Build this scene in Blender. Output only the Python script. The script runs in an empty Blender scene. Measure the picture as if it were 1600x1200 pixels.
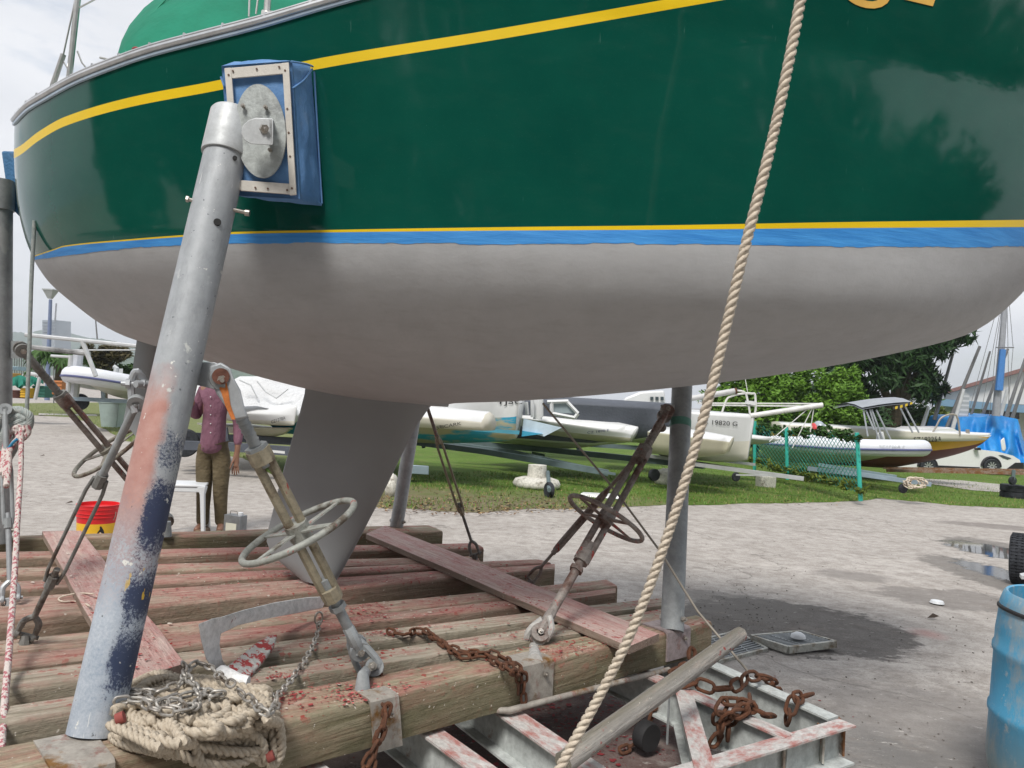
import bpy, bmesh, math, random
from mathutils import Vector, Matrix, noise
random.seed(7)
R = math.radians
SC = bpy.context.scene
COL = SC.collection
# ---------------- camera ----------------
F = 1200.0
CAMZ = 1.55
ROLL, PITCH = R(3.0), R(1.05)
cd = bpy.data.cameras.new('camera'); cam = bpy.data.objects.new('camera', cd); COL.objects.link(cam)
cd.sensor_width = 36; cd.lens = 36 * F / 1600; cd.clip_start = .05; cd.clip_end = 6000
MC = Matrix.Rotation(R(90) + PITCH, 4, 'X') @ Matrix.Rotation(ROLL, 4, 'Z')
cam.matrix_world = Matrix.Translation((0, 0, CAMZ)) @ MC
SC.camera = cam
CO = Vector((0, 0, CAMZ))
# ---------------- world, sun, exposure ----------------
SUN_EL, SUN_AZ = R(52), R(200)     # azimuth measured from +Y clockwise: the sun stands behind the camera
W = bpy.data.worlds.new('World'); SC.world = W; W.use_nodes = True
nt = W.node_tree; nt.nodes.clear(); N = nt.nodes.new; L = nt.links.new
sky = N('ShaderNodeTexSky'); sky.sky_type = 'NISHITA'; sky.sun_disc = False
sky.sun_elevation = SUN_EL; sky.sun_rotation = SUN_AZ; sky.air_density = 1.3; sky.dust_density = 2.5
tc = N('ShaderNodeTexCoord'); mp = N('ShaderNodeMapping'); mp.inputs['Scale'].default_value = (1, 1, 3.2); mp.inputs['Rotation'].default_value=(0,0,.6)
n1 = N('ShaderNodeTexNoise'); n1.inputs['Scale'].default_value = 2.1; n1.inputs['Detail'].default_value = 7; n1.inputs['Roughness'].default_value = .58
r1 = N('ShaderNodeValToRGB'); r1.color_ramp.elements[0].position = .30; r1.color_ramp.elements[1].position = .46
r2 = N('ShaderNodeValToRGB'); r2.color_ramp.elements[0].position = .35; r2.color_ramp.elements[1].position = .75
r2.color_ramp.elements[0].color = (5.0, 5.15, 5.5, 1); r2.color_ramp.elements[1].color = (6.3, 6.38, 6.6, 1)
n2 = N('ShaderNodeTexNoise'); n2.inputs['Scale'].default_value = 3.3; n2.inputs['Detail'].default_value = 6
mx = N('ShaderNodeMixRGB'); bg = N('ShaderNodeBackground'); bg.inputs['Strength'].default_value = .10
ow = N('ShaderNodeOutputWorld')
L(tc.outputs['Generated'], mp.inputs['Vector']); L(mp.outputs[0], n1.inputs['Vector']); L(mp.outputs[0], n2.inputs['Vector'])
L(n1.outputs['Fac'], r1.inputs['Fac']); L(n2.outputs['Fac'], r2.inputs['Fac'])
L(r1.outputs['Color'], mx.inputs['Fac']); L(sky.outputs[0], mx.inputs['Color1']); L(r2.outputs['Color'], mx.inputs['Color2'])
L(mx.outputs[0], bg.inputs['Color']); L(bg.outputs[0], ow.inputs['Surface'])
sl = bpy.data.lights.new('sun', 'SUN'); sl.energy = 2.1; sl.angle = R(16); sl.color = (1, .96, .9)
so = bpy.data.objects.new('sun', sl); COL.objects.link(so)
sd = Vector((math.sin(SUN_AZ) * math.cos(SUN_EL), math.cos(SUN_AZ) * math.cos(SUN_EL), math.sin(SUN_EL)))
so.rotation_euler = sd.to_track_quat('Z', 'Y').to_euler()
SC.view_settings.view_transform = 'Standard'; SC.view_settings.look = 'None'
SC.view_settings.exposure = 0.72; SC.view_settings.gamma = 1
SC.render.engine = 'CYCLES'
SC.cycles.use_denoising = True; SC.cycles.max_bounces = 6; SC.cycles.caustics_reflective = False; SC.cycles.caustics_refractive = False
# ---------------- placing: a pixel of the 1600x1200 photo to a point of the place ----------------
MR = MC.to_3x3()
def ray(px, py): return MR @ Vector(((px - 800) / F, (600 - py) / F, -1))
def P(px, py, d): return CO + ray(px, py) * d
def proj(p):
    q = MR.transposed() @ (p - CO); return (800 + F * q.x / -q.z, 600 - F * q.y / -q.z)
def gz(x): return -.021 * max(0, x)
def hit(px, py, a, b):      # meets the plane z = a + b x
    r = ray(px, py); t = (a - CAMZ) / (r.z - b * r.x); return CO + r * t
def G(px, py, up=0):
    p = hit(px, py, up, 0)
    return p if p.x <= 0 else hit(px, py, up, -.021)
DK = -.047
def D(px, py, off=0): return hit(px, py, .5 + off, DK)
def dz(x): return .5 + DK * x
# ---------------- mesh helpers ----------------
class MB:
    def __init__(s): s.v = []; s.f = []; s.m = []; s.cur = 0
    def add(s, vs, fs, m=None):
        o = len(s.v); s.v += [Vector(a) for a in vs]; s.f += [tuple(i + o for i in f) for f in fs]
        s.m += [s.cur if m is None else m] * len(fs); return s
    def prism(s, bot, top, m=None):
        n = len(bot); fs = [tuple(range(n))[::-1], tuple(range(n, 2 * n))] + [(i, (i + 1) % n, n + (i + 1) % n, n + i) for i in range(n)]
        return s.add(list(bot) + list(top), fs, m)
    def box(s, c, size, M=None, m=None):
        x, y, z = [a / 2 for a in size]; c = Vector(c)
        vs = [Vector((i * x, j * y, k * z)) for k in (-1, 1) for i, j in ((-1, -1), (1, -1), (1, 1), (-1, 1))]
        vs = [c + (M @ v if M else v) for v in vs]
        return s.prism(vs[:4], vs[4:], m)
    def tube(s, pts, r, n=10, cap=True, m=None, closed=False, flat=None):
        pts = [Vector(p) for p in pts]; k = len(pts); rs = r if isinstance(r, (list, tuple)) else [r] * k
        ref = None; vs = []
        for i, p in enumerate(pts):
            if closed: t = pts[(i + 1) % k] - pts[i - 1]
            else: t = pts[min(i + 1, k - 1)] - pts[max(i - 1, 0)]
            if t.length < 1e-9: t = Vector((0, 0, 1))
            t.normalize()
            if ref is None:
                ref = t.orthogonal().normalized()
                if flat is not None: ref = Vector(flat)
            ref = (ref - t * ref.dot(t))
            if ref.length < 1e-6: ref = t.orthogonal()
            ref.normalize(); b = t.cross(ref)
            for j in range(n):
                a = 2 * math.pi * (j + .5) / n; vs.append(p + (ref * math.cos(a) + b * math.sin(a)) * rs[i])
        fs = []
        for i in range(k if closed else k - 1):
            i2 = (i + 1) % k
            for j in range(n): fs.append((i * n + j, i * n + (j + 1) % n, i2 * n + (j + 1) % n, i2 * n + j))
        if cap and not closed: fs += [tuple(range(n))[::-1], tuple(range((k - 1) * n, k * n))]
        return s.add(vs, fs, m)
    def strand(s, pts, r, pitch=6, n=3, m=None, lumps=.3):   # laid rope: strands twist round the line of pts
        pts = [Vector(p) for p in pts]; step = r * pitch / (2.2 * n); q = [pts[0]]
        for i in range(1, len(pts)):
            m_ = max(1, int(math.ceil((pts[i] - pts[i-1]).length / step)))
            for j in range(1, m_ + 1): q.append(pts[i-1].lerp(pts[i], j / m_))
        pts = q; k = len(pts); vs = []; ref = None; nn = n * 4; dist = 0
        for i, p in enumerate(pts):
            p = Vector(p); t = (Vector(pts[min(i + 1, k - 1)]) - Vector(pts[max(i - 1, 0)])).normalized()
            if i: dist += (p - Vector(pts[i - 1])).length
            if ref is None: ref = t.orthogonal().normalized()
            ref = (ref - t * ref.dot(t)).normalized(); b = t.cross(ref); tw = dist / (r * pitch) * 2 * math.pi
            for j in range(nn):
                a = 2 * math.pi * j / nn
                rr = r * (1 - lumps + lumps * abs(math.cos(n * a / 2)) ** .6)
                vs.append(p + (ref * math.cos(a + tw) + b * math.sin(a + tw)) * rr)
        fs = [(i * nn + j, i * nn + (j + 1) % nn, (i + 1) * nn + (j + 1) % nn, (i + 1) * nn + j) for i in range(k - 1) for j in range(nn)]
        fs += [tuple(range(nn))[::-1], tuple(range((k - 1) * nn, k * nn))]
        return s.add(vs, fs, m)
    def lathe(s, prof, n=20, M=None, m=None, c=(0, 0, 0)):
        vs = []; c = Vector(c)
        for r, z in prof:
            for j in range(n):
                a = 2 * math.pi * j / n; v = Vector((r * math.cos(a), r * math.sin(a), z)); vs.append(c + (M @ v if M else v))
        k = len(prof); fs = [(i * n + j, i * n + (j + 1) % n, (i + 1) * n + (j + 1) % n, (i + 1) * n + j) for i in range(k - 1) for j in range(n)]
        if prof[0][0] > 1e-5: fs.append(tuple(range(n))[::-1])
        if prof[-1][0] > 1e-5: fs.append(tuple(range((k - 1) * n, k * n)))
        return s.add(vs, fs, m)
    def grid(s, rows, m=None, closed=False):
        h = len(rows); w = len(rows[0]); vs = [p for r in rows for p in r]
        fs = [(i * w + j, i * w + (j + 1) % w, (i + 1) * w + (j + 1) % w, (i + 1) * w + j) for i in range(h - 1) for j in range(w if closed else w - 1)]
        return s.add(vs, fs, m)
    def build(s, name, mats, parent=None, origin=None, smooth=None, bevel=0, frame=None):
        if not isinstance(mats, (list, tuple)): mats = [mats]
        me = bpy.data.meshes.new(name)
        base = frame if frame is not None else (Matrix.Translation(Vector(origin)) if origin is not None else Matrix.Identity(4))
        inv = base.inverted()
        me.from_pydata([tuple(inv @ v) for v in s.v], [], s.f)
        for mt in mats: me.materials.append(mt)
        if len(mats) > 1: me.polygons.foreach_set('material_index', s.m)
        me.validate()
        bm = bmesh.new(); bm.from_mesh(me); bmesh.ops.recalc_face_normals(bm, faces=bm.faces)
        ang = R(38) if smooth is None else R(smooth)
        for e in bm.edges:
            e.smooth = not (len(e.link_faces) == 2 and e.calc_face_angle(0) > ang)
        for f in bm.faces: f.smooth = True
        bm.to_mesh(me); bm.free()
        o = bpy.data.objects.new(name, me); COL.objects.link(o); o.matrix_world = base
        if parent is not None:
            o.parent = parent; o.matrix_parent_inverse = Matrix.Identity(4)
            o.matrix_basis = parent.matrix_world.inverted() @ base
            o.matrix_world = base
        if bevel:
            b = o.modifiers.new('bevel', 'BEVEL'); b.width = bevel; b.segments = 2; b.limit_method = 'ANGLE'; b.angle_limit = R(40); b.harden_normals = False
        return o
def tag(o, label=None, cat=None, group=None, kind=None):
    if label: o['label'] = label
    if cat: o['category'] = cat
    if group: o['group'] = group
    if kind: o['kind'] = kind
    return o
def thing(name, label, cat, loc=(0, 0, 0), group=None):
    o = bpy.data.objects.new(name, None); COL.objects.link(o); o.empty_display_size = .1
    o.matrix_world = Matrix.Translation(Vector(loc)); return tag(o, label, cat, group)
def frame_z(o, zdir, xhint=(1, 0, 0)):
    z = Vector(zdir).normalized(); x = Vector(xhint); x = (x - z * x.dot(z)).normalized(); y = z.cross(x)
    M = Matrix((x, y, z)).transposed().to_4x4(); M.translation = Vector(o); return M
def lerp(a, b, t): return a + (b - a) * t
def curve(pts, x):
    if x <= pts[0][0]: i = 0
    elif x >= pts[-1][0]: i = len(pts) - 2
    else:
        i = max(j for j in range(len(pts) - 1) if pts[j][0] <= x)
    (x0, y0), (x1, y1) = pts[i], pts[i + 1]; return y0 + (y1 - y0) * (x - x0) / (x1 - x0)
def scurve(pts, x):     # Catmull-Rom / Hermite on uneven knots
    n = len(pts)
    if x <= pts[0][0] or x >= pts[-1][0]: return curve(pts, x)
    i = max(j for j in range(n - 1) if pts[j][0] <= x)
    def sl(j):
        if j <= 0: return (pts[1][1] - pts[0][1]) / (pts[1][0] - pts[0][0])
        if j >= n - 1: return (pts[-1][1] - pts[-2][1]) / (pts[-1][0] - pts[-2][0])
        a = (pts[j][1] - pts[j-1][1]) / (pts[j][0] - pts[j-1][0]); b = (pts[j+1][1] - pts[j][1]) / (pts[j+1][0] - pts[j][0])
        if a * b <= 0: return 0 if abs(a*b) > 0 else (a+b)/2*0
        return 2 * a * b / (a + b)
    x0, y0 = pts[i]; x1, y1 = pts[i + 1]; h = x1 - x0; t = (x - x0) / h
    return (2*t**3 - 3*t*t + 1)*y0 + (t**3 - 2*t*t + t)*h*sl(i) + (-2*t**3 + 3*t*t)*y1 + (t**3 - t*t)*h*sl(i+1)
def smoothpath(pts, sub=6):
    pts = [Vector(p) for p in pts]; out = []
    for i in range(len(pts) - 1):
        p0 = pts[max(i-1, 0)]; p1 = pts[i]; p2 = pts[i+1]; p3 = pts[min(i+2, len(pts)-1)]
        for k in range(sub):
            t = k / sub
            out.append(.5 * ((2*p1) + (-p0 + p2)*t + (2*p0 - 5*p1 + 4*p2 - p3)*t*t + (-p0 + 3*p1 - 3*p2 + p3)*t**3))
    out.append(pts[-1]); return out
# ---------------- materials ----------------
class MT:
    def __init__(s, name, rough=.6, metal=0, spec=.5, coat=0):
        s.m = bpy.data.materials.new(name); s.m.use_nodes = True; s.t = s.m.node_tree
        s.b = s.t.nodes['Principled BSDF']; s.b.inputs['Roughness'].default_value = rough; s.b.inputs['Metallic'].default_value = metal
        s.b.inputs['Specular IOR Level'].default_value = spec; s.b.inputs['Coat Weight'].default_value = coat
        s.tc = s.n('ShaderNodeTexCoord'); s.vec = s.tc.outputs['Object']
    def n(s, k): return s.t.nodes.new(k)
    def l(s, a, b): s.t.links.new(a, b)
    def map(s, scale=(1, 1, 1), rot=(0, 0, 0), src=None):
        m = s.n('ShaderNodeMapping'); m.inputs['Scale'].default_value = scale; m.inputs['Rotation'].default_value = rot
        s.l(src or s.vec, m.inputs['Vector']); return m.outputs[0]
    def noise(s, scale, detail=5, rough=.6, vec=None, dist=0):
        m = s.n('ShaderNodeTexNoise'); m.inputs['Scale'].default_value = scale; m.inputs['Detail'].default_value = detail
        m.inputs['Roughness'].default_value = rough; m.inputs['Distortion'].default_value = dist; s.l(vec or s.vec, m.inputs['Vector']); return m.outputs['Fac']
    def ramp(s, fac, a, b, ca=(0, 0, 0), cb=(1, 1, 1)):
        m = s.n('ShaderNodeValToRGB'); e = m.color_ramp.elements; e[0].position = a; e[1].position = b
        e[0].color = (*ca, 1); e[1].color = (*cb, 1); s.l(fac, m.inputs['Fac']); return m.outputs['Color']
    def mix(s, fac, a, b, mode='MIX'):
        m = s.n('ShaderNodeMixRGB'); m.blend_type = mode
        for k, v in (('Fac', fac), ('Color1', a), ('Color2', b)):
            if hasattr(v, 'links'): s.l(v, m.inputs[k])
            elif k == 'Fac': m.inputs[k].default_value = v
            else: m.inputs[k].default_value = (*v, 1)
        return m.outputs[0]
    def math(s, op, a, b=0, clamp=False):
        m = s.n('ShaderNodeMath'); m.operation = op; m.use_clamp = clamp
        for i, v in enumerate((a, b)):
            if hasattr(v, 'links'): s.l(v, m.inputs[i])
            else: m.inputs[i].default_value = v
        return m.outputs[0]
    def sep(s, src=None):
        m = s.n('ShaderNodeSeparateXYZ'); s.l(src or s.vec, m.inputs[0]); return m.outputs
    def col(s, c):
        if hasattr(c, 'links'): s.l(c, s.b.inputs['Base Color'])
        else: s.b.inputs['Base Color'].default_value = (*c, 1)
        return s
    def rough(s, c): s.l(c, s.b.inputs['Roughness']); return s
    def bump(s, h, dist=.002, strength=1):
        m = s.n('ShaderNodeBump'); m.inputs['Distance'].default_value = dist; m.inputs['Strength'].default_value = strength
        s.l(h, m.inputs['Height']); s.l(m.outputs[0], s.b.inputs['Normal']); return s
_cache = {}
def paint(name, c, rough=.5, metal=0, var=.12, scale=6, bump=0, c2=None, lo=.45, hi=.6, spec=.5):
    if name in _cache: return _cache[name]
    m = MT(name, rough, metal, spec); n = m.noise(scale, 6)
    a = tuple(x * (1 - var) for x in c); b = tuple(min(1, x * (1 + var)) for x in c)
    col = m.ramp(n, .3, .7, a, b)
    if c2 is not None:
        n2 = m.noise(scale * 2.7, 8, .65); col = m.mix(m.ramp(n2, lo, hi), col, c2)
    m.col(col)
    if bump: m.bump(m.noise(scale * 8, 4), bump)
    _cache[name] = m.m; return m.m
# ---------------- material library ----------------
def wood_mat(name, base, dark, red, lo, hi, green=.25, seed=0):
    m = MT(name, .85, 0, .25); v = m.map((1, 16, 16)); v0 = m.map((1, 1, 1))
    off = m.n('ShaderNodeVectorMath'); off.operation = 'ADD'; off.inputs[1].default_value = (seed * 3.1, seed * 1.7, seed); m.l(v, off.inputs[0]); v = off.outputs[0]
    off2 = m.n('ShaderNodeVectorMath'); off2.operation = 'ADD'; off2.inputs[1].default_value = (seed * 5.1, seed, seed); m.l(v0, off2.inputs[0]); v0 = off2.outputs[0]
    g = m.noise(3.2, 8, .7, v, .6); g2 = m.noise(12, 6, .7, v)
    c = m.ramp(g, .32, .68, dark, base)
    c = m.mix(m.math('MULTIPLY', m.ramp(g2, .5, .75), .35), c, tuple(x * .35 for x in dark))
    # side faces darkened evenly for the shaded gaps, plus patchy algae: read the shape's own normal
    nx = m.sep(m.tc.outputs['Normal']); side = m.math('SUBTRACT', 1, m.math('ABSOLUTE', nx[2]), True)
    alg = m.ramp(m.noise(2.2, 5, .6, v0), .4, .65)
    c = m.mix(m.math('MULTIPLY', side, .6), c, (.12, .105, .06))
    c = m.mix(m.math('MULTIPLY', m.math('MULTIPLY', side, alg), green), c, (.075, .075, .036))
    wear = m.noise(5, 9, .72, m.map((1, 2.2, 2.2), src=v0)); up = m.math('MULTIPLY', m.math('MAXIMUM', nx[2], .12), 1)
    along = m.n('ShaderNodeMapRange'); along.inputs['From Min'].default_value = .2; along.inputs['From Max'].default_value = 1.5; along.inputs['To Min'].default_value = .45 if seed != 9 else 1; m.l(m.math('ADD', m.sep()[0], m.math('MULTIPLY', wear, .8)), along.inputs['Value'])
    rd = m.math('MULTIPLY', m.math('MULTIPLY', m.ramp(wear, lo, hi), up, True), along.outputs[0])
    c = m.mix(m.math('MULTIPLY', rd, .72), c, red)
    fg = m.noise(30, 6, .75, m.map((.45, 1.6, 1.6), src=v0)); c = m.mix(m.math('MULTIPLY', m.math('MULTIPLY', m.ramp(fg, .54, .62), rd), .8), c, (.24, .045, .04))
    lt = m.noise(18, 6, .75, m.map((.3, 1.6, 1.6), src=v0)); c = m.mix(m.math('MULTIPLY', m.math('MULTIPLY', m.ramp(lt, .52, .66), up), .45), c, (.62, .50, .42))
    sp = m.noise(5, 7, .7, m.map((.35, 7, 7), src=v0)); c = m.mix(m.math('MULTIPLY', m.ramp(sp, .66, .70), .85), c, (.035, .025, .018))
    fl = m.noise(38, 3, .5, v0); gate = m.ramp(m.noise(2.6, 3, .5, v0), .5, .62)
    c = m.mix(m.math('MULTIPLY', m.math('MULTIPLY', m.ramp(fl, .6, .64), gate), up), c, (.33, .035, .03))
    wh = m.ramp(m.noise(55, 2, .5, v0), .715, .73); c = m.mix(m.math('MULTIPLY', wh, .8), c, (.6, .55, .48))
    vo = m.n('ShaderNodeTexVoronoi'); vo.inputs['Scale'].default_value = 1.6; m.l(m.map((1.2, 14, 14), src=v0), vo.inputs['Vector'])
    ck = m.ramp(vo.outputs['Distance'], .0, .05, (1, 1, 1), (0, 0, 0)); c = m.mix(m.math('MULTIPLY', ck, .8), c, (.02, .015, .01))
    m.col(c); h = m.math('ADD', g, m.math('MULTIPLY', m.math('ADD', fl, wear), .6)); m.bump(h, .012, .9); return m.m
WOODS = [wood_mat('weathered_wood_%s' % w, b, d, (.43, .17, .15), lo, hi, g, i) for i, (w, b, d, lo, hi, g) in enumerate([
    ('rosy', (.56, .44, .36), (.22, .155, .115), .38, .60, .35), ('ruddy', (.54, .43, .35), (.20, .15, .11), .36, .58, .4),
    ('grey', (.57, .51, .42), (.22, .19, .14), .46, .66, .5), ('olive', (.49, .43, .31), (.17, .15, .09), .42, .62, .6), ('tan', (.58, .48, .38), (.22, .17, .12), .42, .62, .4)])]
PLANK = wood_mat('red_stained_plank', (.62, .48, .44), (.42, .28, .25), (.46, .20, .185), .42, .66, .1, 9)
def galv(name, c=(.42, .44, .46), rough=.5, metal=.35, spots=.5):
    m = MT(name, rough, metal); n = m.noise(9, 8, .7); n2 = m.noise(60, 4, .7)
    col = m.ramp(n, .3, .7, tuple(x * .72 for x in c), tuple(min(1, x * 1.18) for x in c))
    col = m.mix(m.math('MULTIPLY', m.ramp(n2, .4, .7), .3), col, tuple(x * .6 for x in c))
    sc = m.noise(14, 3, .5, m.map((1, 1, .25))); col = m.mix(m.math('MULTIPLY', m.ramp(sc, .62, .66), spots), col, (.6, .6, .58))
    rs = m.noise(5, 6, .7); col = m.mix(m.math('MULTIPLY', m.ramp(rs, .66, .74), .5), col, (.18, .09, .05))
    m.col(col); m.bump(n2, .001, .5); m.rough(m.ramp(n, .3, .7, (rough + .12,) * 3, (rough - .08,) * 3)); return m.m
GALV = galv('galvanised_steel'); GALV2 = galv('dull_galvanised_steel', (.33, .35, .36), .6, .25, .3); GALVL = galv('pale_galvanised_steel', (.52, .54, .55), .5, .2, .3)
def rusty(name, base, rust, lo=.4, hi=.55, red=None, rlo=.6, rhi=.64, metal=.2, rough=.7, scale=8):
    m = MT(name, rough, metal); n = m.noise(scale, 9, .7); n2 = m.noise(scale * 5, 5, .7)
    c = m.ramp(n2, .3, .7, tuple(x * .7 for x in base), tuple(min(1, x * 1.2) for x in base))
    c = m.mix(m.ramp(n, lo, hi), c, m.ramp(n2, .3, .7, tuple(x * .55 for x in rust), rust))
    if red:
        r = m.noise(scale * 1.9, 7, .7, m.map((1.3, 1.3, .6))); c = m.mix(m.ramp(r, rlo, rhi), c, red)
    m.col(c); m.bump(n2, .0025, .8); return m.m
RUST = rusty('deep_rust', (.10, .05, .032), (.16, .062, .03), .35, .6, metal=.1, rough=.9, scale=14)
BRACE = rusty('worn_brace_steel', (.27, .26, .22), (.13, .08, .055), .47, .62, (.28, .045, .04), .63, .68)
BRACER = rusty('red_flecked_brace_steel', (.30, .27, .25), (.17, .095, .075), .46, .62, (.36, .06, .05), .60, .65)
BRACET = rusty('tan_grey_brace_steel', (.33, .29, .21), (.16, .11, .07), .52, .66, (.32, .05, .04), .66, .7)
WHEELG = rusty('pale_hand_wheel_paint', (.34, .35, .32), (.15, .12, .09), .52, .64, (.36, .07, .06), .60, .64)
RODM = rusty('dark_rod_steel', (.22, .22, .21), (.12, .08, .06), .5, .66)
BOLT = paint('bolt_steel', (.45, .42, .38), .35, .8, .2, 40)
SHOE = rusty('stained_shoe_plate', (.38, .35, .31), (.26, .13, .035), .53, .63, (.26, .12, .10), .56, .68, scale=6)
FRAMEW = rusty('peeling_pale_frame_paint', (.50, .53, .52), (.22, .09, .04), .60, .68, None, scale=5, metal=0)
FRAMER = rusty('red_dusted_flange', (.55, .53, .51), (.22, .10, .06), .64, .70, (.40, .17, .15), .46, .62, scale=7, metal=0)
def rope_mat(name, c, d): 
    m = MT(name, .9, 0, .2); n = m.noise(70, 5, .7); m.col(m.ramp(n, .3, .7, d, c)); m.bump(n, .002, .8); return m.m
ROPE = rope_mat('cream_laid_rope', (.74, .66, .55), (.48, .41, .33)); ROPED = rope_mat('dusty_laid_rope', (.60, .53, .43), (.36, .30, .23)); ROPEG = rope_mat('grey_line', (.5, .5, .48), (.33, .33, .32))
def red_rope():
    m = MT('red_flecked_white_rope', .9, 0, .2); w = m.n('ShaderNodeTexVoronoi'); w.inputs['Scale'].default_value = 150; m.l(m.map((1, 1, .45)), w.inputs['Vector'])
    s = m.sep(w.outputs['Color']); m.col(m.mix(m.ramp(s[0], .68, .70), (.62, .55, .52), (.44, .17, .19))); m.bump(w.outputs['Distance'], .003); return m.m
REDROPE = red_rope()
# ---------------- the yacht ----------------
S0 = P(85, 397, 4.15); E0 = P(1660, 392, 3.55)
AX = Vector((E0.x - S0.x, E0.y - S0.y, 0)).normalized(); NY = Vector((AX.y, -AX.x, 0))   # NY points to the camera's side
ORG = Vector((S0.x, S0.y, 0))
def cl(px, py):     # pixel onto the centreline plane -> (s, z)
    r = ray(px, py); t = (ORG - CO).dot(NY) / r.dot(NY); p = CO + r * t; return ((p - ORG).dot(AX), p.z)
st_prof = [cl(*q) for q in [(670, 633), (560, 622), (440, 596), (330, 563), (215, 527), (160, 490), (118, 450), (93, 397), (84, 340), (84, 285), (89, 232), (97, 190), (108, 150)]]
bw_prof = [cl(*q) for q in [(700, 632), (800, 627), (900, 620), (1050, 606), (1200, 588), (1390, 554), (1510, 522), (1570, 480), (1625, 420), (1690, 320), (1760, 150), (1830, -50), (1900, -250)]]
ZMIN = min(st_prof[0][1], bw_prof[0][1]) - .004
stz = [(ZMIN, st_prof[0][0])] + [(z, s) for s, z in st_prof]; bwz = [(ZMIN, bw_prof[0][0])] + [(z, s) for s, z in bw_prof]
def mono(l):
    o = [l[0]]
    for z, s in l[1:]:
        if z > o[-1][0] + .002: o.append((z, s))
    return o
stz = mono(stz); bwz = mono(bwz)
ZW = 2.16
def hullP(z, t, side=1, off=0):
    a = scurve(stz, z); b = scurve(bwz, z)
    if z < ZW: B = 1.16 * (1 - ((ZW - z) / (ZW - ZMIN)) ** 2.1) ** .56 if z > ZMIN else 0
    else: B = 1.16 + .07 * min(1, (z - ZW) / .8)
    k = min(1, max(0, (z - 1.9) / 1.0)); ps = .50; pb = lerp(.55, .8, k); tm = ps / (ps + pb)
    f = (t ** ps * (1 - t) ** pb) / (tm ** ps * (1 - tm) ** pb) if 0 < t < 1 else 0
    s = lerp(a, b, t)
    return ORG + AX * s + NY * side * (B * f + off) + Vector((0, 0, z))
YEL_C = [(14, 244), (30, 236), (60, 213), (101, 190), (202, 160), (337, 134), (506, 98), (780, 53), (1060, 4), (1600, -92), (2000, -165)]
def ycurve(dx): return lambda x: scurve(YEL_C, x) + dx * (7.0 + min(1, max(0, x / 500)) * 1.3)
SHEER = [(10, 205), (20, 195), (44, 170), (67, 156), (118, 128), (175, 105), (236, 84), (304, 66), (405, 40), (500, 12), (620, -22), (800, -75), (1600, -320), (2000, -430)]
BOOT_T = [(85, 389), (100, 384), (200, 374), (290, 367), (364, 362.5), (500, 359.5), (780, 355), (1040, 352), (1320, 347), (1600, 343.5), (2000, 338)]
BOOT_B = [(85, 391), (100, 386), (200, 376.5), (290, 370), (364, 366), (500, 363.5), (780, 360.5), (1040, 359), (1320, 356.5), (1600, 355), (2000, 354)]
TAPE_B = [(85, 402), (100, 400), (200, 388), (290, 383), (364, 380), (500, 379), (780, 381.5), (1040, 381), (1320, 385), (1600, 386), (2000, 388)]
random.seed(3)
NC = 420
ts = [min(.99999, max(.00001, (1 - math.cos(math.pi * (i / NC) ** .92)) / 2)) for i in range(NC + 1)]
def solve(t, f):
    lo, hi = ZMIN + .01, 3.6
    for _ in range(26):
        m = (lo + hi) / 2; q = proj(hullP(m, t))
        if q[1] > f(q[0]): lo = m
        else: hi = m
    return (lo + hi) / 2
jit = [random.uniform(-1.2, 1.2) for _ in range(NC + 2)]
def tapeb(x, i): return scurve(TAPE_B, x) + (jit[i // 9] * .9 + jit[i // 3] * .5 + jit[i] * .45) * (1 if x > 150 else .3)
bands = []
for i, t in enumerate(ts):
    zs = [solve(t, lambda x: scurve(SHEER, x)), solve(t, ycurve(-1)), solve(t, ycurve(1)), solve(t, lambda x: scurve(BOOT_T, x)), solve(t, lambda x: scurve(BOOT_B, x)), solve(t, lambda x: tapeb(x, i))]
    for j in range(1, 6): zs[j] = min(zs[j], zs[j-1] - .002)
    bands.append(zs)
SPLIT = [6, 2, 22, 1, 2, 44]
yacht = thing('sailing_yacht', 'dark green sailing yacht with grey primed underbody and yellow stripe, propped on the timber cradle', 'sailing yacht', ORG + AX * 2.4 + Vector((0, 0, .5)))
def band_mesh(mb, k0, k1, off=0, sub=None, m=None):
    for side in (1, -1):
        rows = []
        n = sub or SPLIT[k0]
        for r in range(n + 1):
            row = []
            for i, t in enumerate(ts):
                za = bands[i][k0]; zb = bands[i][k0 + 1] if k0 < 5 else ZMIN
                u = r / n
                if k0 == 5: u = math.sin(u * math.pi / 2) ** 1.0
                row.append(hullP(lerp(za, zb, u), t, side, off))
            rows.append(row)
        mb.grid(rows, m)
hm = MB()
for k, mi in ((0, 0), (1, 1), (2, 0), (3, 1), (4, 2), (5, 2)): band_mesh(hm, k, k + 1, m=mi)
g = MT('gloss_green_topside', .11, 0, .42, 0); g.b.inputs['Coat Roughness'].default_value = .03
nn = g.noise(3, 5, .6); c = g.ramp(nn, .3, .7, (.003, .062, .045), (.005, .078, .055))
sp = g.noise(420, 2, .5); c = g.mix(g.math('MULTIPLY', g.ramp(sp, .70, .74), .35), c, (.12, .28, .24))
dst = g.noise(14, 7, .75, g.map((.5, 1, 1.6))); c = g.mix(g.math('MULTIPLY', g.ramp(dst, .5, .8), .06), c, (.10, .16, .13)); scr = g.noise(40, 3, .6, g.map((1, 1, .12))); c = g.mix(g.math('MULTIPLY', g.ramp(scr, .73, .76), .25), c, (.14, .28, .24)); g.rough(g.ramp(dst, .3, .8, (.045, .045, .045), (.11, .11, .11)))
g.col(c); g.bump(g.math('ADD', g.math('MULTIPLY', g.noise(2.3, 2, .4, g.map((1, 1, .6))), 1.3), g.math('MULTIPLY', g.noise(240, 2, .5), .004)), .010, .35)
GREEN = g.m
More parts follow.
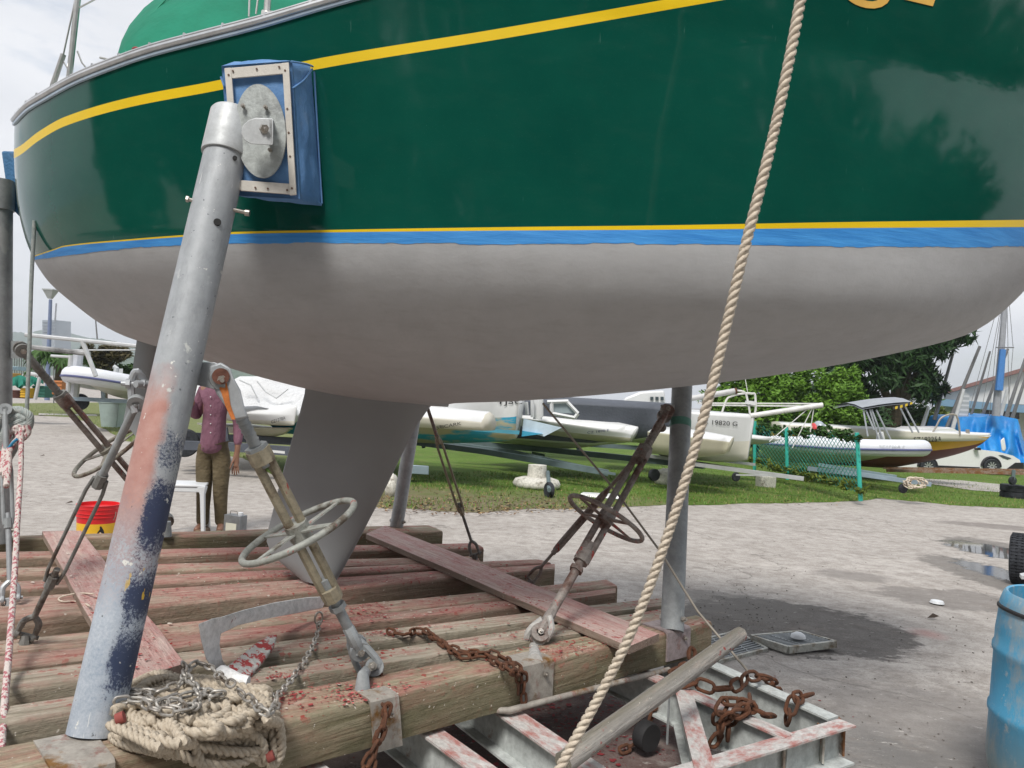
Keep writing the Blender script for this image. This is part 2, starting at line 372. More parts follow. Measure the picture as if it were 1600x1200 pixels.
YEL = paint('yellow_stripe_paint', (.82, .56, .01), .35, 0, .04, 4)
pr = MT('grey_primer', .62, 0, .35); a = pr.noise(7, 8, .72); b_ = pr.noise(1.4, 4, .6, pr.map((1, 1, 2.4)))
c = pr.ramp(a, .3, .7, (.39, .395, .405), (.45, .455, .465)); c = pr.mix(pr.math('MULTIPLY', pr.ramp(b_, .4, .7), .3), c, (.30, .295, .295))
c = pr.mix(pr.math('MULTIPLY', pr.ramp(pr.noise(5, 5, .7, pr.map((1, 1, 5))), .55, .8), .25), c, (.42, .405, .40))
c = pr.mix(pr.math('MULTIPLY', pr.ramp(pr.noise(13, 8, .8, pr.map((.4, 1, 2.2), (.3, .2, .1))), .50, .74), .30), c, (.24, .225, .22)); c = pr.mix(pr.math('MULTIPLY', pr.ramp(pr.noise(60, 3, .6, pr.map((1, 1, .2), (0, .5, 0))), .70, .74), .35), c, (.46, .45, .44)); pr.col(c); pr.bump(pr.math('ADD', pr.noise(90, 4, .7), pr.math('MULTIPLY', pr.noise(9, 3, .5), 3)), .0012, .7); PRIMER = pr.m
hull = hm.build('hull', [GREEN, YEL, PRIMER], yacht, origin=yacht.location, smooth=60)
# weld the rows of neighbouring bands
bm = bmesh.new(); bm.from_mesh(hull.data); bmesh.ops.remove_doubles(bm, verts=bm.verts, dist=.0004); bmesh.ops.recalc_face_normals(bm, faces=bm.faces)
for e in bm.edges: e.smooth = True
bm.to_mesh(hull.data); bm.free()
tp = MB(); band_mesh(tp, 4, 5, off=.0012, sub=2)
tpm = MT('blue_masking_tape', .55, 0, .4); n = tpm.noise(5, 6, .6, tpm.map((1, 1, 12)))
tpm.col(tpm.ramp(n, .3, .7, (.03, .22, .60), (.07, .34, .78))); tpm.bump(tpm.noise(9, 5, .7, tpm.map((1, 1, 9))), .002)
TAPE = tpm.m; o = tp.build('masking_tape', TAPE, yacht, origin=yacht.location, smooth=60)
# deck, toe rail
DECKW = paint('white_deck_paint', (.62, .62, .60), .5, 0, .06, 5)
ALU = paint('satin_aluminium_rail', (.55, .56, .57), .3, .7, .15, 12)
dk = MB(); dk.grid([[hullP(bands[i][0], t, 1, -.01) + Vector((0, 0, -.012)) for i, t in enumerate(ts)], [hullP(bands[i][0], t, 0) + Vector((0, 0, .03)) for i, t in enumerate(ts)], [hullP(bands[i][0], t, -1, -.01) + Vector((0, 0, -.012)) for i, t in enumerate(ts)]])
dk.build('deck', DECKW, yacht, origin=yacht.location)
for side in (1, -1):
    tr = MB(); pts = [hullP(bands[i][0] + .012, ts[i], side, .006) for i in range(0, NC + 1, 2)]
    tr.tube(pts, .013, 8, m=0)
    pts = [hullP(bands[i][0] + .034, ts[i], side, -.005) for i in range(0, NC + 1, 2)]
    tr.tube(pts, .007, 8, m=0)
    for i in range(6, NC, 9): tr.tube([hullP(bands[i][0] + .01, ts[i], side, 0), hullP(bands[i][0] + .045, ts[i], side, -.005)], .006, 5)
    tr.build('toe_rail', ALU, yacht, origin=yacht.location)
rb = MB(); rb.tube([hullP(bands[i][0] - .006, ts[i], 1, .003) for i in range(0, NC + 1, 2)], .008, 6)
rb.build('rubbing_strake', paint('pale_blue_edge', (.45, .55, .66), .4, .1), yacht, origin=yacht.location)
# keel, rudder
def foil(mb, q, depth_of, th):
    # q: list of (leading px, trailing px, y) down the fin, centreline plane; lens section
    rows = []
    for (xl, xt, y) in q:
        a = P(xl, y, 1); b = P(xt, y, 1)
        def onplane(px, py):
            r = ray(px, py); t = (ORG - CO).dot(NY) / r.dot(NY); return CO + r * t
        A, Bq = onplane(xl, y if not isinstance(y, tuple) else y[0]), onplane(xt, y if not isinstance(y, tuple) else y[1])
        row = []
        for k in range(25):
            w = 2 * math.pi * k / 24; u = (1 - math.cos(w)) / 2; h = th * (2.6 * (math.sqrt(max(0, u)) * .6 * (1 - u) + .25 * u * (1 - u))) * (1 if w <= math.pi else -1)
            row.append(A.lerp(Bq, u) + NY * h * .5)
        rows.append(row)
    mb.grid(rows); mb.add(rows[-1], [tuple(range(25))]); mb.add(rows[0], [tuple(range(25))])
def onplane(px, py):
    r = ray(px, py); t = (ORG - CO).dot(NY) / r.dot(NY); return CO + r * t
def foil2(lead, trail, th, n=14):
    mb = MB(); rows = []
    for i in range(n + 1):
        v = i / n; A = onplane(scurve([(k / (len(lead) - 1), p[0]) for k, p in enumerate(lead)], v), scurve([(k / (len(lead) - 1), p[1]) for k, p in enumerate(lead)], v))
        Bq = onplane(scurve([(k / (len(trail) - 1), p[0]) for k, p in enumerate(trail)], v), scurve([(k / (len(trail) - 1), p[1]) for k, p in enumerate(trail)], v))
        row = []
        for k in range(32):
            w = 2 * math.pi * k / 32; u = (1 - math.cos(w)) / 2; h = th * (1.9 * math.sqrt(max(0, u)) * (1 - u) + .04) * (1 if w < math.pi else -1)
            row.append(A.lerp(Bq, u) + NY * h * .5)
        rows.append(row)
    mb.grid(rows, closed=True); mb.add(rows[-1], [tuple(range(32))]); mb.add(rows[0], [tuple(range(32))]); return mb
KEELM = paint('smooth_grey_keel_primer', (.30, .315, .325), .55, 0, .07, 2.5, .0006)
foil2([(700, 606), (672, 636), (648, 672), (598, 772), (548, 868), (523, 912)], [(478, 590), (476, 612), (452, 700), (428, 790), (416, 850), (470, 905)], .15).build('keel', KEELM, yacht, origin=yacht.location)
foil2([(250, 520), (240, 570), (236, 640), (232, 700)], [(216, 515), (208, 570), (199, 625), (193, 655)], .06).build('rudder', KEELM, yacht, origin=yacht.location)
# registration letters on the bow side, top edge of the picture
def text_mesh(s, size, name='t', ext=.002):
    cu = bpy.data.curves.new(name, 'FONT'); cu.body = s; cu.size = size; cu.extrude = ext; cu.resolution_u = 4
    ob = bpy.data.objects.new(name, cu); COL.objects.link(ob); bpy.context.view_layer.update()
    me = bpy.data.meshes.new_from_object(ob.evaluated_get(bpy.context.evaluated_depsgraph_get()))
    bpy.data.objects.remove(ob); return [v.co.copy() for v in me.vertices], [tuple(p.vertices) for p in me.polygons], me
def on_hull(px, py):    # pixel to point on the near topside
    best = None
    for i in range(0, NC + 1, 2):
        t = ts[i]; z = solve(t, lambda x: py + 0 * x); q = proj(hullP(z, t)); e = abs(q[0] - px)
        if best is None or e < best[0]: best = (e, z, t)
    return best[1], best[2]
mb = MB()
for ch, px, w in (('S', 1352, 80), ('Z', 1436, 62)):
    vs, fs, _ = text_mesh(ch, 1.0); xs = [v.x for v in vs]; x0, x1 = min(xs), max(xs); ys = [v.y for v in vs]; y0, y1 = min(ys), max(ys)
    out = []
    z0, t0 = on_hull(px, 13 if ch == 'S' else 5)
    a = proj(hullP(z0, t0)); step = (hullP(z0, min(.999, t0 + .02)) - hullP(z0, t0)).length / .02
    for v in vs:
        u = (v.x - (x0 + x1) / 2) / (x1 - x0) * (w / F * 2.6) / step; h = (v.y - y0) / (y1 - y0) * .20
        out.append(hullP(z0 + h, t0 + u, 1, .002 + (.0015 if v.z > 0 else 0)))
    mb.add(out, fs)
mb.build('registration_letters', paint('amber_lettering', (.78, .47, .10), .4), yacht, origin=yacht.location, smooth=60)
# green canvas dodger, stern gear, stanchion
def deckpt(px, py, d): return P(px, py, d)
CANV = MT('green_canvas', .8, 0, .3); CANV.col(CANV.ramp(CANV.noise(4, 6, .6), .3, .7, (.008, .17, .10), (.012, .23, .14))); CANV.bump(CANV.noise(5, 4, .6), .03, .5); CANVM = CANV.m
dg = MB(); rows = []
prof = [(178, 98), (180, 84), (186, 62), (198, 38), (220, 12), (250, -12), (300, -38), (360, -60), (430, -78), (600, -110), (800, -140)]
for k, (x, y) in enumerate(prof):
    row = []
    for j in range(13):
        w = j / 12; d = lerp(3.25, 4.6, w); yb = curve([(150, 112), (236, 82), (405, 38), (620, -25), (800, -90)], x) + 14
        a = math.pi * w; q = P(x + 10 * w, lerp(y, max(yb, y + 2), 1 - math.sin(a) ** .45), 3.3 + w * 1.1)
        # arch across the boat
        row.append(q)
    rows.append(row)
dg.grid(rows); dg.add(rows[0], [tuple(range(13))]); dg.build('canvas_dodger', CANVM, yacht, origin=yacht.location, smooth=80)
sm = MB(); prev = None
for k, (x, y) in enumerate([(200, 82), (206, 60), (222, 35), (245, 8), (262, -15)]): pass
sm.tube(smoothpath([P(196, 84, 3.36), P(205, 62, 3.44), P(222, 40, 3.50), (P(242, 18, 3.53)), P(262, -4, 3.55)], 4), .004, 5)
sm.build('canvas_seam', paint('pale_green_seam', (.03, .28, .17), .8), yacht, origin=yacht.location)
SS = paint('stainless_tube', (.55, .54, .52), .3, .75, .15, 20)
def tubes(name, mat, parent, items, n=8, bevel=0):
    m = MB()
    for pts, r in items: m.tube(pts, r, n)
    return m.build(name, mat, parent, origin=parent.location if parent else None)
dS = 3.75
tubes('stern_rail_post', SS, yacht, [([P(108, 122, dS), P(128, -60, dS)], .014), ([P(82, 134, dS), P(99, 85, dS)], .013)])
tubes('backstay', SS, yacht, [([P(99, 85, dS), P(124, -30, dS)], .004), ([P(124, 12, dS), P(150, -2, dS)], .004), ([P(121, 80, dS), P(128, 98, dS), P(138, 110, dS)], .004), ([P(97, 92, dS), P(108, 112, dS)], .003)])
tubes('lifeline_stanchion', SS, yacht, [([P(416, 34, 3.2), P(424, -70, 3.2)], .014), ([P(410, 22, 3.2), P(428, 24, 3.2)], .017)])
tubes('stern_line', ROPEG, yacht, [(smoothpath([P(156, 90, 3.5), P(168, 93, 3.5), P(178, 98, 3.5)], 3), .005)])
tubes('lifeline', SS, yacht, [([P(389, 26, 3.2), P(392, -70, 3.2)], .004), ([P(400, 22, 3.2), P(412, -70, 3.2)], .004)])
tubes('red_line_tie', paint('red_cord', (.28, .05, .05), .8), yacht, [(smoothpath([P(208, 88, 3.34), P(209, 76, 3.33), P(216, 77, 3.33), P(219, 85, 3.33)], 3), .007)])
MB().prism([P(440, 30, 3.5), P(700, -50, 3.3), P(700, -50, 4.4), P(440, 30, 4.4)], [P(452, -30, 3.5), P(700, -110, 3.3), P(700, -110, 4.4), P(452, -30, 4.4)]).build('dark_interior', paint('dark_interior_navy', (.015, .03, .06), .8), yacht, origin=yacht.location)  # near-black block standing in for the shaded interior by the dodger
# ---------------- cradle deck timbers ----------------
random.seed(11)
def timber(F0, F1, K0, K1, h, mat, label, ends=0, grp='timbers of the cradle deck', name='timber_beam', off=0, th_top=0):
    c = [D(*F0, off), D(*F1, off), D(*K1, off), D(*K0, off)]
    n = 26; axis = (c[1] - c[0]); M = frame_z((c[0] + c[3]) / 2, Vector((0, 0, 1)), axis)
    rows = []; sd = random.random() * 50
    for i in range(n + 1):
        u = i / n; a = c[0].lerp(c[1], u); b = c[3].lerp(c[2], u)
        ww = (b - a); bv = min(.010, ww.length * .12) / max(ww.length, .01)
        wob = noise.noise(Vector((u * 5, sd, 0))) * .004; w2 = noise.noise(Vector((u * 5, sd, 9))) * .004
        up = Vector((0, 0, 1)); e = ww.normalized()
        bite = 0
        if u > .9 or u < .04: bite = abs(noise.noise(Vector((u * 60, sd, 3)))) * .012
        prof = [(0, -h), (0, -.012 - bite), (bv, 0 - bite * .3), (.5, .002), (1 - bv, -bite * .3), (1, -.012 - bite), (1, -h)]
        rows.append([a + ww * p[0] + up * (p[1] + wob) + e * (w2 if p[0] in (0, 1) else 0) for p in prof])
    mb = MB(); mb.grid(rows, closed=True); k = 7; mb.add(rows[0], [tuple(range(k))]); mb.add(rows[-1], [tuple(range(k))])
    o = mb.build(name, mat, frame=M, smooth=50); return tag(o, label, 'timber' if name == 'timber_beam' else 'plank', grp)
T = [((-60, 844), (692, 830), (-60, 839), (668, 820), .10, 3, 'hindmost deck timber under the far steel post, its face thin and green'),
     ((-60, 874), (756, 856), (-60, 863), (742, 848), .11, 0, 'second deck timber from the back, under the wheelless far brace'),
     ((-60, 901), (752, 879), (-60, 888), (744, 868), .11, 4, 'third deck timber from the back, ending beneath the diagonal plank'),
     ((-60, 926), (862, 879), (-60, 911), (836, 873), .11, 0, 'fourth deck timber from the back, butted behind a thicker one'),
     ((-60, 976), (867, 888), (-60, 938), (867, 880), .13, 1, 'broad red stained deck timber below the keel tip with paint spots on its dark face'),
     ((-60, 1028), (965, 916), (-60, 1005), (946, 905), .11, 4, 'deck timber lying directly in front of the keel tip, back one of a pair'),
     ((-60, 1052), (962, 927), (-60, 1030), (962, 918), .11, 0, 'deck timber with a split end, front one of the pair before the keel'),
     ((-60, 1086), (1033, 946), (-60, 1058), (1040, 932), .11, 2, 'deck timber passing under the anchor shank and behind the near steel post'),
     ((-60, 1140), (1038, 970), (-60, 1112), (1040, 950), .12, 2, 'deck timber carrying the anchor crown, next behind the front beam'),
     ((-60, 1245), (1113, 972), (-60, 1176), (1086, 960), .155, 3, 'heavy front edge beam of the cradle with bolted steel shoes')]
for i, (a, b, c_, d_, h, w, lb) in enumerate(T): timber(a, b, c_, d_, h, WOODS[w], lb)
def plank(q, t, mat, label, off=.004):
    bot = [D(*p, off) for p in q]; ax = bot[2] - bot[1]; M = frame_z(bot[0], Vector((0, 0, 1)), ax); up = Vector((0, 0, t))
    # q order: far-left, far-right, near-right, near-left ; pixels give the top face
    n = 20; rows = []
    tl, tr, nr, nl = [D(*p, off + t) for p in q]
    for i in range(n + 1):
        u = i / n; a = tl.lerp(nl, u); b = tr.lerp(nr, u); w = noise.noise(Vector((u * 4, q[0][0], 0))) * .003; e = (b - a).normalized() * noise.noise(Vector((u * 9, q[0][0], 5))) * .004
        rows.append([a - up + e, a + Vector((0, 0, w)) + e, b + Vector((0, 0, w)) - e, b - up - e])
    mb = MB(); mb.grid(rows, closed=True); mb.add(rows[0], [(0, 1, 2, 3)]); mb.add(rows[-1], [(0, 1, 2, 3)])
    return tag(mb.build('deck_plank', mat, frame=M, bevel=.003), label, 'plank', 'loose planks laid across the deck timbers')
plank([(66, 830), (127, 829), (290, 1036), (194, 1066)], .035, PLANK, 'wide red flaked plank lying across the timbers behind the blue painted steel prop')
plank([(572, 834), (602, 821), (1030, 990), (983, 1010)], .035, PLANK, 'long narrow red plank running from behind the keel to the front edge beam')
# ---------------- steel props, braces, turnbuckles ----------------
random.seed(21)
UP = Vector((0, 0, 1))
def depth(p): return -(MR.transposed() @ (p - CO)).z
def eye(mb, c, axis, r=.022, w=.02, n=16):       # a flat ring (eye) round `axis`
    M = frame_z(c, axis).to_3x3(); mb.lathe([(r * .45, -w/2), (r, -w/2), (r * 1.05, 0), (r, w/2), (r * .45, w/2), (r * .45, -w/2)], n, M, c=c)
def bolt(mb, c, axis, r=.011, l=.05, n=6):
    c = Vector(c); a = Vector(axis).normalized(); mb.tube([c - a * l/2, c + a * l/2], r * .6, 10); 
    mb.tube([c + a * (l/2), c + a * (l/2 + r * .9)], r * 1.15, n); mb.tube([c + a * (l/2 + r*.9), c + a * (l/2 + r*1.9)], [r * .6, r * .5], 10); mb.tube([c - a * (l/2 + r*.9), c - a * l/2], r * 1.15, n)
def fork(mb, p, q, side, w=.045, r=.011):        # U fork from neck p down to pin q
    p = Vector(p); q = Vector(q); s = Vector(side).normalized()
    for k in (-1, 1): mb.tube(smoothpath([p, p.lerp(q, .3) + s * k * w * .42, p.lerp(q, .65) + s * k * w * .5, q + s * k * w * .5], 4), [r * 1.15] * 9 + [r * 1.0] * 3 + [r * 1.3], 8)
    for k in (-1, 1): eye(mb, q + s * k * w * .5, s, r * 1.9, r * 1.2)
VIEW = lambda p: (Vector(p) - CO).normalized()
# --- near prop with pad
baseA = D(146, 1146); dA = depth(baseA)
topA = P(366, 182, dA + .50)
axA = (topA - baseA).normalized(); LA = (topA - baseA).length; FA = frame_z(baseA, axA, VIEW(baseA).cross(axA))
rA = .0695
def prop_mat():
    m = MT('prop_paint', .55, .15, .4); s = m.sep(); z = s[2]; x = s[0]
    n = m.noise(7, 8, .7); n2 = m.noise(60, 6, .75); n3 = m.noise(16, 6, .65); n4 = m.noise(130, 4, .75)
    c = m.ramp(n, .3, .7, (.30, .32, .34), (.45, .47, .49)); c = m.mix(m.math('MULTIPLY', m.ramp(m.noise(26, 7, .75, m.map((1, 1, .3))), .5, .68), .4), c, (.20, .21, .22))
    def bandz(z0, z1, wob, lo=.03):
        w = m.math('ADD', z, m.math('MULTIPLY', m.math('SUBTRACT', n3, .5), wob)); a = m.ramp(w, z0 / 3, z0 / 3 + lo / 3) if False else None
        k = m.n('ShaderNodeMapRange'); k.inputs['From Min'].default_value = z0 - lo; k.inputs['From Max'].default_value = z0 + lo; m.l(w, k.inputs['Value'])
        k2 = m.n('ShaderNodeMapRange'); k2.inputs['From Min'].default_value = z1 - lo; k2.inputs['From Max'].default_value = z1 + lo; k2.inputs['To Min'].default_value = 1; k2.inputs['To Max'].default_value = 0; m.l(w, k2.inputs['Value'])
        return m.math('MULTIPLY', k.outputs[0], k2.outputs[0])
    def sidex(x0, w, sgn):
        k = m.n('ShaderNodeMapRange'); k.inputs['From Min'].default_value = x0 - w * sgn; k.inputs['From Max'].default_value = x0 + w * sgn
        m.l(m.math('ADD', x, m.math('MULTIPLY', m.math('SUBTRACT', n3, .5), .05)), k.inputs['Value']); return k.outputs[0]
    rgt = sidex(-.004, .016, 1); lft = sidex(.000, .012, -1)
    # pale blue wash over the lower half
    c = m.mix(m.math('MULTIPLY', bandz(-.2, .52, .25, .12), .8), c, m.ramp(m.mix(.5, n4, n), .34, .66, (.26, .33, .43), (.60, .64, .69)))
    # salmon undercoat on the left flank
    c = m.mix(m.math('MULTIPLY', m.math('MULTIPLY', bandz(.58, 1.0, .16, .07), lft), .85), c, m.ramp(n3, .3, .7, (.42, .17, .13), (.52, .29, .24)))
    c = m.mix(m.math('MULTIPLY', m.math('MULTIPLY', bandz(.40, .66, .2, .08), m.ramp(n4, .40, .58)), .75), c, (.36, .25, .25))
    # navy patches on the right flank
    for a, b_ in ((.12, .28), (.31, .44), (.50, .70), (.77, .84)):
        sp = m.math('ADD', m.math('MULTIPLY', bandz(a, b_, .16, .07), rgt), m.math('MULTIPLY', m.math('SUBTRACT', n4, .5), 1.7))
        c = m.mix(m.math('MULTIPLY', m.ramp(sp, .36, .72), .93), c, (.016, .030, .085))
    # pale spill between
    c = m.mix(m.math('MULTIPLY', m.ramp(m.noise(11, 5, .6), .60, .63), bandz(.78, 1.35, .1)), c, (.58, .60, .58))
    c = m.mix(m.math('MULTIPLY', m.ramp(m.noise(33, 4, .6), .67, .69), .9), c, (.72, .72, .68))
    c = m.mix(m.ramp(m.noise(24, 2, .5), .735, .745), c, (.75, .52, .08)) if False else c
    c = m.mix(m.math('MULTIPLY', m.ramp(m.noise(48, 3, .6), .69, .71), .8), c, (.10, .11, .12))
    sc_ = m.noise(9, 4, .6, m.map((6, 6, .7), (.4, .3, 0))); c = m.mix(m.math('MULTIPLY', m.ramp(sc_, .70, .72), .7), c, (.70, .71, .70))
    c = m.mix(m.math('MULTIPLY', m.math('MULTIPLY', bandz(.34, .50, .02, .01), m.math('MULTIPLY', rgt, m.ramp(m.noise(34, 2, .5, m.map((1.5, 1.5, .6))), .665, .675))), .95), c, (.70, .45, .06))
    m.col(c); m.bump(n2, .0012, .5); return m.m
PROPM = prop_mat()
propA = thing('boat_prop', 'thick leaning steel prop with navy and salmon paint patches holding the near blue pad', 'boat prop', baseA, 'steel props around the yacht'); 
mb = MB(); mb.tube([baseA, topA + axA * -.02], rA, 40); mb.build('tube', PROPM, propA, frame=FA)
mb = MB(); c0 = baseA + axA * (LA - .155); c1 = baseA + axA * (LA + .012); fa3 = FA.to_3x3()
mb.lathe([(rA + .001, 0), (rA + .008, 0), (rA + .009, .006), (rA + .009, .155), (rA + .005, .162), (rA - .004, .163), (.0, .150)], 40, fa3, c=c0); mb.build('sleeve', GALVL, propA, frame=FA)
sideA = (FA.to_3x3() @ Vector((1, 0, 0))); outA = (FA.to_3x3() @ Vector((0, 1, 0)));
if sideA.x < 0: sideA = -sideA
if outA.y > 0: outA = -outA
mb = MB()
for (px, py) in ((366, 272), (338, 388)):
    t = (py - 1146) / (182 - 1146); c = baseA.lerp(topA, t) + outA * (rA - .006) + sideA * ((px - proj(baseA.lerp(topA, t))[0]) / F * dA)
    mb = MB(); mb.tube([c, c + outA * .0075], .0075 if py < 300 else .012, 12); mb.build('pin_hole', paint('hole_shadow', (.02, .02, .02), .9), propA)
mb = MB(); t = (352 - 1146) / (182 - 1146); c = baseA.lerp(topA, t)
mb.tube([c - sideA * .085 + outA * .01, c + sideA * .10 + outA * .035], .0065, 10); mb.tube([c + sideA * .098 + outA * .034, c + sideA * .112 + outA * .038], .011, 12); mb.tube([c - sideA * .085 + outA * .01, c - sideA * .078 + outA * .012], .011, 6)
mb.build('locking_bolt', BOLT, propA)
mb = MB(); bolt(mb, baseA + axA * .07 + outA * .0, sideA * .6 + outA, .014, .15); mb.build('base_bolt', BOLT, propA)
# pad
def Q(l, d): return [P(x, y, d) for x, y in l]
zz = on_hull(425, 205); hd = depth(hullP(*zz)); print("HULLD", hd, dA); dpf, dpb = hd - .19, hd - .02
padF = Q([(352, 108), (452, 99), (464, 305), (367, 298)], dpf)
def cushion():
    mb = MB(); fr = Q([(346, 103), (456, 95), (469, 311), (362, 305)], dpf + .012); bk = Q([(366, 96), (489, 102), (503, 322), (378, 306)], dpb)
    n = 14; rows = []
    def face(a, b, c, d, amp, sd, nrm):
        rows = []
        for i in range(n + 1):
            row = []
            for j in range(n + 1):
                u, v = j / n, i / n; p = a.lerp(b, u).lerp(d.lerp(c, u), v); e = min(u, 1 - u, v, 1 - v) * 4
                q = nrm * ((noise.noise(Vector((u * 3 + sd, v * 4, 1))) * .7 + noise.noise(Vector((u * 8 + sd, v * 9, 4))) * .3) * amp * min(1, e) + amp * .4 * min(1, e))
                row.append(p + q)
            rows.append(row)
        mb.grid(rows)
    nf = (fr[1] - fr[0]).cross(fr[3] - fr[0]).normalized()
    if nf.y > 0: nf = -nf
    face(*fr, .008, 0, nf); face(fr[1], bk[1], bk[2], fr[2], .016, 5, Vector((1, -.3, .1))); face(bk[0], bk[1], fr[1], fr[0], .016, 9, UP)
    face(fr[3], fr[2], bk[2], bk[3], .01, 12, -UP); face(bk[0], fr[0], fr[3], bk[3], .01, 17, Vector((-1, 0, 0))); face(bk[1], bk[0], bk[3], bk[2], .004, 20, Vector((0, 1, 0)))
    o = mb.build('pad', BLUEC, propA, origin=fr[0], smooth=70)
    bm = bmesh.new(); bm.from_mesh(o.data); bmesh.ops.remove_doubles(bm, verts=bm.verts, dist=.002); bm.to_mesh(o.data); bm.free()
    # folded seams at the corners
    mb = MB()
    for pts in ([(457, 138), (475, 125), (488, 108)], [(464, 282), (480, 298), (502, 320)], [(471, 287), (473, 300), (469, 311)], [(455, 96), (478, 100), (489, 104)], [(491, 112), (497, 220), (503, 318)], [(345, 120), (348, 128), (350, 134)]):
        w = [lerp(dpf - .002, dpb - .012, min(1, max(0, (x - 458) / 36))) for x, y in pts]; mb = MB(); mb.tube(smoothpath([P(x, y, d) for (x, y), d in zip(pts, w)], 5), .0035, 6); mb.build('seam', BLUEC, o)
bc = MT('faded_blue_cloth', .75, 0, .35); a = bc.noise(6, 7, .7); bc.col(bc.mix(bc.math('MULTIPLY', bc.ramp(bc.noise(11, 6, .7), .55, .75), .4), bc.ramp(a, .3, .7, (.085, .20, .42), (.15, .31, .58)), (.26, .34, .48))); bc.bump(bc.math('ADD', bc.noise(9, 5, .65), bc.math('MULTIPLY', bc.noise(300, 2), .05)), .012, .7); BLUEC = bc.m
cushion()
WOODW = paint('whitewashed_frame_wood', (.62, .59, .54), .7, 0, .10, 18, .001)
def slat_quad(mb, a, b, w, inn, th=.008):      # a bar from a to b, w wide towards inn
    nf = (b - a).cross(inn).normalized()
    if nf.dot(VIEW(a)) > 0: nf = -nf
    e = inn.normalized() * w; mb.prism([a, b, b + e, a + e], [p + nf * th for p in (a, b, b + e, a + e)])
    return nf
mb = MB(); hol = []
tl, tr, br, bl = padF
nf = slat_quad(mb, tl, bl, .022, tr - tl, .009); slat_quad(mb, tr, br, .022, tl - tr, .009); slat_quad(mb, tl.lerp(tr, .1), tl.lerp(tr, .9), .036, bl - tl, .007); slat_quad(mb, bl.lerp(br, .1), bl.lerp(br, .9), .036, tl - bl, .007)
fo = mb.build('pad_frame', WOODW, propA, bevel=.0015)
mb = MB()
for a, b, ks, inn in ((tl, tr, (.13, .5, .85), bl - tl), (bl, br, (.35, .55, .86), tl - bl), (tr, br, (.06, .35, .53, .71, .95), tl - tr), (tl, bl, (.06, .3), tr - tl)):
    for k in ks:
        c = a.lerp(b, k) + inn.normalized() * .013 + nf * .0085; mb = MB(); mb.tube([c, c + nf * .0025], .0035, 8); mb.build('rivet', paint('rusty_rivet', (.12, .07, .05), .7), fo)
dc = P(409, 207, dpf) + nf * .014; du = (tr - tl).normalized(); dv = -(bl - tl).normalized()
mb = MB(); ring = lambda k, s: [dc + nf * k + du * (math.cos(a) * .085 * s) + (dv) * (math.sin(a) * .158 * s) for a in [2 * math.pi * i / 48 for i in range(48)]]
mb.prism(ring(-.006, 1), ring(.002, 1)); mb.build('disc_plate', GALVL if False else rusty('greenish_disc_plate', (.44, .47, .46), (.36, .38, .38), .5, .7, metal=.3, rough=.5, scale=7), propA, smooth=30)
mb = MB()
for (px, py) in ((419, 172), (426, 238), (384, 170)):
    c = P(px, py, dpf) + nf * .02; mb = MB(); bolt(mb, c, nf, .007, .01); mb.build('plate_bolt', BOLT, propA)
mb = MB()   # clevis bracket between sleeve and plate
for k in (0, 1):
    o1 = -.135 + .075 * k; cc = P(401, 202, dpf) + nf * (-o1 - .06 + .02)
    pts = [(426, 185), (400, 184), (388, 188), (379, 197), (377, 208), (381, 218), (391, 225), (426, 227)]
    dd = dpf - .20 + .10 * k; mb.prism(Q(pts, dd), Q(pts, dd + .009))
mb.prism(Q([(420, 186), (427, 186), (427, 226), (420, 226)], dpf - .20), Q([(420, 186), (427, 186), (427, 226), (420, 226)], dpf - .008))
mb.build('hinge_bracket', GALVL, propA, bevel=.002)
mb = MB(); bolt(mb, P(400, 201, dpf - .15), -VIEW(P(400, 201, 1)) + Vector((.45, 0, 0)), .013, .13); mb.build('hinge_bolt', BOLT, propA)
# --- other props
def prop(pb, db, pt, dt, r, label, mat=GALV2, cap=False):
    b = P(*pb, db); t = P(*pt, dt); ax = (t - b).normalized(); M = frame_z(b, ax)
    th = thing('boat_prop', label, 'boat prop', b, 'steel props around the yacht'); mb = MB(); mb.tube([b, t], r, 28); mb.build('tube', mat, th, frame=M)
    mb = MB(); v = -VIEW(b); s = ax.cross(v).normalized(); bolt(mb, b + ax * .06 + s * (r * .0) , s + v * .7, .013, r * 2.05); mb.build('base_bolt', BOLT, th)
    return th, b, t, ax
dB = depth(D(1050, 984))
pB, bB, tB, axB = prop((1050, 986), dB, (1070, 500), dB + .75, .0565, 'upright grey steel prop behind the cream rope at the front corner of the cradle')
mb = MB(); mb.lathe([(.0578, 0), (.0578, .045)], 28, frame_z(bB, axB).to_3x3(), c=bB + axB * 1.08); 
mb.build('green_smear', paint('green_smear_paint', (.10, .26, .21), .6, 0, .3, 9), pB)
dC = depth(D(620, 823)); pC, bC, tC, axC = prop((619, 826), dC, (668, 520), dC - .25, .05, 'short looking grey steel prop standing behind the keel on the hindmost timber', GALV)
dL = depth(D(-6, 848)); pL, bL, tL, axL = prop((-4, 848), dL, (-2, 285), dL, .066, 'dark grey steel prop at the far stern quarter with ropes tied round it')
mb = MB(); mb.lathe([(.068, 0), (.074, 0), (.074, .16), (.0, .165)], 28, frame_z(tL, axL).to_3x3(), c=tL - axL * .15); mb.build('sleeve', GALV2, pL)
# far pad of that prop
mb = MB(); a = Q([(2, 236), (12, 236), (30, 262), (62, 354), (44, 352), (14, 322)], dL + .05); b = Q([(20, 236), (30, 238), (60, 262), (88, 350), (62, 350), (30, 322)], dL + .45)
mb.prism(a, b); mb.build('pad', paint('dark_blue_cloth', (.05, .16, .32), .8, 0, .2, 8, .01), pL, bevel=.01)
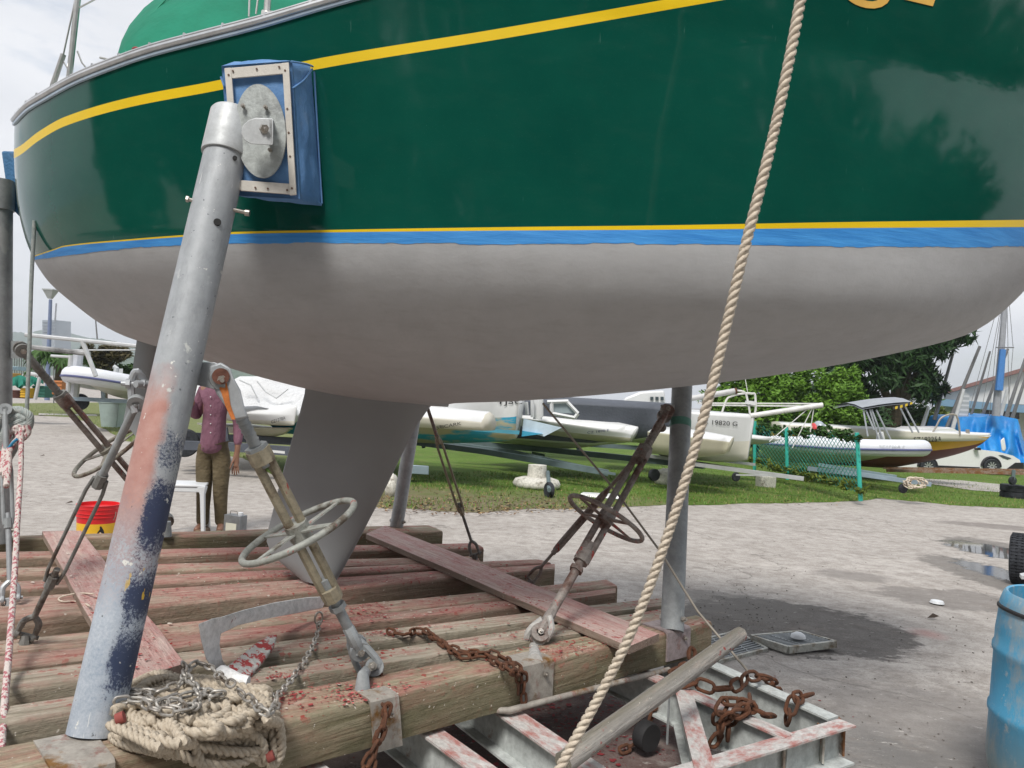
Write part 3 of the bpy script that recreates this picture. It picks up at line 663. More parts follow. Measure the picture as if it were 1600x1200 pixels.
# --- wheel braces
def brace(name, label, T, dT, B, dB_, wpx, wr, bodyr, mats, grp, k0=.15, k1=.78, twin=True, spokes=4, rodr=.012, fk=(.06, .05), lug=None, wt=None, parent=None, kind='brace', spin=.6, ratio=.22):
    A = P(*T, dT); Z = P(*B, dB_); ax = (Z - A).normalized(); Ln = (Z - A).length; M = frame_z(A, ax, VIEW(A).cross(ax)); s = (M.to_3x3() @ Vector((1, 0, 0))); o = M.to_3x3() @ Vector((0, 1, 0))
    if o.y > 0: o = -o
    th = thing(name, label, kind, Z, grp); at = lambda k: A + ax * (Ln * k)
    body, rod, whl, bl_ = mats
    # top rod and eye
    mb = MB(); mb.tube([at(.05), at(k0 + .06)], rodr, 12)
    for i in range(10): c = at(lerp(.07, k0, i / 10)); mb.tube([c, c + ax * .004], rodr * 1.12, 12)
    fork(mb, at(.11), at(0), o, fk[0], rodr * .95); mb.build('top_fork', rod, th)
    mb = MB(); bolt(mb, at(0), o, .013, fk[0] * 1.35); mb.build('top_bolt', bl_, th)
    mb = MB(); mb.tube([at(k0 - .012), at(k0 - .012) + ax * .018], rodr * 2.0, 6); mb.build('lock_nut', rod, th)
    mb = MB(); h = bodyr
    mb.tube([at(k0), at(k0 + .045)], h * 1.2, 8); mb.tube([at(k1 - .045), at(k1)], h * 1.05, 8)
    if twin:
        for q in (-1, 1):
            p0 = at(k0 + .01) + s * q * h * .62; p1 = at(k1 - .01) + s * q * h * .62
            mb.tube([p0, p1], h * .5, 8, flat=s)
    else: mb.tube([at(k0 + .02), at(k1 - .02)], h * .9, 12)
    mb.build('body', body, th, smooth=30)
    mb = MB(); mb.tube([at(k1 - .08), at(.93)], rodr, 12); fork(mb, at(.92), at(1.0), o, fk[0], rodr); mb.tube([at(k1 + .02), at(k1 + .02) + ax * .022], rodr * 1.6, 6); mb.build('bottom_fork', rod, th)
    mb = MB(); bolt(mb, at(1.0), o, .012, fk[0] * 1.4); mb.build('bottom_bolt', bl_, th)
    if wr:
        kk = wt if wt is not None else (P(*wpx, lerp(dT, dB_, .5)) - A).dot(ax) / Ln; c = at(kk); w = MB(); best = None; o0 = o
        for q in range(-45, 46):
            o2 = (Matrix.Rotation(R(q), 3, s) @ o0); e_ = abs(abs(s.cross(o2).dot(VIEW(c))) - ratio) + abs(q) * .0006
            if best is None or e_ < best[0]: best = (e_, o2)
        o = best[1]; axw = s.cross(o)
        pts = [c + s * (math.cos(a) * wr) + o * (math.sin(a) * wr) for a in [2 * math.pi * i / 56 for i in range(56)]]
        rim_r = wr * .058; w.tube(pts, rim_r, 10, closed=True); wo = w.build('hand_wheel', whl, th, origin=c)
        mb = MB()
        for i in range(spokes):
            a = 2 * math.pi * i / spokes + spin; e = s * math.cos(a) + o * math.sin(a); f = s * -math.sin(a) + o * math.cos(a)
            p0 = c + e * bodyr * 1.0; p1 = c + e * wr * .97; w0, w1 = .020, .009; tt = axw * .003
            q = [p0 - f * w0, p1 - f * w1, p1 + f * w1, p0 + f * w0]; mb.prism([v - tt for v in q], [v + tt for v in q])
        mb.tube([c - ax * .03, c + ax * .03], bodyr * 1.2, 8); mb.build('spoke', whl, wo)
    return th, A, Z, ax, at, s, o
GB = 'hand wheel braces between the props and the cradle deck'
dz1 = depth(D(578, 1046)); dT1 = lerp(dA, dA + .5, .57) + .02
b1 = brace('wheel_brace', 'tan brace with pale green hand wheel before the keel, orange rust at its eye', (345, 590), dT1, (560, 1012), dz1 - .03, (450, 838), .205, .034, (BRACET, GALV2, WHEELG, BOLT), GB, .24, .80, True, 4, .019, (.05, .05))
# plate lug on the near prop and big shackle eye with the orange rust streak
mb = MB(); pts = [(300, 566), (335, 566), (352, 573), (361, 588), (359, 604), (345, 612), (330, 607), (300, 600)]
mb.prism(Q(pts, dT1 + .012), Q(pts, dT1 + .026)); mb.build('lug_plate', GALV, propA, bevel=.002)
mb = MB(); vv = -VIEW(P(345, 588, 1)); c = P(345, 588, dT1 - .035); M3 = frame_z(c, vv).to_3x3()
mb.lathe([(.012, 0), (.026, 0), (.026, .004), (.012, .004)], 24, M3, c=c + vv * .004); mb.build('washer', rusty('rust_washer', (.2, .09, .06), (.16, .06, .04), .3, .6), b1[0])
pts = [(328, 572), (345, 566), (360, 575), (365, 590), (376, 610), (383, 640), (388, 652), (365, 657), (356, 640), (338, 615), (328, 592)]
mb = MB(); mb.prism(Q(pts, dT1 - .028), Q(pts, dT1 + .008)); mb.build('eye_plate', GALV, b1[0], bevel=.006)
pts = [(338, 598), (354, 598), (357, 612), (360, 632), (368, 655), (362, 656), (352, 634), (346, 614)]
mb = MB(); mb.prism(Q(pts, dT1 - .0305), Q(pts, dT1 - .029)); mb.build('rust_streak', paint('orange_rust_streak', (.50, .16, .04), .85, 0, .3, 30), b1[0])
# lower shackle and eye of that brace on the front beam
def lug(p, h, r, mat, parent, pinaxis=None):
    mb = MB(); p = Vector(p); a = pinaxis or Vector((1, 0, 0)); mb.tube([p - UP * .01, p + UP * h * .6, p + UP * h], [r * 1.6, r * 1.1, r * 1.0], 12); eye(mb, p + UP * (h + r), a, r * 2.0, r * 1.3)
    return mb.build('deck_eye', mat, parent)
mb = MB(); e0 = P(562, 1014, dz1 - .03); e1 = P(580, 1040, dz1); mb.tube(smoothpath([P(546, 990, dz1 - .03), P(549, 1018, dz1 - .02), P(560, 1045, dz1), P(572, 1062, dz1)], 5), .012, 8)
mb.tube(smoothpath([P(560, 1000, dz1 - .05), P(578, 1018, dz1 - .05), P(590, 1034, dz1 - .05), P(592, 1050, dz1 - .05)], 5), [.014] * 10 + [.017] * 6, 8)
eye(mb, P(585, 1042, dz1 - .055), -VIEW(e1), .033, .022); mb.build('shackle', GALV2, b1[0])
mb = MB(); bolt(mb, P(582, 1041, dz1 - .06), -VIEW(e1), .015, .05); mb.build('shackle_bolt', BOLT, b1[0])
mb = MB(); q = D(566, 1078); mb.tube([q - UP * .01, q + UP * .05, P(574, 1046, dz1 - .02)], [.03, .02, .018], 12); mb.build('deck_eye', GALV2, b1[0])
dz2 = depth(D(842, 1000)); lB = lambda y: (bB.lerp(tB, (986 - y) / 486.0)); dT2 = depth(lB(645)) - .085
b2 = brace('wheel_brace', 'rusted brace with red flecked hand wheel fixed to the upright prop behind the rope', (1040, 646), dT2, (842, 992), dz2 - .03, (937, 810), .200, .036, (BRACER, BRACER, BRACER, BOLT), GB, .20, .72, True, 4, .021, (.055, .05))
mb = MB(); pts = [(1032, 632), (1054, 632), (1054, 655), (1032, 655)]; mb.prism(Q(pts, dT2 + .02), Q(pts, dT2 + .032)); mb.build('lug_plate', GALVL, pB, bevel=.002)
mb = MB(); mb.tube(smoothpath([P(848, 968, dz2 - .02), P(828, 985, dz2 - .02), P(824, 1003, dz2 - .01), P(832, 1022, dz2)], 4), .017, 8); mb.tube(smoothpath([P(858, 962, dz2 - .03), P(862, 982, dz2 - .05), P(853, 1000, dz2 - .05)], 4), .014, 8); eye(mb, P(843, 997, dz2 - .045), -VIEW(P(843, 997, 1)), .03, .025); mb.tube([D(836, 1034), P(834, 1008, dz2 - .01)], [.032, .02], 12); mb.build('deck_eye', rusty('white_crusted_steel', (.5, .49, .47), (.25, .14, .1), .58, .68, (.45, .1, .08), .62, .66), b2[0])
def turnbuckle(label, T, dT, B, dB_, k0, k1, r, mats, gap=.022, fk=.05, brr=.006, topfork=True, grp='open turnbuckles of the cradle'):
    A = P(*T, dT); Z = P(*B, dB_); ax = (Z - A).normalized(); Ln = (Z - A).length; M = frame_z(A, ax, VIEW(A).cross(ax)); s = M.to_3x3() @ Vector((1, 0, 0)); o = M.to_3x3() @ Vector((0, 1, 0)); at = lambda k: A + ax * (Ln * k)
    th = thing('turnbuckle', label, 'turnbuckle', Z, grp)
    mb = MB(); mb.tube([at(0), at(k0 + .03)], r, 12)
    if topfork: eye(mb, at(0), o, r * 2.2, r * 1.6)
    mb.build('top_rod', mats[0], th)
    mb = MB(); mb.tube([at(k0 - .02), at(k0 + .03)], r * 1.5, 8); mb.tube([at(k1 - .03), at(k1 + .02)], r * 1.4, 8)
    for q in (-1, 1): mb.tube([at(k0) + s * q * gap * .75, at(lerp(k0, k1, .12)) + s * q * gap, at(lerp(k0, k1, .88)) + s * q * gap, at(k1) + s * q * gap * .75], brr, 8)
    mb.build('body', mats[1], th)
    mb = MB(); mb.tube([at(k1 - .06), at(.92)], r * .85, 12); fork(mb, at(.91), at(1), s, fk, r * .8); mb.tube([at(1) - s * fk * .8, at(1) + s * fk * .8], r * .6, 8); mb.build('bottom_fork', mats[2], th)
    mb = MB(); q = at(1); mb.tube([Vector((q.x, q.y, dz(q.x))) - UP * .01, q], [r * 1.8, r * 1.2], 8); mb.build('deck_eye', mats[2], th)
    return th, A, Z, at
dT3 = lerp(dA, dA + .5, (1146 - 600) / 964) - .01
dZ3 = depth(D(42, 1006)); 
mb = MB(); mb.tube(smoothpath([P(228, 600, dT3 + .03), P(214, 580, dT3), P(206, 595, dT3), P(206, 625, dT3), P(212, 645, dT3)], 5), .011, 8); mb.tube([P(212, 600, dT3 - .02), P(245, 601, dT3 + .05)], .012, 10); mb.tube([P(214, 634, dT3), P(238, 628, dT3 + .04)], .014, 8); bolt(mb, P(212, 600, dT3), Vector((-1, -.3, 0)), .014, .03); mb.build('shackle', GALV, propA)
turnbuckle('large open turnbuckle shackled to the near prop and slanting down over the wide plank', (214, 630), dT3, (40, 992), dZ3, .30, .75, .0125, (GALV2, RODM, RODM), .026, .055, .0062)
dZ4 = depth(D(744, 874)); turnbuckle('slim rusty turnbuckle running from under the hull to a timber end right of the keel', (664, 625), dZ4 - .15, (743, 866), dZ4, .25, .72, .011, (BRACER, BRACET, RODM), .018, .05, .008)
dZ5 = depth(D(826, 912)); turnbuckle('second thin turnbuckle behind the rusted wheel brace, ending at a timber tip', (1034, 668), depth(lB(668)) - .03, (828, 906), dZ5, .42, .80, .011, (BRACER, BRACER, BRACER), .010, .045, .012)
dZ6 = depth(D(14, 946)); turnbuckle('turnbuckle at the left behind the red flecked rope, ending in a forged fork', (8, 640), dZ6 + .2, (16, 936), dZ6, .30, .62, .012, (GALV2, GALV2, GALV), .016, .055, .008)
# far left brace
dZ7 = depth(D(262, 830)); b3 = brace('wheel_brace', 'brownish brace with a scuffed hand wheel at the left, tied to the far stern prop', (34, 546), dL - .05, (259, 812), dZ7, (154, 686), .215, .034, (BRACER, RODM, BRACE, BOLT), GB, .24, .84, True, 3, .02, (.06, .05), wt=.56, spin=1.2)
mb = MB(); pts = [(-4, 532), (36, 533), (44, 545), (38, 560), (-4, 560)]; mb.prism(Q(pts, dL), Q(pts, dL + .014)); mb.build('lug_plate', GALV2, pL)
mb = MB(); q = D(259, 838); mb.tube([q, q + UP * .09], [.035, .025], 12); eye(mb, P(259, 812, dZ7), -VIEW(q), .045, .04); mb.build('deck_eye', GALV2, b3[0])
# ---------------- shoes, front beam hardware ----------------
FB0, FB1 = D(-60, 1245), D(1113, 972); BAX = (FB1 - FB0).normalized(); BN = BAX.cross(UP).normalized()
if BN.y > 0: BN = -BN
def beampt(px):
    lo, hi = 0.0, 1.0
    for _ in range(40):
        m = (lo + hi) / 2
        if proj(FB0.lerp(FB1, m))[0] < px: lo = m
        else: hi = m
    return FB0.lerp(FB1, lo)
def shoe(px0, px1, drop, back, label, mat=SHOE, lean=0):
    a, b = beampt(px0), beampt(px1); t = .008; e = BN; th = thing('steel_shoe', label, 'steel plate', (a + b) / 2, 'bolted shoes on the front beam')
    mb = MB(); o1 = .004; prof = [(-back, .012), (-.02, .012), (.002, .010), (.012, .002), (.014, -.02), (.015, -drop)]
    rows = []
    for k in range(5):
        c = a.lerp(b, k / 4); rows.append([c + e * (p[0]) + UP * (p[1]) - BAX * lean * p[1] for p in prof] + [c + e * (p[0] - t * .2) + UP * (p[1] - t) if i < 2 else c + e * (p[0] - t) + UP * (p[1] - (t if i < 4 else 0)) - BAX * lean * p[1] for i, p in reversed(list(enumerate(prof)))])
    mb.grid(rows, closed=True); k = len(rows[0]); mb.add(rows[0], [tuple(range(k))]); mb.add(rows[-1], [tuple(range(k))])
    mb.build('plate', mat, th, smooth=30)
    mb = MB(); w = (b - a)
    for (u, v) in ((.7, .045), (.25, .115)):
        c = a + w * u + e * .015 - UP * v * drop / .155; mb = MB(); bolt(mb, c, e, .010, .006); mb.build('bolt_head', BOLT, th); return th
shoe(82, 178, .16, .21, 'broad worn shoe under the foot of the blue painted prop')
shoe(576, 620, .17, .07, 'narrow rust edged shoe beside the rusty chain and lower left bolt eye', lean=.15)
shoe(814, 862, .155, .10, 'cream shoe with rusty rim below the white crusted eye')
shoe(1040, 1076, .135, .14, 'purplish shoe under the upright prop at the corner of the cradle', rusty('purplish_shoe', (.36, .30, .30), (.24, .08, .05), .55, .66, scale=6))
# ---------------- steel frame under the deck ----------------
frame = thing('cradle_undercarriage', 'pale painted I-beam frame with red dusted flanges under the timber deck', 'steel frame', G(1000, 1190))
TOFF = -.175
def ibeam(p, q, w=.085, h=.165, name='i_beam', top=0, mat=(FRAMEW, FRAMER), ch=False, wq=None):
    A = D(*p, TOFF + top); Z = D(*q, TOFF + top); ax = (Z - A).normalized(); s = ax.cross(UP).normalized(); t = .009; mb = MB()
    def bx(x0, x1, z0, z1, m):
        v = [A + s * x0 + UP * z0, A + s * x1 + UP * z0, A + s * x1 + UP * z1, A + s * x0 + UP * z1]; w_ = [u + (Z - A) for u in v]; mb.prism(v, w_, m)
    bx(-w/2, w/2, -t, 0, 1); bx(-w/2, w/2, -h, -h + t, 0)
    if ch: bx(-w/2 if ch < 0 else w/2 - t, -w/2 + t if ch < 0 else w/2, -h + t, -t, 0)
    else: bx(-t/2, t/2, -h + t, -t, 0)
    return mb.build(name, list(mat), frame, frame=frame_z(A, ax, UP))
ibeam((560, 1060), (765, 1208)); ibeam((690, 1040), (930, 1205), .10); ibeam((930, 1016), (1232, 1150), .075, top=-.001); ibeam((1040, 1004), (1302, 1121), .075, top=-.002, mat=(FRAMEW, FRAMEW))
ibeam((1030, 1216), (1324, 1128), .08, .165, 'end_channel', top=-.004, ch=-1); ibeam((1068, 1078), (1112, 1238), .075, .165, 'diagonal_beam', top=.003)
ibeam((380, 1110), (560, 1260), top=-.003)
mb = MB()
for px, py in ((1225, 1155), (1286, 1138), (1318, 1128)):
    a = D(px, py, TOFF - .012); mb = MB(); mb.box(a - UP * .07 + Vector((0, .02, 0)), (.008, .07, .14)); mb.build('stiffener', rusty('rusty_stiffener', (.45, .44, .40), (.26, .11, .04), .42, .56), frame)
mb = MB(); a = G(1010, 1150, .09); mb.lathe([(.03, -.03), (.06, -.03), (.065, -.02), (.065, .02), (.06, .03), (.03, .03)], 24, frame_z(a, (.6, -.8, 0)).to_3x3(), c=a); mb.build('castor_wheel', paint('black_rubber', (.02, .02, .022), .75, 0, .3, 20), frame)
RUBBER = paint('black_rubber', (.02, .02, .022), .75)
mb = MB(); mb.tube([D(1005, 1052, TOFF - .02), D(1003, 1052, TOFF - .02) - UP * .2], .006, 6); mb.tube([D(1046, 1085, TOFF - .02), D(1046, 1085, TOFF - .02) - UP * .22], .006, 6); mb.build('hanging_rod', GALV2, frame)
# ---------------- chains ----------------
def chain(name, label, pts, ln, wr, mat, group=None, seed=0, parent=None, sub=10, aspect=.62):
    rnd = random.Random(seed); path = smoothpath(pts, sub); mb = MB()
    d = [0]
    for i in range(1, len(path)): d.append(d[-1] + (path[i] - path[i-1]).length)
    tot = d[-1]; pitch = ln - 2 * wr * 1.1; n = int(tot / pitch)
    def atl(x):
        for i in range(1, len(d)):
            if d[i] >= x: return path[i-1].lerp(path[i], (x - d[i-1]) / max(1e-6, d[i] - d[i-1]))
        return path[-1]
    roll = rnd.random() * 3
    for i in range(n):
        a = atl(i * pitch); b = atl((i + 1) * pitch); c = (a + b) / 2; ax = (b - a).normalized(); x = ax.orthogonal().normalized(); y = ax.cross(x)
        r = roll + (i % 2) * math.pi / 2 + rnd.uniform(-.35, .35); e = x * math.cos(r) + y * math.sin(r); hw = ln * aspect / 2 - wr; hl = ln / 2 - wr
        lp = []
        for k in range(16):
            w = 2 * math.pi * k / 16; cx, sy = math.cos(w), math.sin(w); lp.append(c + e * (hw * cx) + ax * ((hl - hw) * (1 if sy > 0 else -1) * (1 if abs(sy) > .05 else 0) + hw * sy))
        mb.tube(lp, wr, 7, closed=True)
    o = mb.build(name, mat, parent, origin=path[0]);
    return tag(o, label, 'chain', group) if parent is None else o
GC = 'rusty chains of the cradle'
dq = lambda x, y, o=.02: D(x, y, o)
ff = lambda px, dn, out=.03: beampt(px) + BN * out - UP * dn
chain('rusty_chain', 'thin brown chain trailing across the red timbers and over the cream shoe', [dq(605, 985), dq(632, 992), dq(650, 985), dq(668, 990), dq(700, 1010), dq(735, 1020), dq(765, 1019, .03), dq(790, 1030), dq(806, 1040, .03), ff(812, .02), ff(811, .09), ff(814, .14)], .055, .0058, RUST, GC, 1)
chain('rusty_chain', 'second length of brown chain doubling back beside the cream shoe', [dq(662, 984), dq(690, 1004), dq(720, 1026), dq(752, 1022), dq(775, 1035), dq(800, 1050, .03), ff(806, .03, .02), ff(803, .12)], .055, .0058, RUST, GC, 2)
chain('rusty_chain', 'brown chain hanging from the lower left bolt eye down past the narrow shoe', [P(590, 1046, dz1 - .04), P(592, 1068, dz1 - .08), ff(590, .02, .05), ff(582, .09, .06), ff(566, .15, .06), ff(548, .22, .06), ff(528, .26, .08), ff(512, .33, .1)], .058, .0065, RUST, GC, 3)
chain('rusty_chain', 'doubled brown chain hanging below the narrow shoe', [ff(596, .0, .045), ff(580, .12, .045), ff(566, .19, .07), ff(556, .26, .08), ff(540, .34, .09)], .058, .0065, RUST, GC, 4)
tp_ = lambda x, y, o=.02: D(x, y, TOFF + o)
BIG = dict(aspect=.66)
chain('heavy_chain', 'heavy rusty chain lying over the outer pale I-beam', [tp_(1062, 1075, .0), tp_(1085, 1066, .03), tp_(1120, 1078), tp_(1150, 1072, .04), tp_(1172, 1056, .05), tp_(1195, 1057, .04), tp_(1206, 1066, .0), tp_(1215, 1085, -.12)], .10, .0085, RUST, GC, 5, **BIG)
chain('heavy_chain', 'heavy rusty chain bunched over the inner flange and hanging inside the frame', [tp_(1205, 1120, -.02), tp_(1188, 1112, .03), tp_(1160, 1100, .05), tp_(1140, 1092, .05), tp_(1124, 1106, .03), tp_(1122, 1130, -.05), tp_(1122, 1150, -.11), tp_(1125, 1172, -.16)], .095, .0085, RUST, GC, 6, **BIG)
chain('heavy_chain', 'short heavy chain loop dangling in front of the bunched one', [tp_(1178, 1104, .04), tp_(1160, 1108, .05), tp_(1145, 1122, .0), tp_(1136, 1145, -.08), tp_(1140, 1175, -.16)], .09, .0085, RUST, GC, 7, **BIG)
chain('heavy_chain', 'third heavy chain strand ending in a tangle inside the frame', [tp_(1172, 1090, .02), tp_(1168, 1112, .02), tp_(1135, 1118, .02), tp_(1128, 1140, -.06), tp_(1112, 1165, -.14), tp_(1118, 1180, -.16)], .09, .0085, RUST, GC, 8, **BIG)
chain('heavy_chain', 'heavy chain hooked over the outer flange near the frame corner', [tp_(1266, 1086, .02), tp_(1240, 1092, .035), tp_(1236, 1108, .0), tp_(1228, 1128, -.08), tp_(1222, 1142, -.12)], .10, .0085, RUST, GC, 9, **BIG)
chain('heavy_chain', 'heavy chain looped under the upright prop shoe', [ff(1078, .10, .02), ff(1068, .15, .05), ff(1052, .16, .07), ff(1036, .17, .06), ff(1034, .20, .08)], .09, .011, RUST, GC, 10, **BIG)
chain('rusty_chain', 'rusty chain sagging to the ground in the shade beneath the grey bar', [ff(1035, .2, .0), G(1020, 1110, .16), G(1005, 1150, .05), G(975, 1172, .02), G(955, 1172, .02)], .075, .008, RUST, GC, 11)
# ---------------- bars and pipes ----------------
BARM = wood_mat('silvery_weathered_bar', (.42, .40, .37), (.27, .255, .24), (.4, .1, .09), .75, .8, 0, 4)
a = P(880, 1192, 2.45); b = P(1158, 990, 3.35); mb = MB(); mb.tube([a, a.lerp(b, .3), a.lerp(b, .6), b.lerp(a, .01), b], [.036, .036, .035, .034, .029], 8); tag(mb.build('loose_bar', BARM, frame=frame_z(a, (b - a).cross(UP), b - a), smooth=50), 'stout silvery bar leaning from the ground up against the cradle corner', 'bar')
mb = MB(); a = ff(785, .175, .0); b = ff(1052, .165, .04); mb.tube([P(776, 1110, depth(a)), P(795, 1110, depth(a)), P(850, 1096, depth(a)+.1), P(1045, 1046, depth(b))], [.012, .0125, .0125, .0125], 10); tag(mb.build('thin_pipe', SHOE), 'thin pale pipe running just below the front beam', 'pipe')
# ---------------- anchor, ropes, coil ----------------
random.seed(5)
ANCM = rusty('galvanised_anchor', (.86, .87, .86), (.95, .94, .92), .5, .66, (.33, .07, .06), .70, .74, metal=.1, scale=6)
anc = thing('anchor', 'white galvanised boat anchor lying on the timbers with red flakes on its fluke', 'anchor', D(340, 1050))
def solid(name, px, d0, th, mat, parent, tilt=0, bevel=.003):
    def dd(x, y): return (d0(x, y) if callable(d0) else d0)
    a = [P(x, y, dd(x, y)) for x, y in px]; b = [P(x, y, dd(x, y) + th) + UP * tilt for x, y in px]; m = MB(); m.prism(a, b); return m.build(name, mat, parent, bevel=bevel)
dAn = lambda x, y: depth(D(x, 1050)) + (1050 - y) * .0016 - .05
sh = lambda x, y: lerp(depth(D(320, 1062)) - .02, depth(D(505, 966)) - .02, (x - 312) / 190)
solid('shank', [(310, 975), (333, 966), (345, 964), (380, 953), (430, 941), (480, 933), (502, 932), (508, 940), (504, 950), (470, 957), (420, 966), (372, 977), (345, 990), (343, 1008), (348, 1032), (362, 1052), (352, 1066), (336, 1052), (322, 1030), (314, 1000)], sh, .022, ANCM, anc)
mb = MB(); f = [(340, 1048, .03), (362, 1036, .045), (395, 1008, .055), (420, 992, .06), (433, 991, .06), (428, 1008, .045), (412, 1030, .03), (392, 1052, .02), (372, 1062, .02)]
a = [D(x, y, o) for x, y, o in f]; mb.prism([p - UP * .014 for p in a], a); mb.build('fluke', rusty('red_flecked_fluke', (.52, .52, .50), (.40, .40, .39), .5, .66, (.36, .05, .05), .50, .53, metal=.1, scale=9), anc, bevel=.003)
mb = MB(); mb.tube([D(345, 1052, .03), D(372, 1064, .03), D(388, 1066, .03)], [.028, .024, .02], 10); mb.build('crown', ANCM, anc)
mb = MB(); c = D(498, 966, .05); mb.tube([c + UP * (math.cos(a) * .026) + BAX * math.sin(a) * .018 for a in [2 * math.pi * i / 20 for i in range(20)]], .0045, 8, closed=True); mb.build('shackle', BOLT, anc)
CHM = rusty('dull_small_chain', (.42, .40, .37), (.15, .11, .08), .5, .66, metal=.5, rough=.5)
chain('anchor_chain', 'thin grey chain dropping from the anchor shackle to the rope coil', [D(498, 972, .04), D(497, 985, .03), D(488, 1010, .02), D(476, 1032, .02), D(462, 1052, .02), D(447, 1072, .02), D(436, 1084, .03), D(425, 1090, .06)], .042, .0035, CHM, 'grey anchor chains', 31)
def coil():
    rnd = random.Random(8); th = thing('rope_coil', 'heap of dusty laid rope coiled on the front of the cradle deck', 'rope', D(305, 1130)); r = .0150
    mb = MB(); n = 0
    def loop(cx, cy, rx, ry, h, ph, tilt, wob, a0=0, a1=2 * math.pi, k=40):
        pts = []
        for i in range(k + 1):
            a = a0 + (a1 - a0) * i / k; x = cx + math.cos(a) * rx * (1 + wob * .10 * math.sin(3 * a + ph)); y = cy + math.sin(a) * ry * (1 + wob * .2 * math.sin(2 * a + ph * 2)) + math.cos(a) * tilt
            pts.append((x, y, h + .012 * math.sin(2 * a + ph) + .006 * math.sin(5 * a + ph * 3)))
        return pts
    def place(x, y, o):
        e = curve([(150, 1190), (300, 1158), (445, 1122)], x)      # the beam's front edge: beyond it the rope hangs down its face
        if y > e: p = D(x, e, 0); p = p + BN * (.02 + o * .6) - UP * ((y - e) / F * depth(p)) + UP * o * .3; return p
        return D(x, y, o)
    L_ = []
    for i in range(30):
        q = rnd.random() ** .7; rx = lerp(48, 126, q); ry = lerp(16, 50, q) * rnd.uniform(.75, 1.1); e = 1 - q
        L_.append(loop(300 + rnd.uniform(-55, 55) * e + rnd.uniform(-6, 6), 1122 + rnd.uniform(-26, 20) * e + rnd.uniform(-6, 8), rx, ry, .016 + .040 * e + rnd.uniform(0, .022) * (.4 + e), rnd.random() * 6, rnd.uniform(-22, 12), rnd.uniform(.3, 1.1)))
    for i in range(7): L_.append(loop(238 + rnd.uniform(-10, 14), 1086 + rnd.uniform(-6, 8), rnd.uniform(36, 66), rnd.uniform(8, 22), .035 + i * .006, rnd.random() * 6, -12 + rnd.uniform(-6, 6), 1.2))
    for i in range(7): L_.append(loop(362 + rnd.uniform(-10, 12), 1106 + rnd.uniform(-8, 10), rnd.uniform(30, 62), rnd.uniform(14, 36), .04 + i * .006, rnd.random() * 6, -12 + rnd.uniform(-8, 8), 1.3))
    for i in range(4): L_.append(loop(400 + rnd.uniform(-8, 8), 1140 + rnd.uniform(-6, 6), rnd.uniform(16, 26), rnd.uniform(40, 56), .045 + i * .006, rnd.random() * 6, 4, 1))
    for pts in L_: mb.strand([place(*p) for p in pts], r, 4.7, 3, lumps=.36)
    for q in ([(255, 1115), (275, 1140), (288, 1165), (296, 1185), (306, 1210), (312, 1240)], [(180, 1128), (230, 1150), (275, 1162), (330, 1172), (375, 1175), (400, 1165)], [(172, 1132), (215, 1152), (262, 1176), (300, 1192), (350, 1194), (385, 1180)], [(335, 1150), (370, 1145), (392, 1160), (398, 1180), (412, 1194), (424, 1172), (418, 1130), (410, 1100)], [(178, 1110), (205, 1100), (240, 1104), (270, 1118), (300, 1126)]):
        mb.strand([place(p.x, p.y, .088) for p in smoothpath([Vector((x, y, 0)) for x, y in q], 8)], r, 4.7, 3, lumps=.36)
    mb.build('laid_rope', ROPED, th, smooth=70)
    mb = MB(); 
    for q, (x, y) in enumerate(((404, 1182), (188, 1122))):
        c = place(x, y, .11); mb.lathe([(0, -.011), (.0155, -.010), (.0155, .010), (0, .011)], 12, frame_z(c, (1, .3, .4)).to_3x3(), c=c)
        mb.build('rope_end_tape', paint('red_end_tape', (.26, .06, .05), .8), th, smooth=60); mb = MB()
    return place
cplace = coil()
for k, q in enumerate(([(178, 1086), (205, 1080), (240, 1082), (262, 1076), (285, 1066), (292, 1046), (305, 1036), (325, 1040), (345, 1058), (368, 1072)], [(178, 1096), (210, 1092), (245, 1098), (270, 1090), (300, 1084), (318, 1078), (338, 1086), (362, 1080)], [(288, 1036), (290, 1055), (304, 1070), (312, 1090), (300, 1108), (285, 1100), (268, 1094), (240, 1104)], [(180, 1075), (200, 1078), (232, 1086), (250, 1100), (278, 1112), (300, 1102), (325, 1090), (352, 1082)], [(372, 1080), (388, 1090), (402, 1102), (410, 1115), (425, 1112), (432, 1100), (430, 1088)], [(222, 1098), (240, 1108), (262, 1112), (290, 1110), (310, 1096)])):
    chain('small_chain', ['grey chain along the upper left of the rope coil, rising to the plank', 'second grey chain strand just below the upper left one on the rope coil', 'grey chain strand falling from the peak of the rope coil to its middle', 'slack grey chain strand sagging across the middle of the rope coil', 'short grey chain strand on the right shoulder of the rope coil', 'lowest short grey chain strand in the centre of the rope coil'][k], [cplace(x, y, .100 + .007 * (k % 3)) for x, y in q], .048, .0042, CHM, 'grey chain strands tangled in the rope coil', 40 + k)
# cream mooring rope
mb = MB(); pts = smoothpath([P(x, y, d) for x, y, d in [(1345, -560, 2.45), (1300, -300, 2.2), (1262, -60, 2.05), (1249, 10, 2.05), (1232, 100, 2.05), (1205, 225, 2.06), (1162, 395, 2.08), (1136, 505, 2.1), (1108, 620, 2.12), (1070, 752, 2.14), (1028, 880, 2.16), (985, 990, 2.18), (935, 1090, 2.2), (893, 1165, 2.2), (862, 1225, 2.2)]], 26)
mb.strand(pts, .0155, 4.6, 3, lumps=.34); tag(mb.build('mooring_rope', ROPE, smooth=70), 'long cream three strand rope hanging diagonally across the green hull', 'rope')
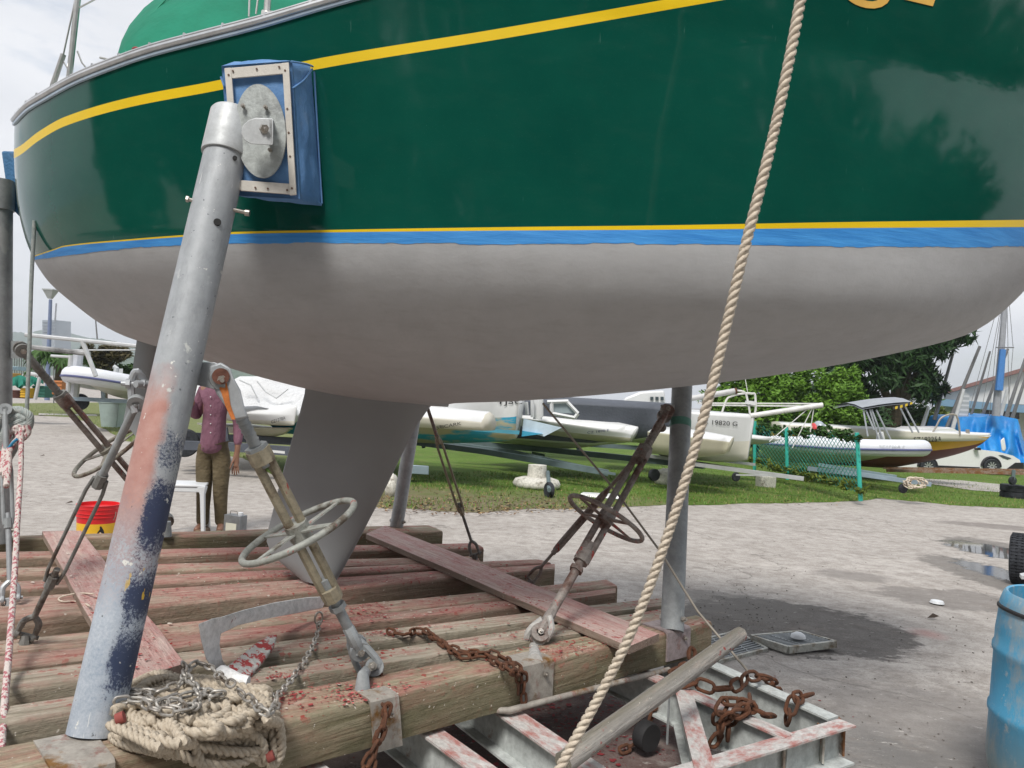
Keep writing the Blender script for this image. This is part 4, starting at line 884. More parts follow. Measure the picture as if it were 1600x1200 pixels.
# ropes at the left prop
mb = MB(); mb.strand(smoothpath([P(54, 345, 3.4), P(49, 440, 3.4), P(46, 540, 3.4), P(42, 640, 3.4)], 12), .0085, 6, 8, lumps=.15)
for q in ([(40, 645), (28, 640), (10, 645), (-4, 665), (-8, 700)], [(42, 655), (30, 650), (14, 660), (4, 690), (0, 715)], [(34, 642), (46, 650), (44, 668), (30, 664)], [(44, 660), (30, 672), (22, 700), (10, 720)], [(38, 655), (24, 662), (8, 676), (2, 700), (6, 730)]):
    mb.strand(smoothpath([P(x, y, 3.38) for x, y in q], 7), .017, 5, 8, lumps=.15)
tag(mb.build('grey_rope', rope_mat('grey_flecked_rope', (.5, .52, .5), (.25, .30, .30)), smooth=70), 'grey rope hanging from the stern and knotted at the left edge prop', 'rope')
mb = MB()
for q in ([(40, 672), (26, 668), (14, 680), (8, 700), (4, 740)], [(42, 664), (44, 676), (34, 686), (28, 678), (32, 664)], [(33, 668), (33, 720), (31, 760), (27, 820), (24, 880), (20, 940), (14, 1020), (8, 1090), (2, 1170), (-2, 1230)], [(38, 680), (24, 690), (12, 712), (8, 745)], [(30, 676), (22, 672), (12, 684), (14, 720), (10, 760)]):
    mb.strand(smoothpath([P(x, y, lerp(3.36, 2.0, max(0, min(1, (y - 680) / 520)))) for x, y in q], 9), [.0125][0] if len(q) < 8 else .0105, 6, 8, lumps=.12)
tag(mb.build('braided_rope', REDROPE, smooth=70), 'red and white braided rope hanging down the left edge of the deck', 'rope')
mb = MB(); rnd = random.Random(3)
for i in range(34):
    x, y = rnd.uniform(-6, 14), rnd.uniform(708, 726); mb.tube([P(x, y, 3.33), P(x + rnd.uniform(-5, 5), y + 18, 3.33), P(x + rnd.uniform(-8, 8), y + rnd.uniform(26, 42), 3.33)], [.005, .004, .001], 5)
to = tag(mb.build('frayed_tassel', paint('frayed_fibre', (.62, .57, .50), .9)), 'frayed pale rope end with a red tape band at the left edge', 'rope end')
mb = MB(); mb.tube([P(-2, 706, 3.3), P(5, 730, 3.3)], .022, 10); mb.build('tape_band', paint('red_tape', (.65, .04, .05), .6), to)
mb = MB(); mb.tube(smoothpath([P(14, 700, 3.3), P(20, 692, 3.3), P(27, 686, 3.3)], 4), .006, 8); tag(mb.build('blue_twine', paint('blue_twine', (.03, .25, .45), .7)), 'short bit of blue twine in the knot at the left edge', 'twine')
# thin stay and string
mb = MB(); mb.tube([P(848, 630, 3.9), P(960, 765, 3.9), P(1032, 862, 3.75), P(1090, 955, 3.6), P(1168, 1048, 3.45)], .0055, 6); tag(mb.build('thin_stay', paint('dull_wire', (.30, .27, .23), .6, .3)), 'thin straight wire slanting from under the hull to the frame', 'wire')
mb = MB(); mb.tube(smoothpath([D(146, 928, .06), D(120, 927, .03), D(93, 934, .01), D(98, 940, .01), D(125, 940, .01), D(140, 947, .06)], 6), .0035, 6); tag(mb.build('string', ROPE), 'loop of thin pale string lying on the timbers at the left', 'string')
# nails, bolts in the timbers
# ---------------- red paint flakes ----------------
def flakes(n, gen, name, mat, label, s0=.004, s1=.018):
    rnd = random.Random(n); mb = MB()
    for i in range(n):
        p = gen(rnd)
        if p is None: continue
        s = rnd.uniform(s0, s1) * (1 if rnd.random() < .85 else 1.8); a = rnd.random() * 6.28; k = rnd.choice((3, 4, 5)); t = rnd.uniform(-.5, .5); u = rnd.uniform(-.5, .5); vs = []
        for j in range(k):
            b = a + 2 * math.pi * j / k + rnd.uniform(-.4, .4); x, y = math.cos(b) * s * rnd.uniform(.5, 1.1), math.sin(b) * s * rnd.uniform(.4, 1); vs.append(p + Vector((x, y, .003 + abs(x * t + y * u) * .5)))
        mb.add(vs, [tuple(range(k))])
    return tag(mb.build(name, mat), label, kind='stuff')
# true timber tops for scattering
def on_timber(rnd, spots):
    cx, cy, rx, ry = rnd.choice(spots); x, y = rnd.gauss(cx, rx), rnd.gauss(cy, ry)
    if not (-10 < x < 1110 and 828 < y < 1240): return None
    for (l0, r0, l1, r1) in (((66, 830), (127, 829), (194, 1066), (290, 1036)), ((572, 834), (602, 821), (983, 1010), (1030, 990))):
        v = (y - l0[1]) / (l1[1] - l0[1])
        if .03 < v < .95 and lerp(l0[0], l1[0], v) + 4 < x < lerp(r0[0], r1[0], v) - 4: return D(x, y, .043)
        if -.05 < v < 1.05 and lerp(l0[0], l1[0], v) - 8 < x < lerp(r0[0], r1[0], v) + 8: return None
    for (a, b, c_, d_, h, w, lb) in T:
        f = lerp(a[1], b[1], (x - a[0]) / (b[0] - a[0])); k = lerp(c_[1], d_[1], (x - c_[0]) / (d_[0] - c_[0]))
        if x < b[0] - 6 and k + 1 < y < f - 1: return D(x, y, .004)
    return None
SP = [(580, 1082, 40, 10), (640, 1085, 45, 8), (560, 1095, 30, 10), (600, 960, 60, 12), (560, 955, 30, 8), (450, 895, 40, 8), (640, 905, 50, 10), (520, 935, 60, 14), (620, 990, 30, 6), (860, 1015, 50, 6), (870, 1000, 60, 14), (410, 1030, 20, 10), (440, 1060, 15, 6), (760, 940, 80, 20), (300, 900, 90, 20), (60, 900, 50, 14), (700, 1000, 120, 25), (450, 1090, 20, 8), (380, 930, 120, 30), (110, 880, 40, 40), (240, 1010, 40, 40), (760, 920, 130, 60), (900, 975, 90, 30)]
flakes(3600, lambda r: on_timber(r, SP), 'red_paint_flakes', paint('red_flake', (.30, .045, .045), .8, 0, .5, 60), 'scraped red antifouling flakes scattered over the timbers', .0015, .0075)
flakes(260, lambda r: on_timber(r, SP), 'pale_paint_flakes', paint('pale_flake', (.62, .56, .48), .7, 0, .2, 60), 'pale paint flakes scattered over the timbers', .002, .009)
flakes(260, lambda r: on_timber(r, SP[:8]), 'pink_paint_flakes', paint('bright_pink_flake', (.62, .12, .13), .7, 0, .3, 60), 'bright pink flakes scattered near the deck fittings', .002, .008)
flakes(900, lambda r: G(r.gauss(900, 120), r.gauss(1130, 40)), 'ground_flakes', paint('dark_red_flake', (.22, .025, .03), .8, 0, .3, 60), 'dark red scrapings on the concrete under the cradle', .003, .014)
# ---------------- bucket, stool, tin, person ----------------
bk = G(150, 853); sc = depth(bk) / F; bkx = bk
bucket = thing('paint_bucket', 'red and yellow paint bucket with a black and white bird on it behind the cradle', 'bucket', bk)
rb_, hb = 30.5 * sc, 66 * sc
mb = MB(); mb.lathe([(rb_ * .90, 0), (rb_ * .95, hb * .58)], 40, c=bk, m=0); mb.lathe([(rb_ * .95, hb * .58), (rb_, hb * .98), (rb_ * 1.02, hb * .99), (rb_ * 1.02, hb), (rb_ * .97, hb), (rb_ * .86, hb * .1), (0, hb * .08)], 40, c=bk, m=1)
for z in (.72, .80, .90): mb.lathe([(rb_ * 1.0, hb * z), (rb_ * 1.025, hb * (z + .01)), (rb_ * 1.0, hb * (z + .02))], 40, c=bk, m=1)
mb.build('pail', [paint('yellow_pail', (.78, .45, .02), .4, 0, .04), paint('red_pail', (.62, .015, .02), .4, 0, .05)], bucket)
mb = MB()
def onb(a, z, o=.003): return bk + Vector((math.sin(a) * (rb_ * (.90 + .05 * z / .42) + o), -math.cos(a) * (rb_ * (.90 + .05 * z / .42) + o), hb * (z * 1.0 + .14)))
body = [(.35, .02), (.9, .02), (.88, .18), (.8, .30), (.72, .36), (.66, .40), (.60, .38), (.62, .33), (.55, .28), (.45, .20), (.3, .14), (.2, .02)]
mb.add([onb(a, z) for a, z in body], [tuple(range(len(body)))])
mb.build('bird_mark', paint('black_print', (.01, .01, .015), .4), bucket)
mb = MB(); bl2 = [(.42, .03), (.75, .03), (.74, .18), (.66, .26), (.58, .2), (.48, .13)]; mb.add([onb(a, z, .006) for a, z in bl2], [tuple(range(len(bl2)))]); mb.build('bird_belly_mark', paint('white_print', (.7, .7, .7), .4), bucket)
mb = MB(); mb.tube([bk + Vector((math.cos(a) * rb_ * 1.05, math.sin(a) * .02 - .05, hb * .85 - abs(math.sin(a)) * rb_ * .9)) for a in [math.pi * i / 20 for i in range(21)]], .003, 6); mb.build('handle', BOLT, bucket)
PLA = paint('white_plastic', (.66, .68, .70), .4, 0, .05, 4)
def stool():
    b = G(287, 836); d = depth(b); s = d / F; th = thing('plastic_stool', 'white plastic stool standing beside the man in the purple shirt', 'stool', b); z = 82 * s; w = 31 * s
    Mr = Matrix.Rotation(.25, 3, 'Z')
    mb = MB(); mb.box(b + UP * (z - .012), (w * 2, w * 1.8, .024), Mr); mb.box(b + UP * (z - .05), (w * 1.9, w * 1.7, .05), Mr); mb.build('seat', PLA, th, bevel=.008)
    for i, j in ((-1, -1), (1, -1), (1, 1), (-1, 1)):
        t = b + Mr @ Vector((i * w * .85, j * w * .75, z - .02)); q = b + Mr @ Vector((i * w * 1.05, j * w * .95, 0)); mb = MB()
        mb.tube([t, t.lerp(q, .15), q], [.055, .030, .024], 4, flat=(1, 0, 0)); mb.build('leg', PLA, th, bevel=.004)
stool()
tn = G(366, 848); d_ = depth(tn) / F; th = thing('solvent_tin', 'grey metal solvent tin with a paper label near the feet of the man', 'tin', tn)
Mt = Matrix.Rotation(-.35, 3, 'Z'); mb = MB(); mb.box(tn + UP * 22 * d_, (31 * d_, 17 * d_, 44 * d_), Mt); mb.build('can', paint('dull_tin', (.20, .21, .22), .4, .5, .3, 9), th, bevel=.006)
mb = MB(); mb.box(tn + Mt @ Vector((-1 * d_, -8.7 * d_, 0)) + UP * 25 * d_, (20 * d_, .3 * d_, 13 * d_), Mt); mb.build('paper_label', paint('paper_label', (.55, .54, .45), .8), th)
mb = MB(); c = tn + Mt @ Vector((9 * d_, 0, 0)) + UP * 44 * d_; mb.lathe([(4 * d_, 0), (4 * d_, 4 * d_), (0, 4 * d_)], 14, c=c); mb.build('cap', PLA, th)
mb = MB(); mb.tube([tn + Mt @ Vector((x * d_, 0, z * d_)) for x, z in ((-11, 44), (-10, 49), (2, 49), (3, 44))], .004, 6); mb.build('handle', BOLT, th)
def skinned(name, V, E, mat, parent, root=0, sub=2):
    me = bpy.data.meshes.new(name); me.from_pydata([tuple(v[0]) for v in V], E, []); o = bpy.data.objects.new(name, me); COL.objects.link(o)
    bm = bmesh.new(); bm.from_mesh(me); ly = bm.verts.layers.skin.verify()
    for i, v in enumerate(bm.verts): r = V[i][1]; v[ly].radius = r if isinstance(r, tuple) else (r, r); v[ly].use_root = (i == root)
    bm.to_mesh(me); bm.free(); me.materials.append(mat)
    m = o.modifiers.new('skin', 'SKIN'); m.use_smooth_shade = True; s = o.modifiers.new('sub', 'SUBSURF'); s.levels = sub; s.render_levels = sub
    if parent: o.parent = parent
    return o
def person():
    b = G(331, 833); sc = depth(b) / F; d0 = depth(b)
    th = thing('person', 'person in a purple long sleeved shirt and brown trousers standing behind the cradle', 'person', b)
    def J(px, py, dy=0): return Matrix.Translation(-b) @ (P(px, py, d0) + Vector((0, dy, 0)))
    SK = paint('brown_skin', (.22, .11, .07), .5, 0, .08, 10); SH = MT('purple_shirt', .8, 0, .3); SH.col(SH.ramp(SH.noise(6, 6, .6), .3, .7, (.15, .065, .095), (.22, .105, .145))); SH.bump(SH.noise(9, 4, .6, SH.map((1, 1, .5))), .06, .8); TR = MT('brown_trousers', .85, 0, .3); TR.col(TR.ramp(TR.noise(8, 6, .6), .3, .7, (.085, .065, .035), (.14, .11, .065))); TR.bump(TR.noise(7, 4, .6, TR.map((1, 1, 1.6))), .05, .8)
    # body: head, neck, torso, arms, legs, feet as one skin
    V = [(J(333, 690), (.10, .08)), (J(335, 655), (.12, .09)), (J(338, 618), (.15, .10)), (J(341, 600), (.055, .055)), (J(342, 590, -.01), (.05, .055)), (J(343, 577, -.02), (.078, .09)), (J(343, 563, -.01), (.075, .092)),
         (J(318, 610), .055), (J(304, 652, .0), .042), (J(313, 628, -.22), .032), (J(318, 612, -.30), .026),
         (J(363, 609), .055), (J(372, 660, .02), .042), (J(374, 700, -.05), .030), (J(373, 712, -.06), .026), (J(373, 724, -.07), (.036, .018)),
         (J(320, 715), .07), (J(319, 765, -.02), .060), (J(316, 818, .02), .042), (J(312, 828, -.12), (.04, .03)),
         (J(347, 715), .07), (J(347, 765, -.03), .060), (J(345, 818, .02), .042), (J(349, 828, -.12), (.04, .03))]
    E = [(0, 1), (1, 2), (2, 3), (3, 4), (4, 5), (5, 6), (2, 7), (7, 8), (8, 9), (9, 10), (2, 11), (11, 12), (12, 13), (13, 14), (14, 15), (0, 16), (16, 17), (17, 18), (18, 19), (0, 20), (20, 21), (21, 22), (22, 23)]
    n = len(V)
    for k, (dx, l, bend) in enumerate(((-4.2, 11, 2), (-1.8, 13, 1), (.8, 12.5, 0), (3.2, 10, -1))):
        V += [(J(373 + dx, 729, -.075), .0085), (J(373 + dx * 1.1 - bend * .4, 729 + l * .5, -.085), .008), (J(373 + dx - bend, 729 + l, -.07), .0065)]; E += [(15, n), (n, n + 1), (n + 1, n + 2)]; n += 3
    V += [(J(368, 722, -.10), .010), (J(366, 731, -.12), .008)]; E += [(14, n), (n, n + 1)]
    body = skinned('body', V, E, SK, th)
    S = [(J(332, 710), (.185, .13)), (J(332, 695), (.19, .135)), (J(334, 676), (.175, .13)), (J(336, 640), (.165, .12)), (J(338, 615), (.17, .115)), (J(340, 603), (.10, .075)), (J(318, 611), .075), (J(305, 652, .0), .062), (J(313, 628, -.21), .046), (J(362, 610), .075), (J(372, 660, .02), .060), (J(374, 697, -.05), .042)]
    skinned('shirt', S, [(0, 1), (1, 2), (2, 3), (3, 4), (4, 5), (4, 6), (6, 7), (7, 8), (4, 9), (9, 10), (10, 11)], SH.m, th)
    Tt = [(J(333, 676), (.150, .11)), (J(320, 718), .100), (J(320, 765, -.02), .080), (J(317, 800), .068), (J(316, 822, .01), .066), (J(347, 718), .100), (J(346, 765, -.03), .080), (J(345, 800), .066), (J(345, 822, .01), .064)]
    skinned('trousers', Tt, [(0, 1), (1, 2), (2, 3), (3, 4), (0, 5), (5, 6), (6, 7), (7, 8)], TR.m, th)
    mb = MB(); c = P(343, 566, d0) + Vector((0, .02, .0)); mb.lathe([(.0, .085), (.05, .078), (.085, .045), (.095, 0), (.09, -.03), (.0, -.02)], 20, c=c); mb.build('hair', paint('black_hair', (.012, .01, .01), .6), th, smooth=60)
    mb = MB()
    for s in (-1, 1): mb.lathe([(0, .012), (.009, .009), (.012, 0), (.009, -.009), (0, -.012)], 10, c=P(343 + s * 5, 573, d0) + Vector((0, -.105, 0)))
    mb.build('eyes', paint('dark_eye', (.02, .015, .01), .3), th)
    for s in (-1, 1):
        mb = MB(); mb.tube([P(319 if s < 0 else 346, 829, d0) + Vector((0, .06, .0)), P(315 if s < 0 else 348, 830, d0) + Vector((0, -.16, -.01))], [.045, .04], 10); mb.build('shoe', paint('tan_shoe', (.22, .15, .10), .7), th, smooth=60)
    mb = MB()
    for y in (620, 634, 648, 662, 676): mb.tube([P(329, y, d0 - .155), P(329, y, d0 - .162)], .006, 8)
    mb.build('shirt_buttons', PLA, th)
person()
# ---------------- barrel, loose wheel, grates ----------------
bt = P(1690, 940, 3.2); bb_ = P(1667, 1228, 3.2); ax = (bt - bb_).normalized(); H_ = (bt - bb_).length; Mb = frame_z(bb_, ax); m3 = Mb.to_3x3()
barrel = thing('plastic_drum', 'scuffed sky blue plastic drum standing at the right edge', 'drum', bb_)
rr = .295; prof = [(rr * .88, 0), (rr * .97, .015), (rr, .07), (rr, .24), (rr * 1.025, .255), (rr * 1.025, .275), (rr, .29), (rr, .50), (rr * 1.025, .515), (rr * 1.025, .535), (rr, .55), (rr, H_ - .17), (rr * .985, H_ - .12), (rr * .97, H_ - .05), (rr * .93, H_ - .01), (rr * .90, H_), (rr * .87, H_ - .004), (rr * .86, H_ - .2), (rr * .86, .1), (0, .08)]
bm_ = MT('scuffed_blue_plastic', .45, 0, .4); n = bm_.noise(4, 9, .75, bm_.map((1, 1, .45))); n2 = bm_.noise(22, 6, .7); s = bm_.sep()
c = bm_.ramp(bm_.noise(2, 5), .3, .7, (.055, .30, .52), (.10, .40, .62)); c = bm_.mix(bm_.math('MULTIPLY', bm_.ramp(n, .46, .58), .75), c, (.36, .38, .38)); c = bm_.mix(bm_.math('MULTIPLY', bm_.ramp(n2, .60, .66), .6), c, (.5, .52, .52))
gr = bm_.ramp(bm_.math('ADD', s[2], bm_.math('MULTIPLY', n, .3)), .18, .42, (1, 1, 1), (0, 0, 0)); c = bm_.mix(bm_.math('MULTIPLY', gr, .8), c, (.16, .19, .17)); bm_.col(c); bm_.bump(n2, .002)
mb = MB(); mb.lathe(prof, 56, m3, c=bb_); mb.build('shell', bm_.m, barrel, frame=Mb)
mb = MB(); c0 = bb_ + ax * (H_ - .10); mb.lathe([(rr * .985, -.006), (rr * 1.0, -.008), (rr * 1.005, .002), (rr * .985, .008)], 56, frame_z(c0, ax + Vector((.12, 0, 0))).to_3x3(), c=c0); mb.build('rubber_band', RUBBER, barrel)
def tyre(c, axis, R_, w, name, label, group=None, rim=True, spokes=5):
    th = thing(name, label, 'tyre' if not rim else 'wheel', c, group); M = frame_z(c, axis).to_3x3(); n = 48
    pr_ = [(R_ * .62, -w * .40), (R_ * .70, -w * .5), (R_ * .88, -w * .52), (R_ * .96, -w * .46), (R_ * .985, -w * .36)]
    tr = []
    for k in (-.28, -.02, .24): tr += [(R_ * 1.0, w * (k - .07)), (R_ * 1.0, w * (k + .07)), (R_ * .975, w * (k + .09)), (R_ * .975, w * (k + .15))]
    pr_ += tr + [(R_ * .985, w * .38), (R_ * .96, w * .46), (R_ * .88, w * .52), (R_ * .70, w * .5), (R_ * .62, w * .40), (R_ * .60, 0), (R_ * .62, -w * .40)]
    mb = MB(); mb.lathe(pr_, n, M, c=c)
    for i in range(n * 1):
        a = 2 * math.pi * i / n; q = c + M @ Vector((R_ * .995 * math.cos(a), R_ * .995 * math.sin(a), 0)); Mk = Matrix.Rotation(a, 3, 'Z'); mb.box(q, (.012 * R_ / .3, .018 * R_ / .3, w * .86), M @ Mk)
    mb.build('tyre_carcass', RUBT, th)
    if rim:
        mb = MB(); mb.lathe([(R_ * .60, w * .36), (R_ * .56, w * .30), (R_ * .55, -w * .30), (R_ * .60, -w * .36)], n, M, c=c)
        for i in range(spokes):
            a = 2 * math.pi * i / spokes; d = Vector((math.cos(a), math.sin(a), 0)); e = Vector((-math.sin(a), math.cos(a), 0)); t = Vector((0, 0, w * .2))
            q = [d * R_ * .08 - e * R_ * .08, d * R_ * .57 - e * R_ * .12, d * R_ * .57 + e * R_ * .12, d * R_ * .08 + e * R_ * .08]; mb.prism([c + M @ (v + t) for v in q], [c + M @ (v + t * 1.4) for v in q])
        mb.lathe([(0, w * .32), (R_ * .13, w * .30), (R_ * .14, w * .1), (0, w * .1)], 16, M, c=c); mb.build('rim', paint('alloy_rim', (.45, .46, .48), .35, .6), th)
    return th
rt = MT('tyre_rubber', .8, 0, .3); rt.col(rt.ramp(rt.noise(9, 6, .7), .35, .7, (.014, .015, .018), (.05, .055, .065))); rt.bump(rt.noise(60, 3), .002); RUBT = rt.m
tg = G(1594, 912); tyre(Vector((tg.x, tg.y, gz(tg.x) + .262)), (.80, -.60, .02), .262, .185, 'upright_car_wheel', 'black car tyre with alloy rim standing upright beside the puddle')
mb = MB(); c = G(1606, 912, .16); mb.tube([c, c + Vector((.4, 0, .02))], .02, 8); c2 = P(1596, 905, 6.6); mb.prism([c2, c2 + Vector((.3, -.1, .02)), c2 + Vector((.3, .2, .02)), c2 + Vector((.05, .1, 0))], [c2 + UP * .03, c2 + Vector((.3, -.1, .05)), c2 + Vector((.3, .2, .05)), c2 + Vector((.05, .1, .03))]); tag(mb.build('axle_bracket', GALVL), 'pale metal axle bracket sticking out in front of the upright tyre', 'bracket')
def grate(q, lift, th_, label, nb=11):
    c = [G(x, y, l) for (x, y), l in zip(q, lift)]; t = thing('drain_grate', label, 'drain grate', c[0], 'steel drain grates'); mb = MB(); dn = UP * th_
    def bar(a, b, w):
        d = (b - a).normalized().cross(UP) * w / 2; mb.prism([a - d - dn, b - d - dn, b + d - dn, a + d - dn], [a - d, b - d, b + d, a + d])
    for i in range(4): bar(c[i], c[(i + 1) % 4], .022)
    mb.build('rim', rusty('grate_steel', (.46, .46, .42), (.25, .20, .14), .48, .62), t); mb = MB()
    for i in range(1, nb):
        k = i / nb; bar(c[0].lerp(c[3], k) - UP * .003, c[1].lerp(c[2], k) - UP * .003, .009)
    for k in (.33, .66): bar(c[0].lerp(c[1], k) - UP * .004, c[3].lerp(c[2], k) - UP * .004, .009)
    mb.build('bars', GALV2, t)
grate([(1092, 1000), (1150, 985), (1198, 1012), (1120, 1032)], [.02] * 4, .02, 'drain grate lying flat behind the silvery bar')
grate([(1174, 992), (1250, 985), (1306, 1001), (1232, 1010)], [.05, .05, .07, .06], .045, 'tilted drain grate propped on the wet patch')
mb = MB(); c = G(1247, 996, .075); mb.lathe([(.05, 0), (.045, .02), (.02, .035), (0, .036)], 20, c=c); tag(mb.build('plastic_cap_disc', PLA, smooth=60), 'small translucent lid resting on the tilted drain grate', 'lid')
# ---------------- background boats and yard ----------------
random.seed(31)
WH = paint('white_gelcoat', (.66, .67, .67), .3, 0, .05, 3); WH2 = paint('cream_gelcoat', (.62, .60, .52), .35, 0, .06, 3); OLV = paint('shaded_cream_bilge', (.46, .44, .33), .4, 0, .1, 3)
TEAL = MT('blue_and_sand_bottom', .5); a = TEAL.noise(1.6, 6, .65, TEAL.map((.6, .6, 3))); TEAL.col(TEAL.mix(TEAL.ramp(a, .44, .54), (.03, .33, .52), (.48, .44, .30))); TEAL = TEAL.m
NAVY = paint('navy_paint', (.012, .018, .05), .3); DGREY = paint('dark_grey_cover', (.075, .085, .105), .7, 0, .12, 3, .01); MAROON = paint('maroon_bottom', (.12, .025, .02), .5, 0, .15, 3); YEL2 = paint('ochre_topside', (.62, .34, .02), .35, 0, .08, 3)
PVC = paint('white_inflatable_fabric', (.66, .68, .72), .4, 0, .05, 3); PVCG = paint('grey_rib_hull', (.55, .55, .50), .45, 0, .1, 2); GSTR = paint('grey_blue_rubbing_strip', (.09, .10, .22), .6)
TRL = paint('green_grey_trailer', (.14, .19, .20), .55, .3, .2, 4); TRLB = paint('blue_grey_trailer', (.28, .36, .42), .5, .3, .15, 4); TRLR = rusty('rusted_trailer', (.30, .22, .17), (.26, .11, .04), .42, .58)
BLK = paint('black_print_lettering', (.012, .012, .015), .5); GLS = MT('dark_glass', .08, 0, .6); GLS.col((.05, .07, .08)); GLS = GLS.m; GREYC = paint('pale_grey_canvas', (.50, .52, .53), .8, 0, .08, 4, .01); WCOV = paint('translucent_white_cover', (.62, .63, .64), .7, 0, .07, 2.5, .03)
def local(bow, dirv):    # frame: x towards the bow, z up
    d = Vector((dirv[0], dirv[1], 0)).normalized(); y = Vector((-d.y, d.x, 0)); M = Matrix((d, y, UP)).transposed().to_4x4(); M.translation = bow; return M
def small_hull(name, label, bow, dirv, Ln, beam, H, mats, rake=.4, chine=.5, group=None, pw=2.2, blunt=0, crown=.06, keelrise=.75, parent=None, split=.5, sheer=.12, flare=.85, cat='boat'):
    M = local(bow, dirv); th = parent or thing(name, label, cat, bow - UP * H, group)
    mb = MB(); rows = []; n = 26
    for i in range(n + 1):
        u = (i / n) ** 1.4; e = max(blunt * .5, 1 - (1 - min(1, u / .62)) ** pw); hb = beam / 2 * max(e, .015) * (1 - .10 * max(0, u - .5) * 2)
        zs = -sheer * (1 - (1 - u) ** 2); zk = -H * (keelrise * min(1, (u / .35)) ** .55 + (1 - keelrise)) if u > 0 else -H * (1 - keelrise)
        zm = lerp(zs, zk, split); x = -Ln * u
        def pt(y, z):
            k = (zs - z) / H; return M @ Vector((x - rake * k * (1 - u), y, z))
        row = [pt(0, zs + crown), pt(hb * .6, zs + crown * .7), pt(hb, zs), pt(hb * 1.0, zs - .03), pt(hb * lerp(1, flare, .5), lerp(zs, zm, .5)), pt(hb * flare, zm), pt(hb * flare * .78, lerp(zm, zk, .6)), pt(hb * .35, lerp(zm, zk, .93)), pt(0, zk)]
        rows.append(row)
    for sgn in (1, -1):
        rr = [[Vector(p) if sgn > 0 else M @ (Matrix.Diagonal((1, -1, 1)) @ (M.inverted() @ p)) for p in r] for r in rows]
        for (a, b_, m) in ((0, 2, 0), (2, 5, 1), (5, 8, 2)): mb.grid([r[a:b_ + 1] for r in rr], m)
        mb.add(rr[-1], [tuple(range(9))], 1); mb.add(rr[0], [tuple(range(9))], 1)
    o = mb.build('hull', list(mats), th, origin=bow, smooth=40)
    bm = bmesh.new(); bm.from_mesh(o.data); bmesh.ops.remove_doubles(bm, verts=bm.verts, dist=.001); bmesh.ops.recalc_face_normals(bm, faces=bm.faces); bm.to_mesh(o.data); bm.free()
    return th, M
SNAPPED = set()
def snap(th, p):    # the depth at which the pixel meets the boat's own surface
    if th.name not in SNAPPED: bpy.context.view_layer.update(); SNAPPED.add(th.name)
    best = None
    for o in th.children:
        if o.type != 'MESH' or not o.name.startswith(('hull', 'tube')): continue
        inv = o.matrix_world.inverted(); r = ray(p[0], p[1]); ok, loc, nn_, fi = o.ray_cast(inv @ CO, (inv.to_3x3() @ r).normalized())
        if ok:
            d = depth(o.matrix_world @ loc)
            if best is None or d < best: best = d
    return (p[0], p[1], best - .025 if best else p[2])
def ttext(parent, s, p0, p1, hpx, mat=BLK, lean=0, name='registration_mark'):    # p0,p1 = (px,py,d) ends of the baseline
    p0, p1 = snap(parent, p0), snap(parent, p1); a, b = P(*p0), P(*p1); x = (b - a); w = x.length; x.normalize(); vs, fs, _ = text_mesh(s, 1.0, ext=0); xs = [v.x for v in vs]; ys = [v.y for v in vs]; x0, x1 = min(xs), max(xs); h = hpx / F * p0[2]
    up = (UP - x * UP.dot(x)).normalized(); mb = MB(); out = []
    for v in vs:
        q = a + x * ((v.x - x0) / (x1 - x0) * w) + up * ((v.y - min(ys)) / (max(ys) - min(ys)) * h); px, py = proj(q); k = snap(parent, (px, py, -1))
        out.append(P(*k) if k[2] > 0 and abs(k[2] - depth(q)) < .5 else q)
    mb.add(out, fs); return mb.build(name, mat, parent)
def beams(name, label, cat, items, mat, group=None, extra=None):
    th = thing(name, label, cat, P(*items[0][0][0]), group)
    for pts, r in items:
        mb = MB(); mb.tube([P(*p) for p in pts], r, 4, flat=(0, 0, 1)); mb.build('frame_rail', mat, th)
    return th
def wheel_s(th, c, r, w, axis=(.35, -1, 0), name='wheel'):
    M = frame_z(c, axis).to_3x3(); mb = MB(); mb.lathe([(r * .55, -w/2), (r * .9, -w/2), (r, -w * .3), (r, w * .3), (r * .9, w/2), (r * .55, w/2)], 24, M, c=c); o = mb.build(name, RUBT, th)
    mb = MB(); mb.lathe([(0, w * .3), (r * .3, w * .35), (r * .55, w * .15), (r * .55, -w * .15), (0, -w * .1)], 16, M, c=c); mb.build('rim', paint('trailer_rim', (.4, .4, .4), .4, .5), o)
DV = (.93, -.36)
GBT = 'boats parked on trailers behind the grass'
# A: covered white dinghy behind the man
ba, M_ = small_hull('dinghy', 'white dinghy under a translucent cover between the man and the keel', P(462, 648, 12.6), (.62, -.78), 3.6, 1.6, .24, (WH, WH, WH2), .05, group=GBT, split=.6, sheer=.03, crown=.16, keelrise=.3, pw=1.9)
ttext(ba, 'CZ1278A', (424, 662, 12.6), (446, 655, 12.6), 5)
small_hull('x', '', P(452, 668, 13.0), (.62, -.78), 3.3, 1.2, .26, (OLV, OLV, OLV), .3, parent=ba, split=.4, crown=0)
mb = MB(); q = [(250, 612), (300, 600), (362, 598), (372, 586), (430, 590), (470, 602), (500, 640), (470, 650)]
rows = []
for i in range(9):
    v = i / 8; rows.append([P(lerp(270, 480, j / 16), lerp(curve([(270, 600), (360, 596), (374, 588), (410, 588), (480, 600)], lerp(270, 480, j / 16)), curve([(270, 640), (400, 634), (480, 652)], lerp(270, 480, j / 16)), v), 13.4 - v * .5 + .12 * noise.noise(Vector((j * .4, i * .5, 0)))) for j in range(17)])
mb.grid(rows); mb.grid([[p + Vector((0, 1.2, 0)) for p in r] for r in rows]); mb.build('boat_cover', WCOV, ba, smooth=70)
mb = MB()
for q in ([(374, 594), (392, 602), (402, 622)], [(402, 596), (415, 612), (432, 622), (450, 608)]): mb.tube([P(x, y, 12.9) for x, y in q], .012, 5)
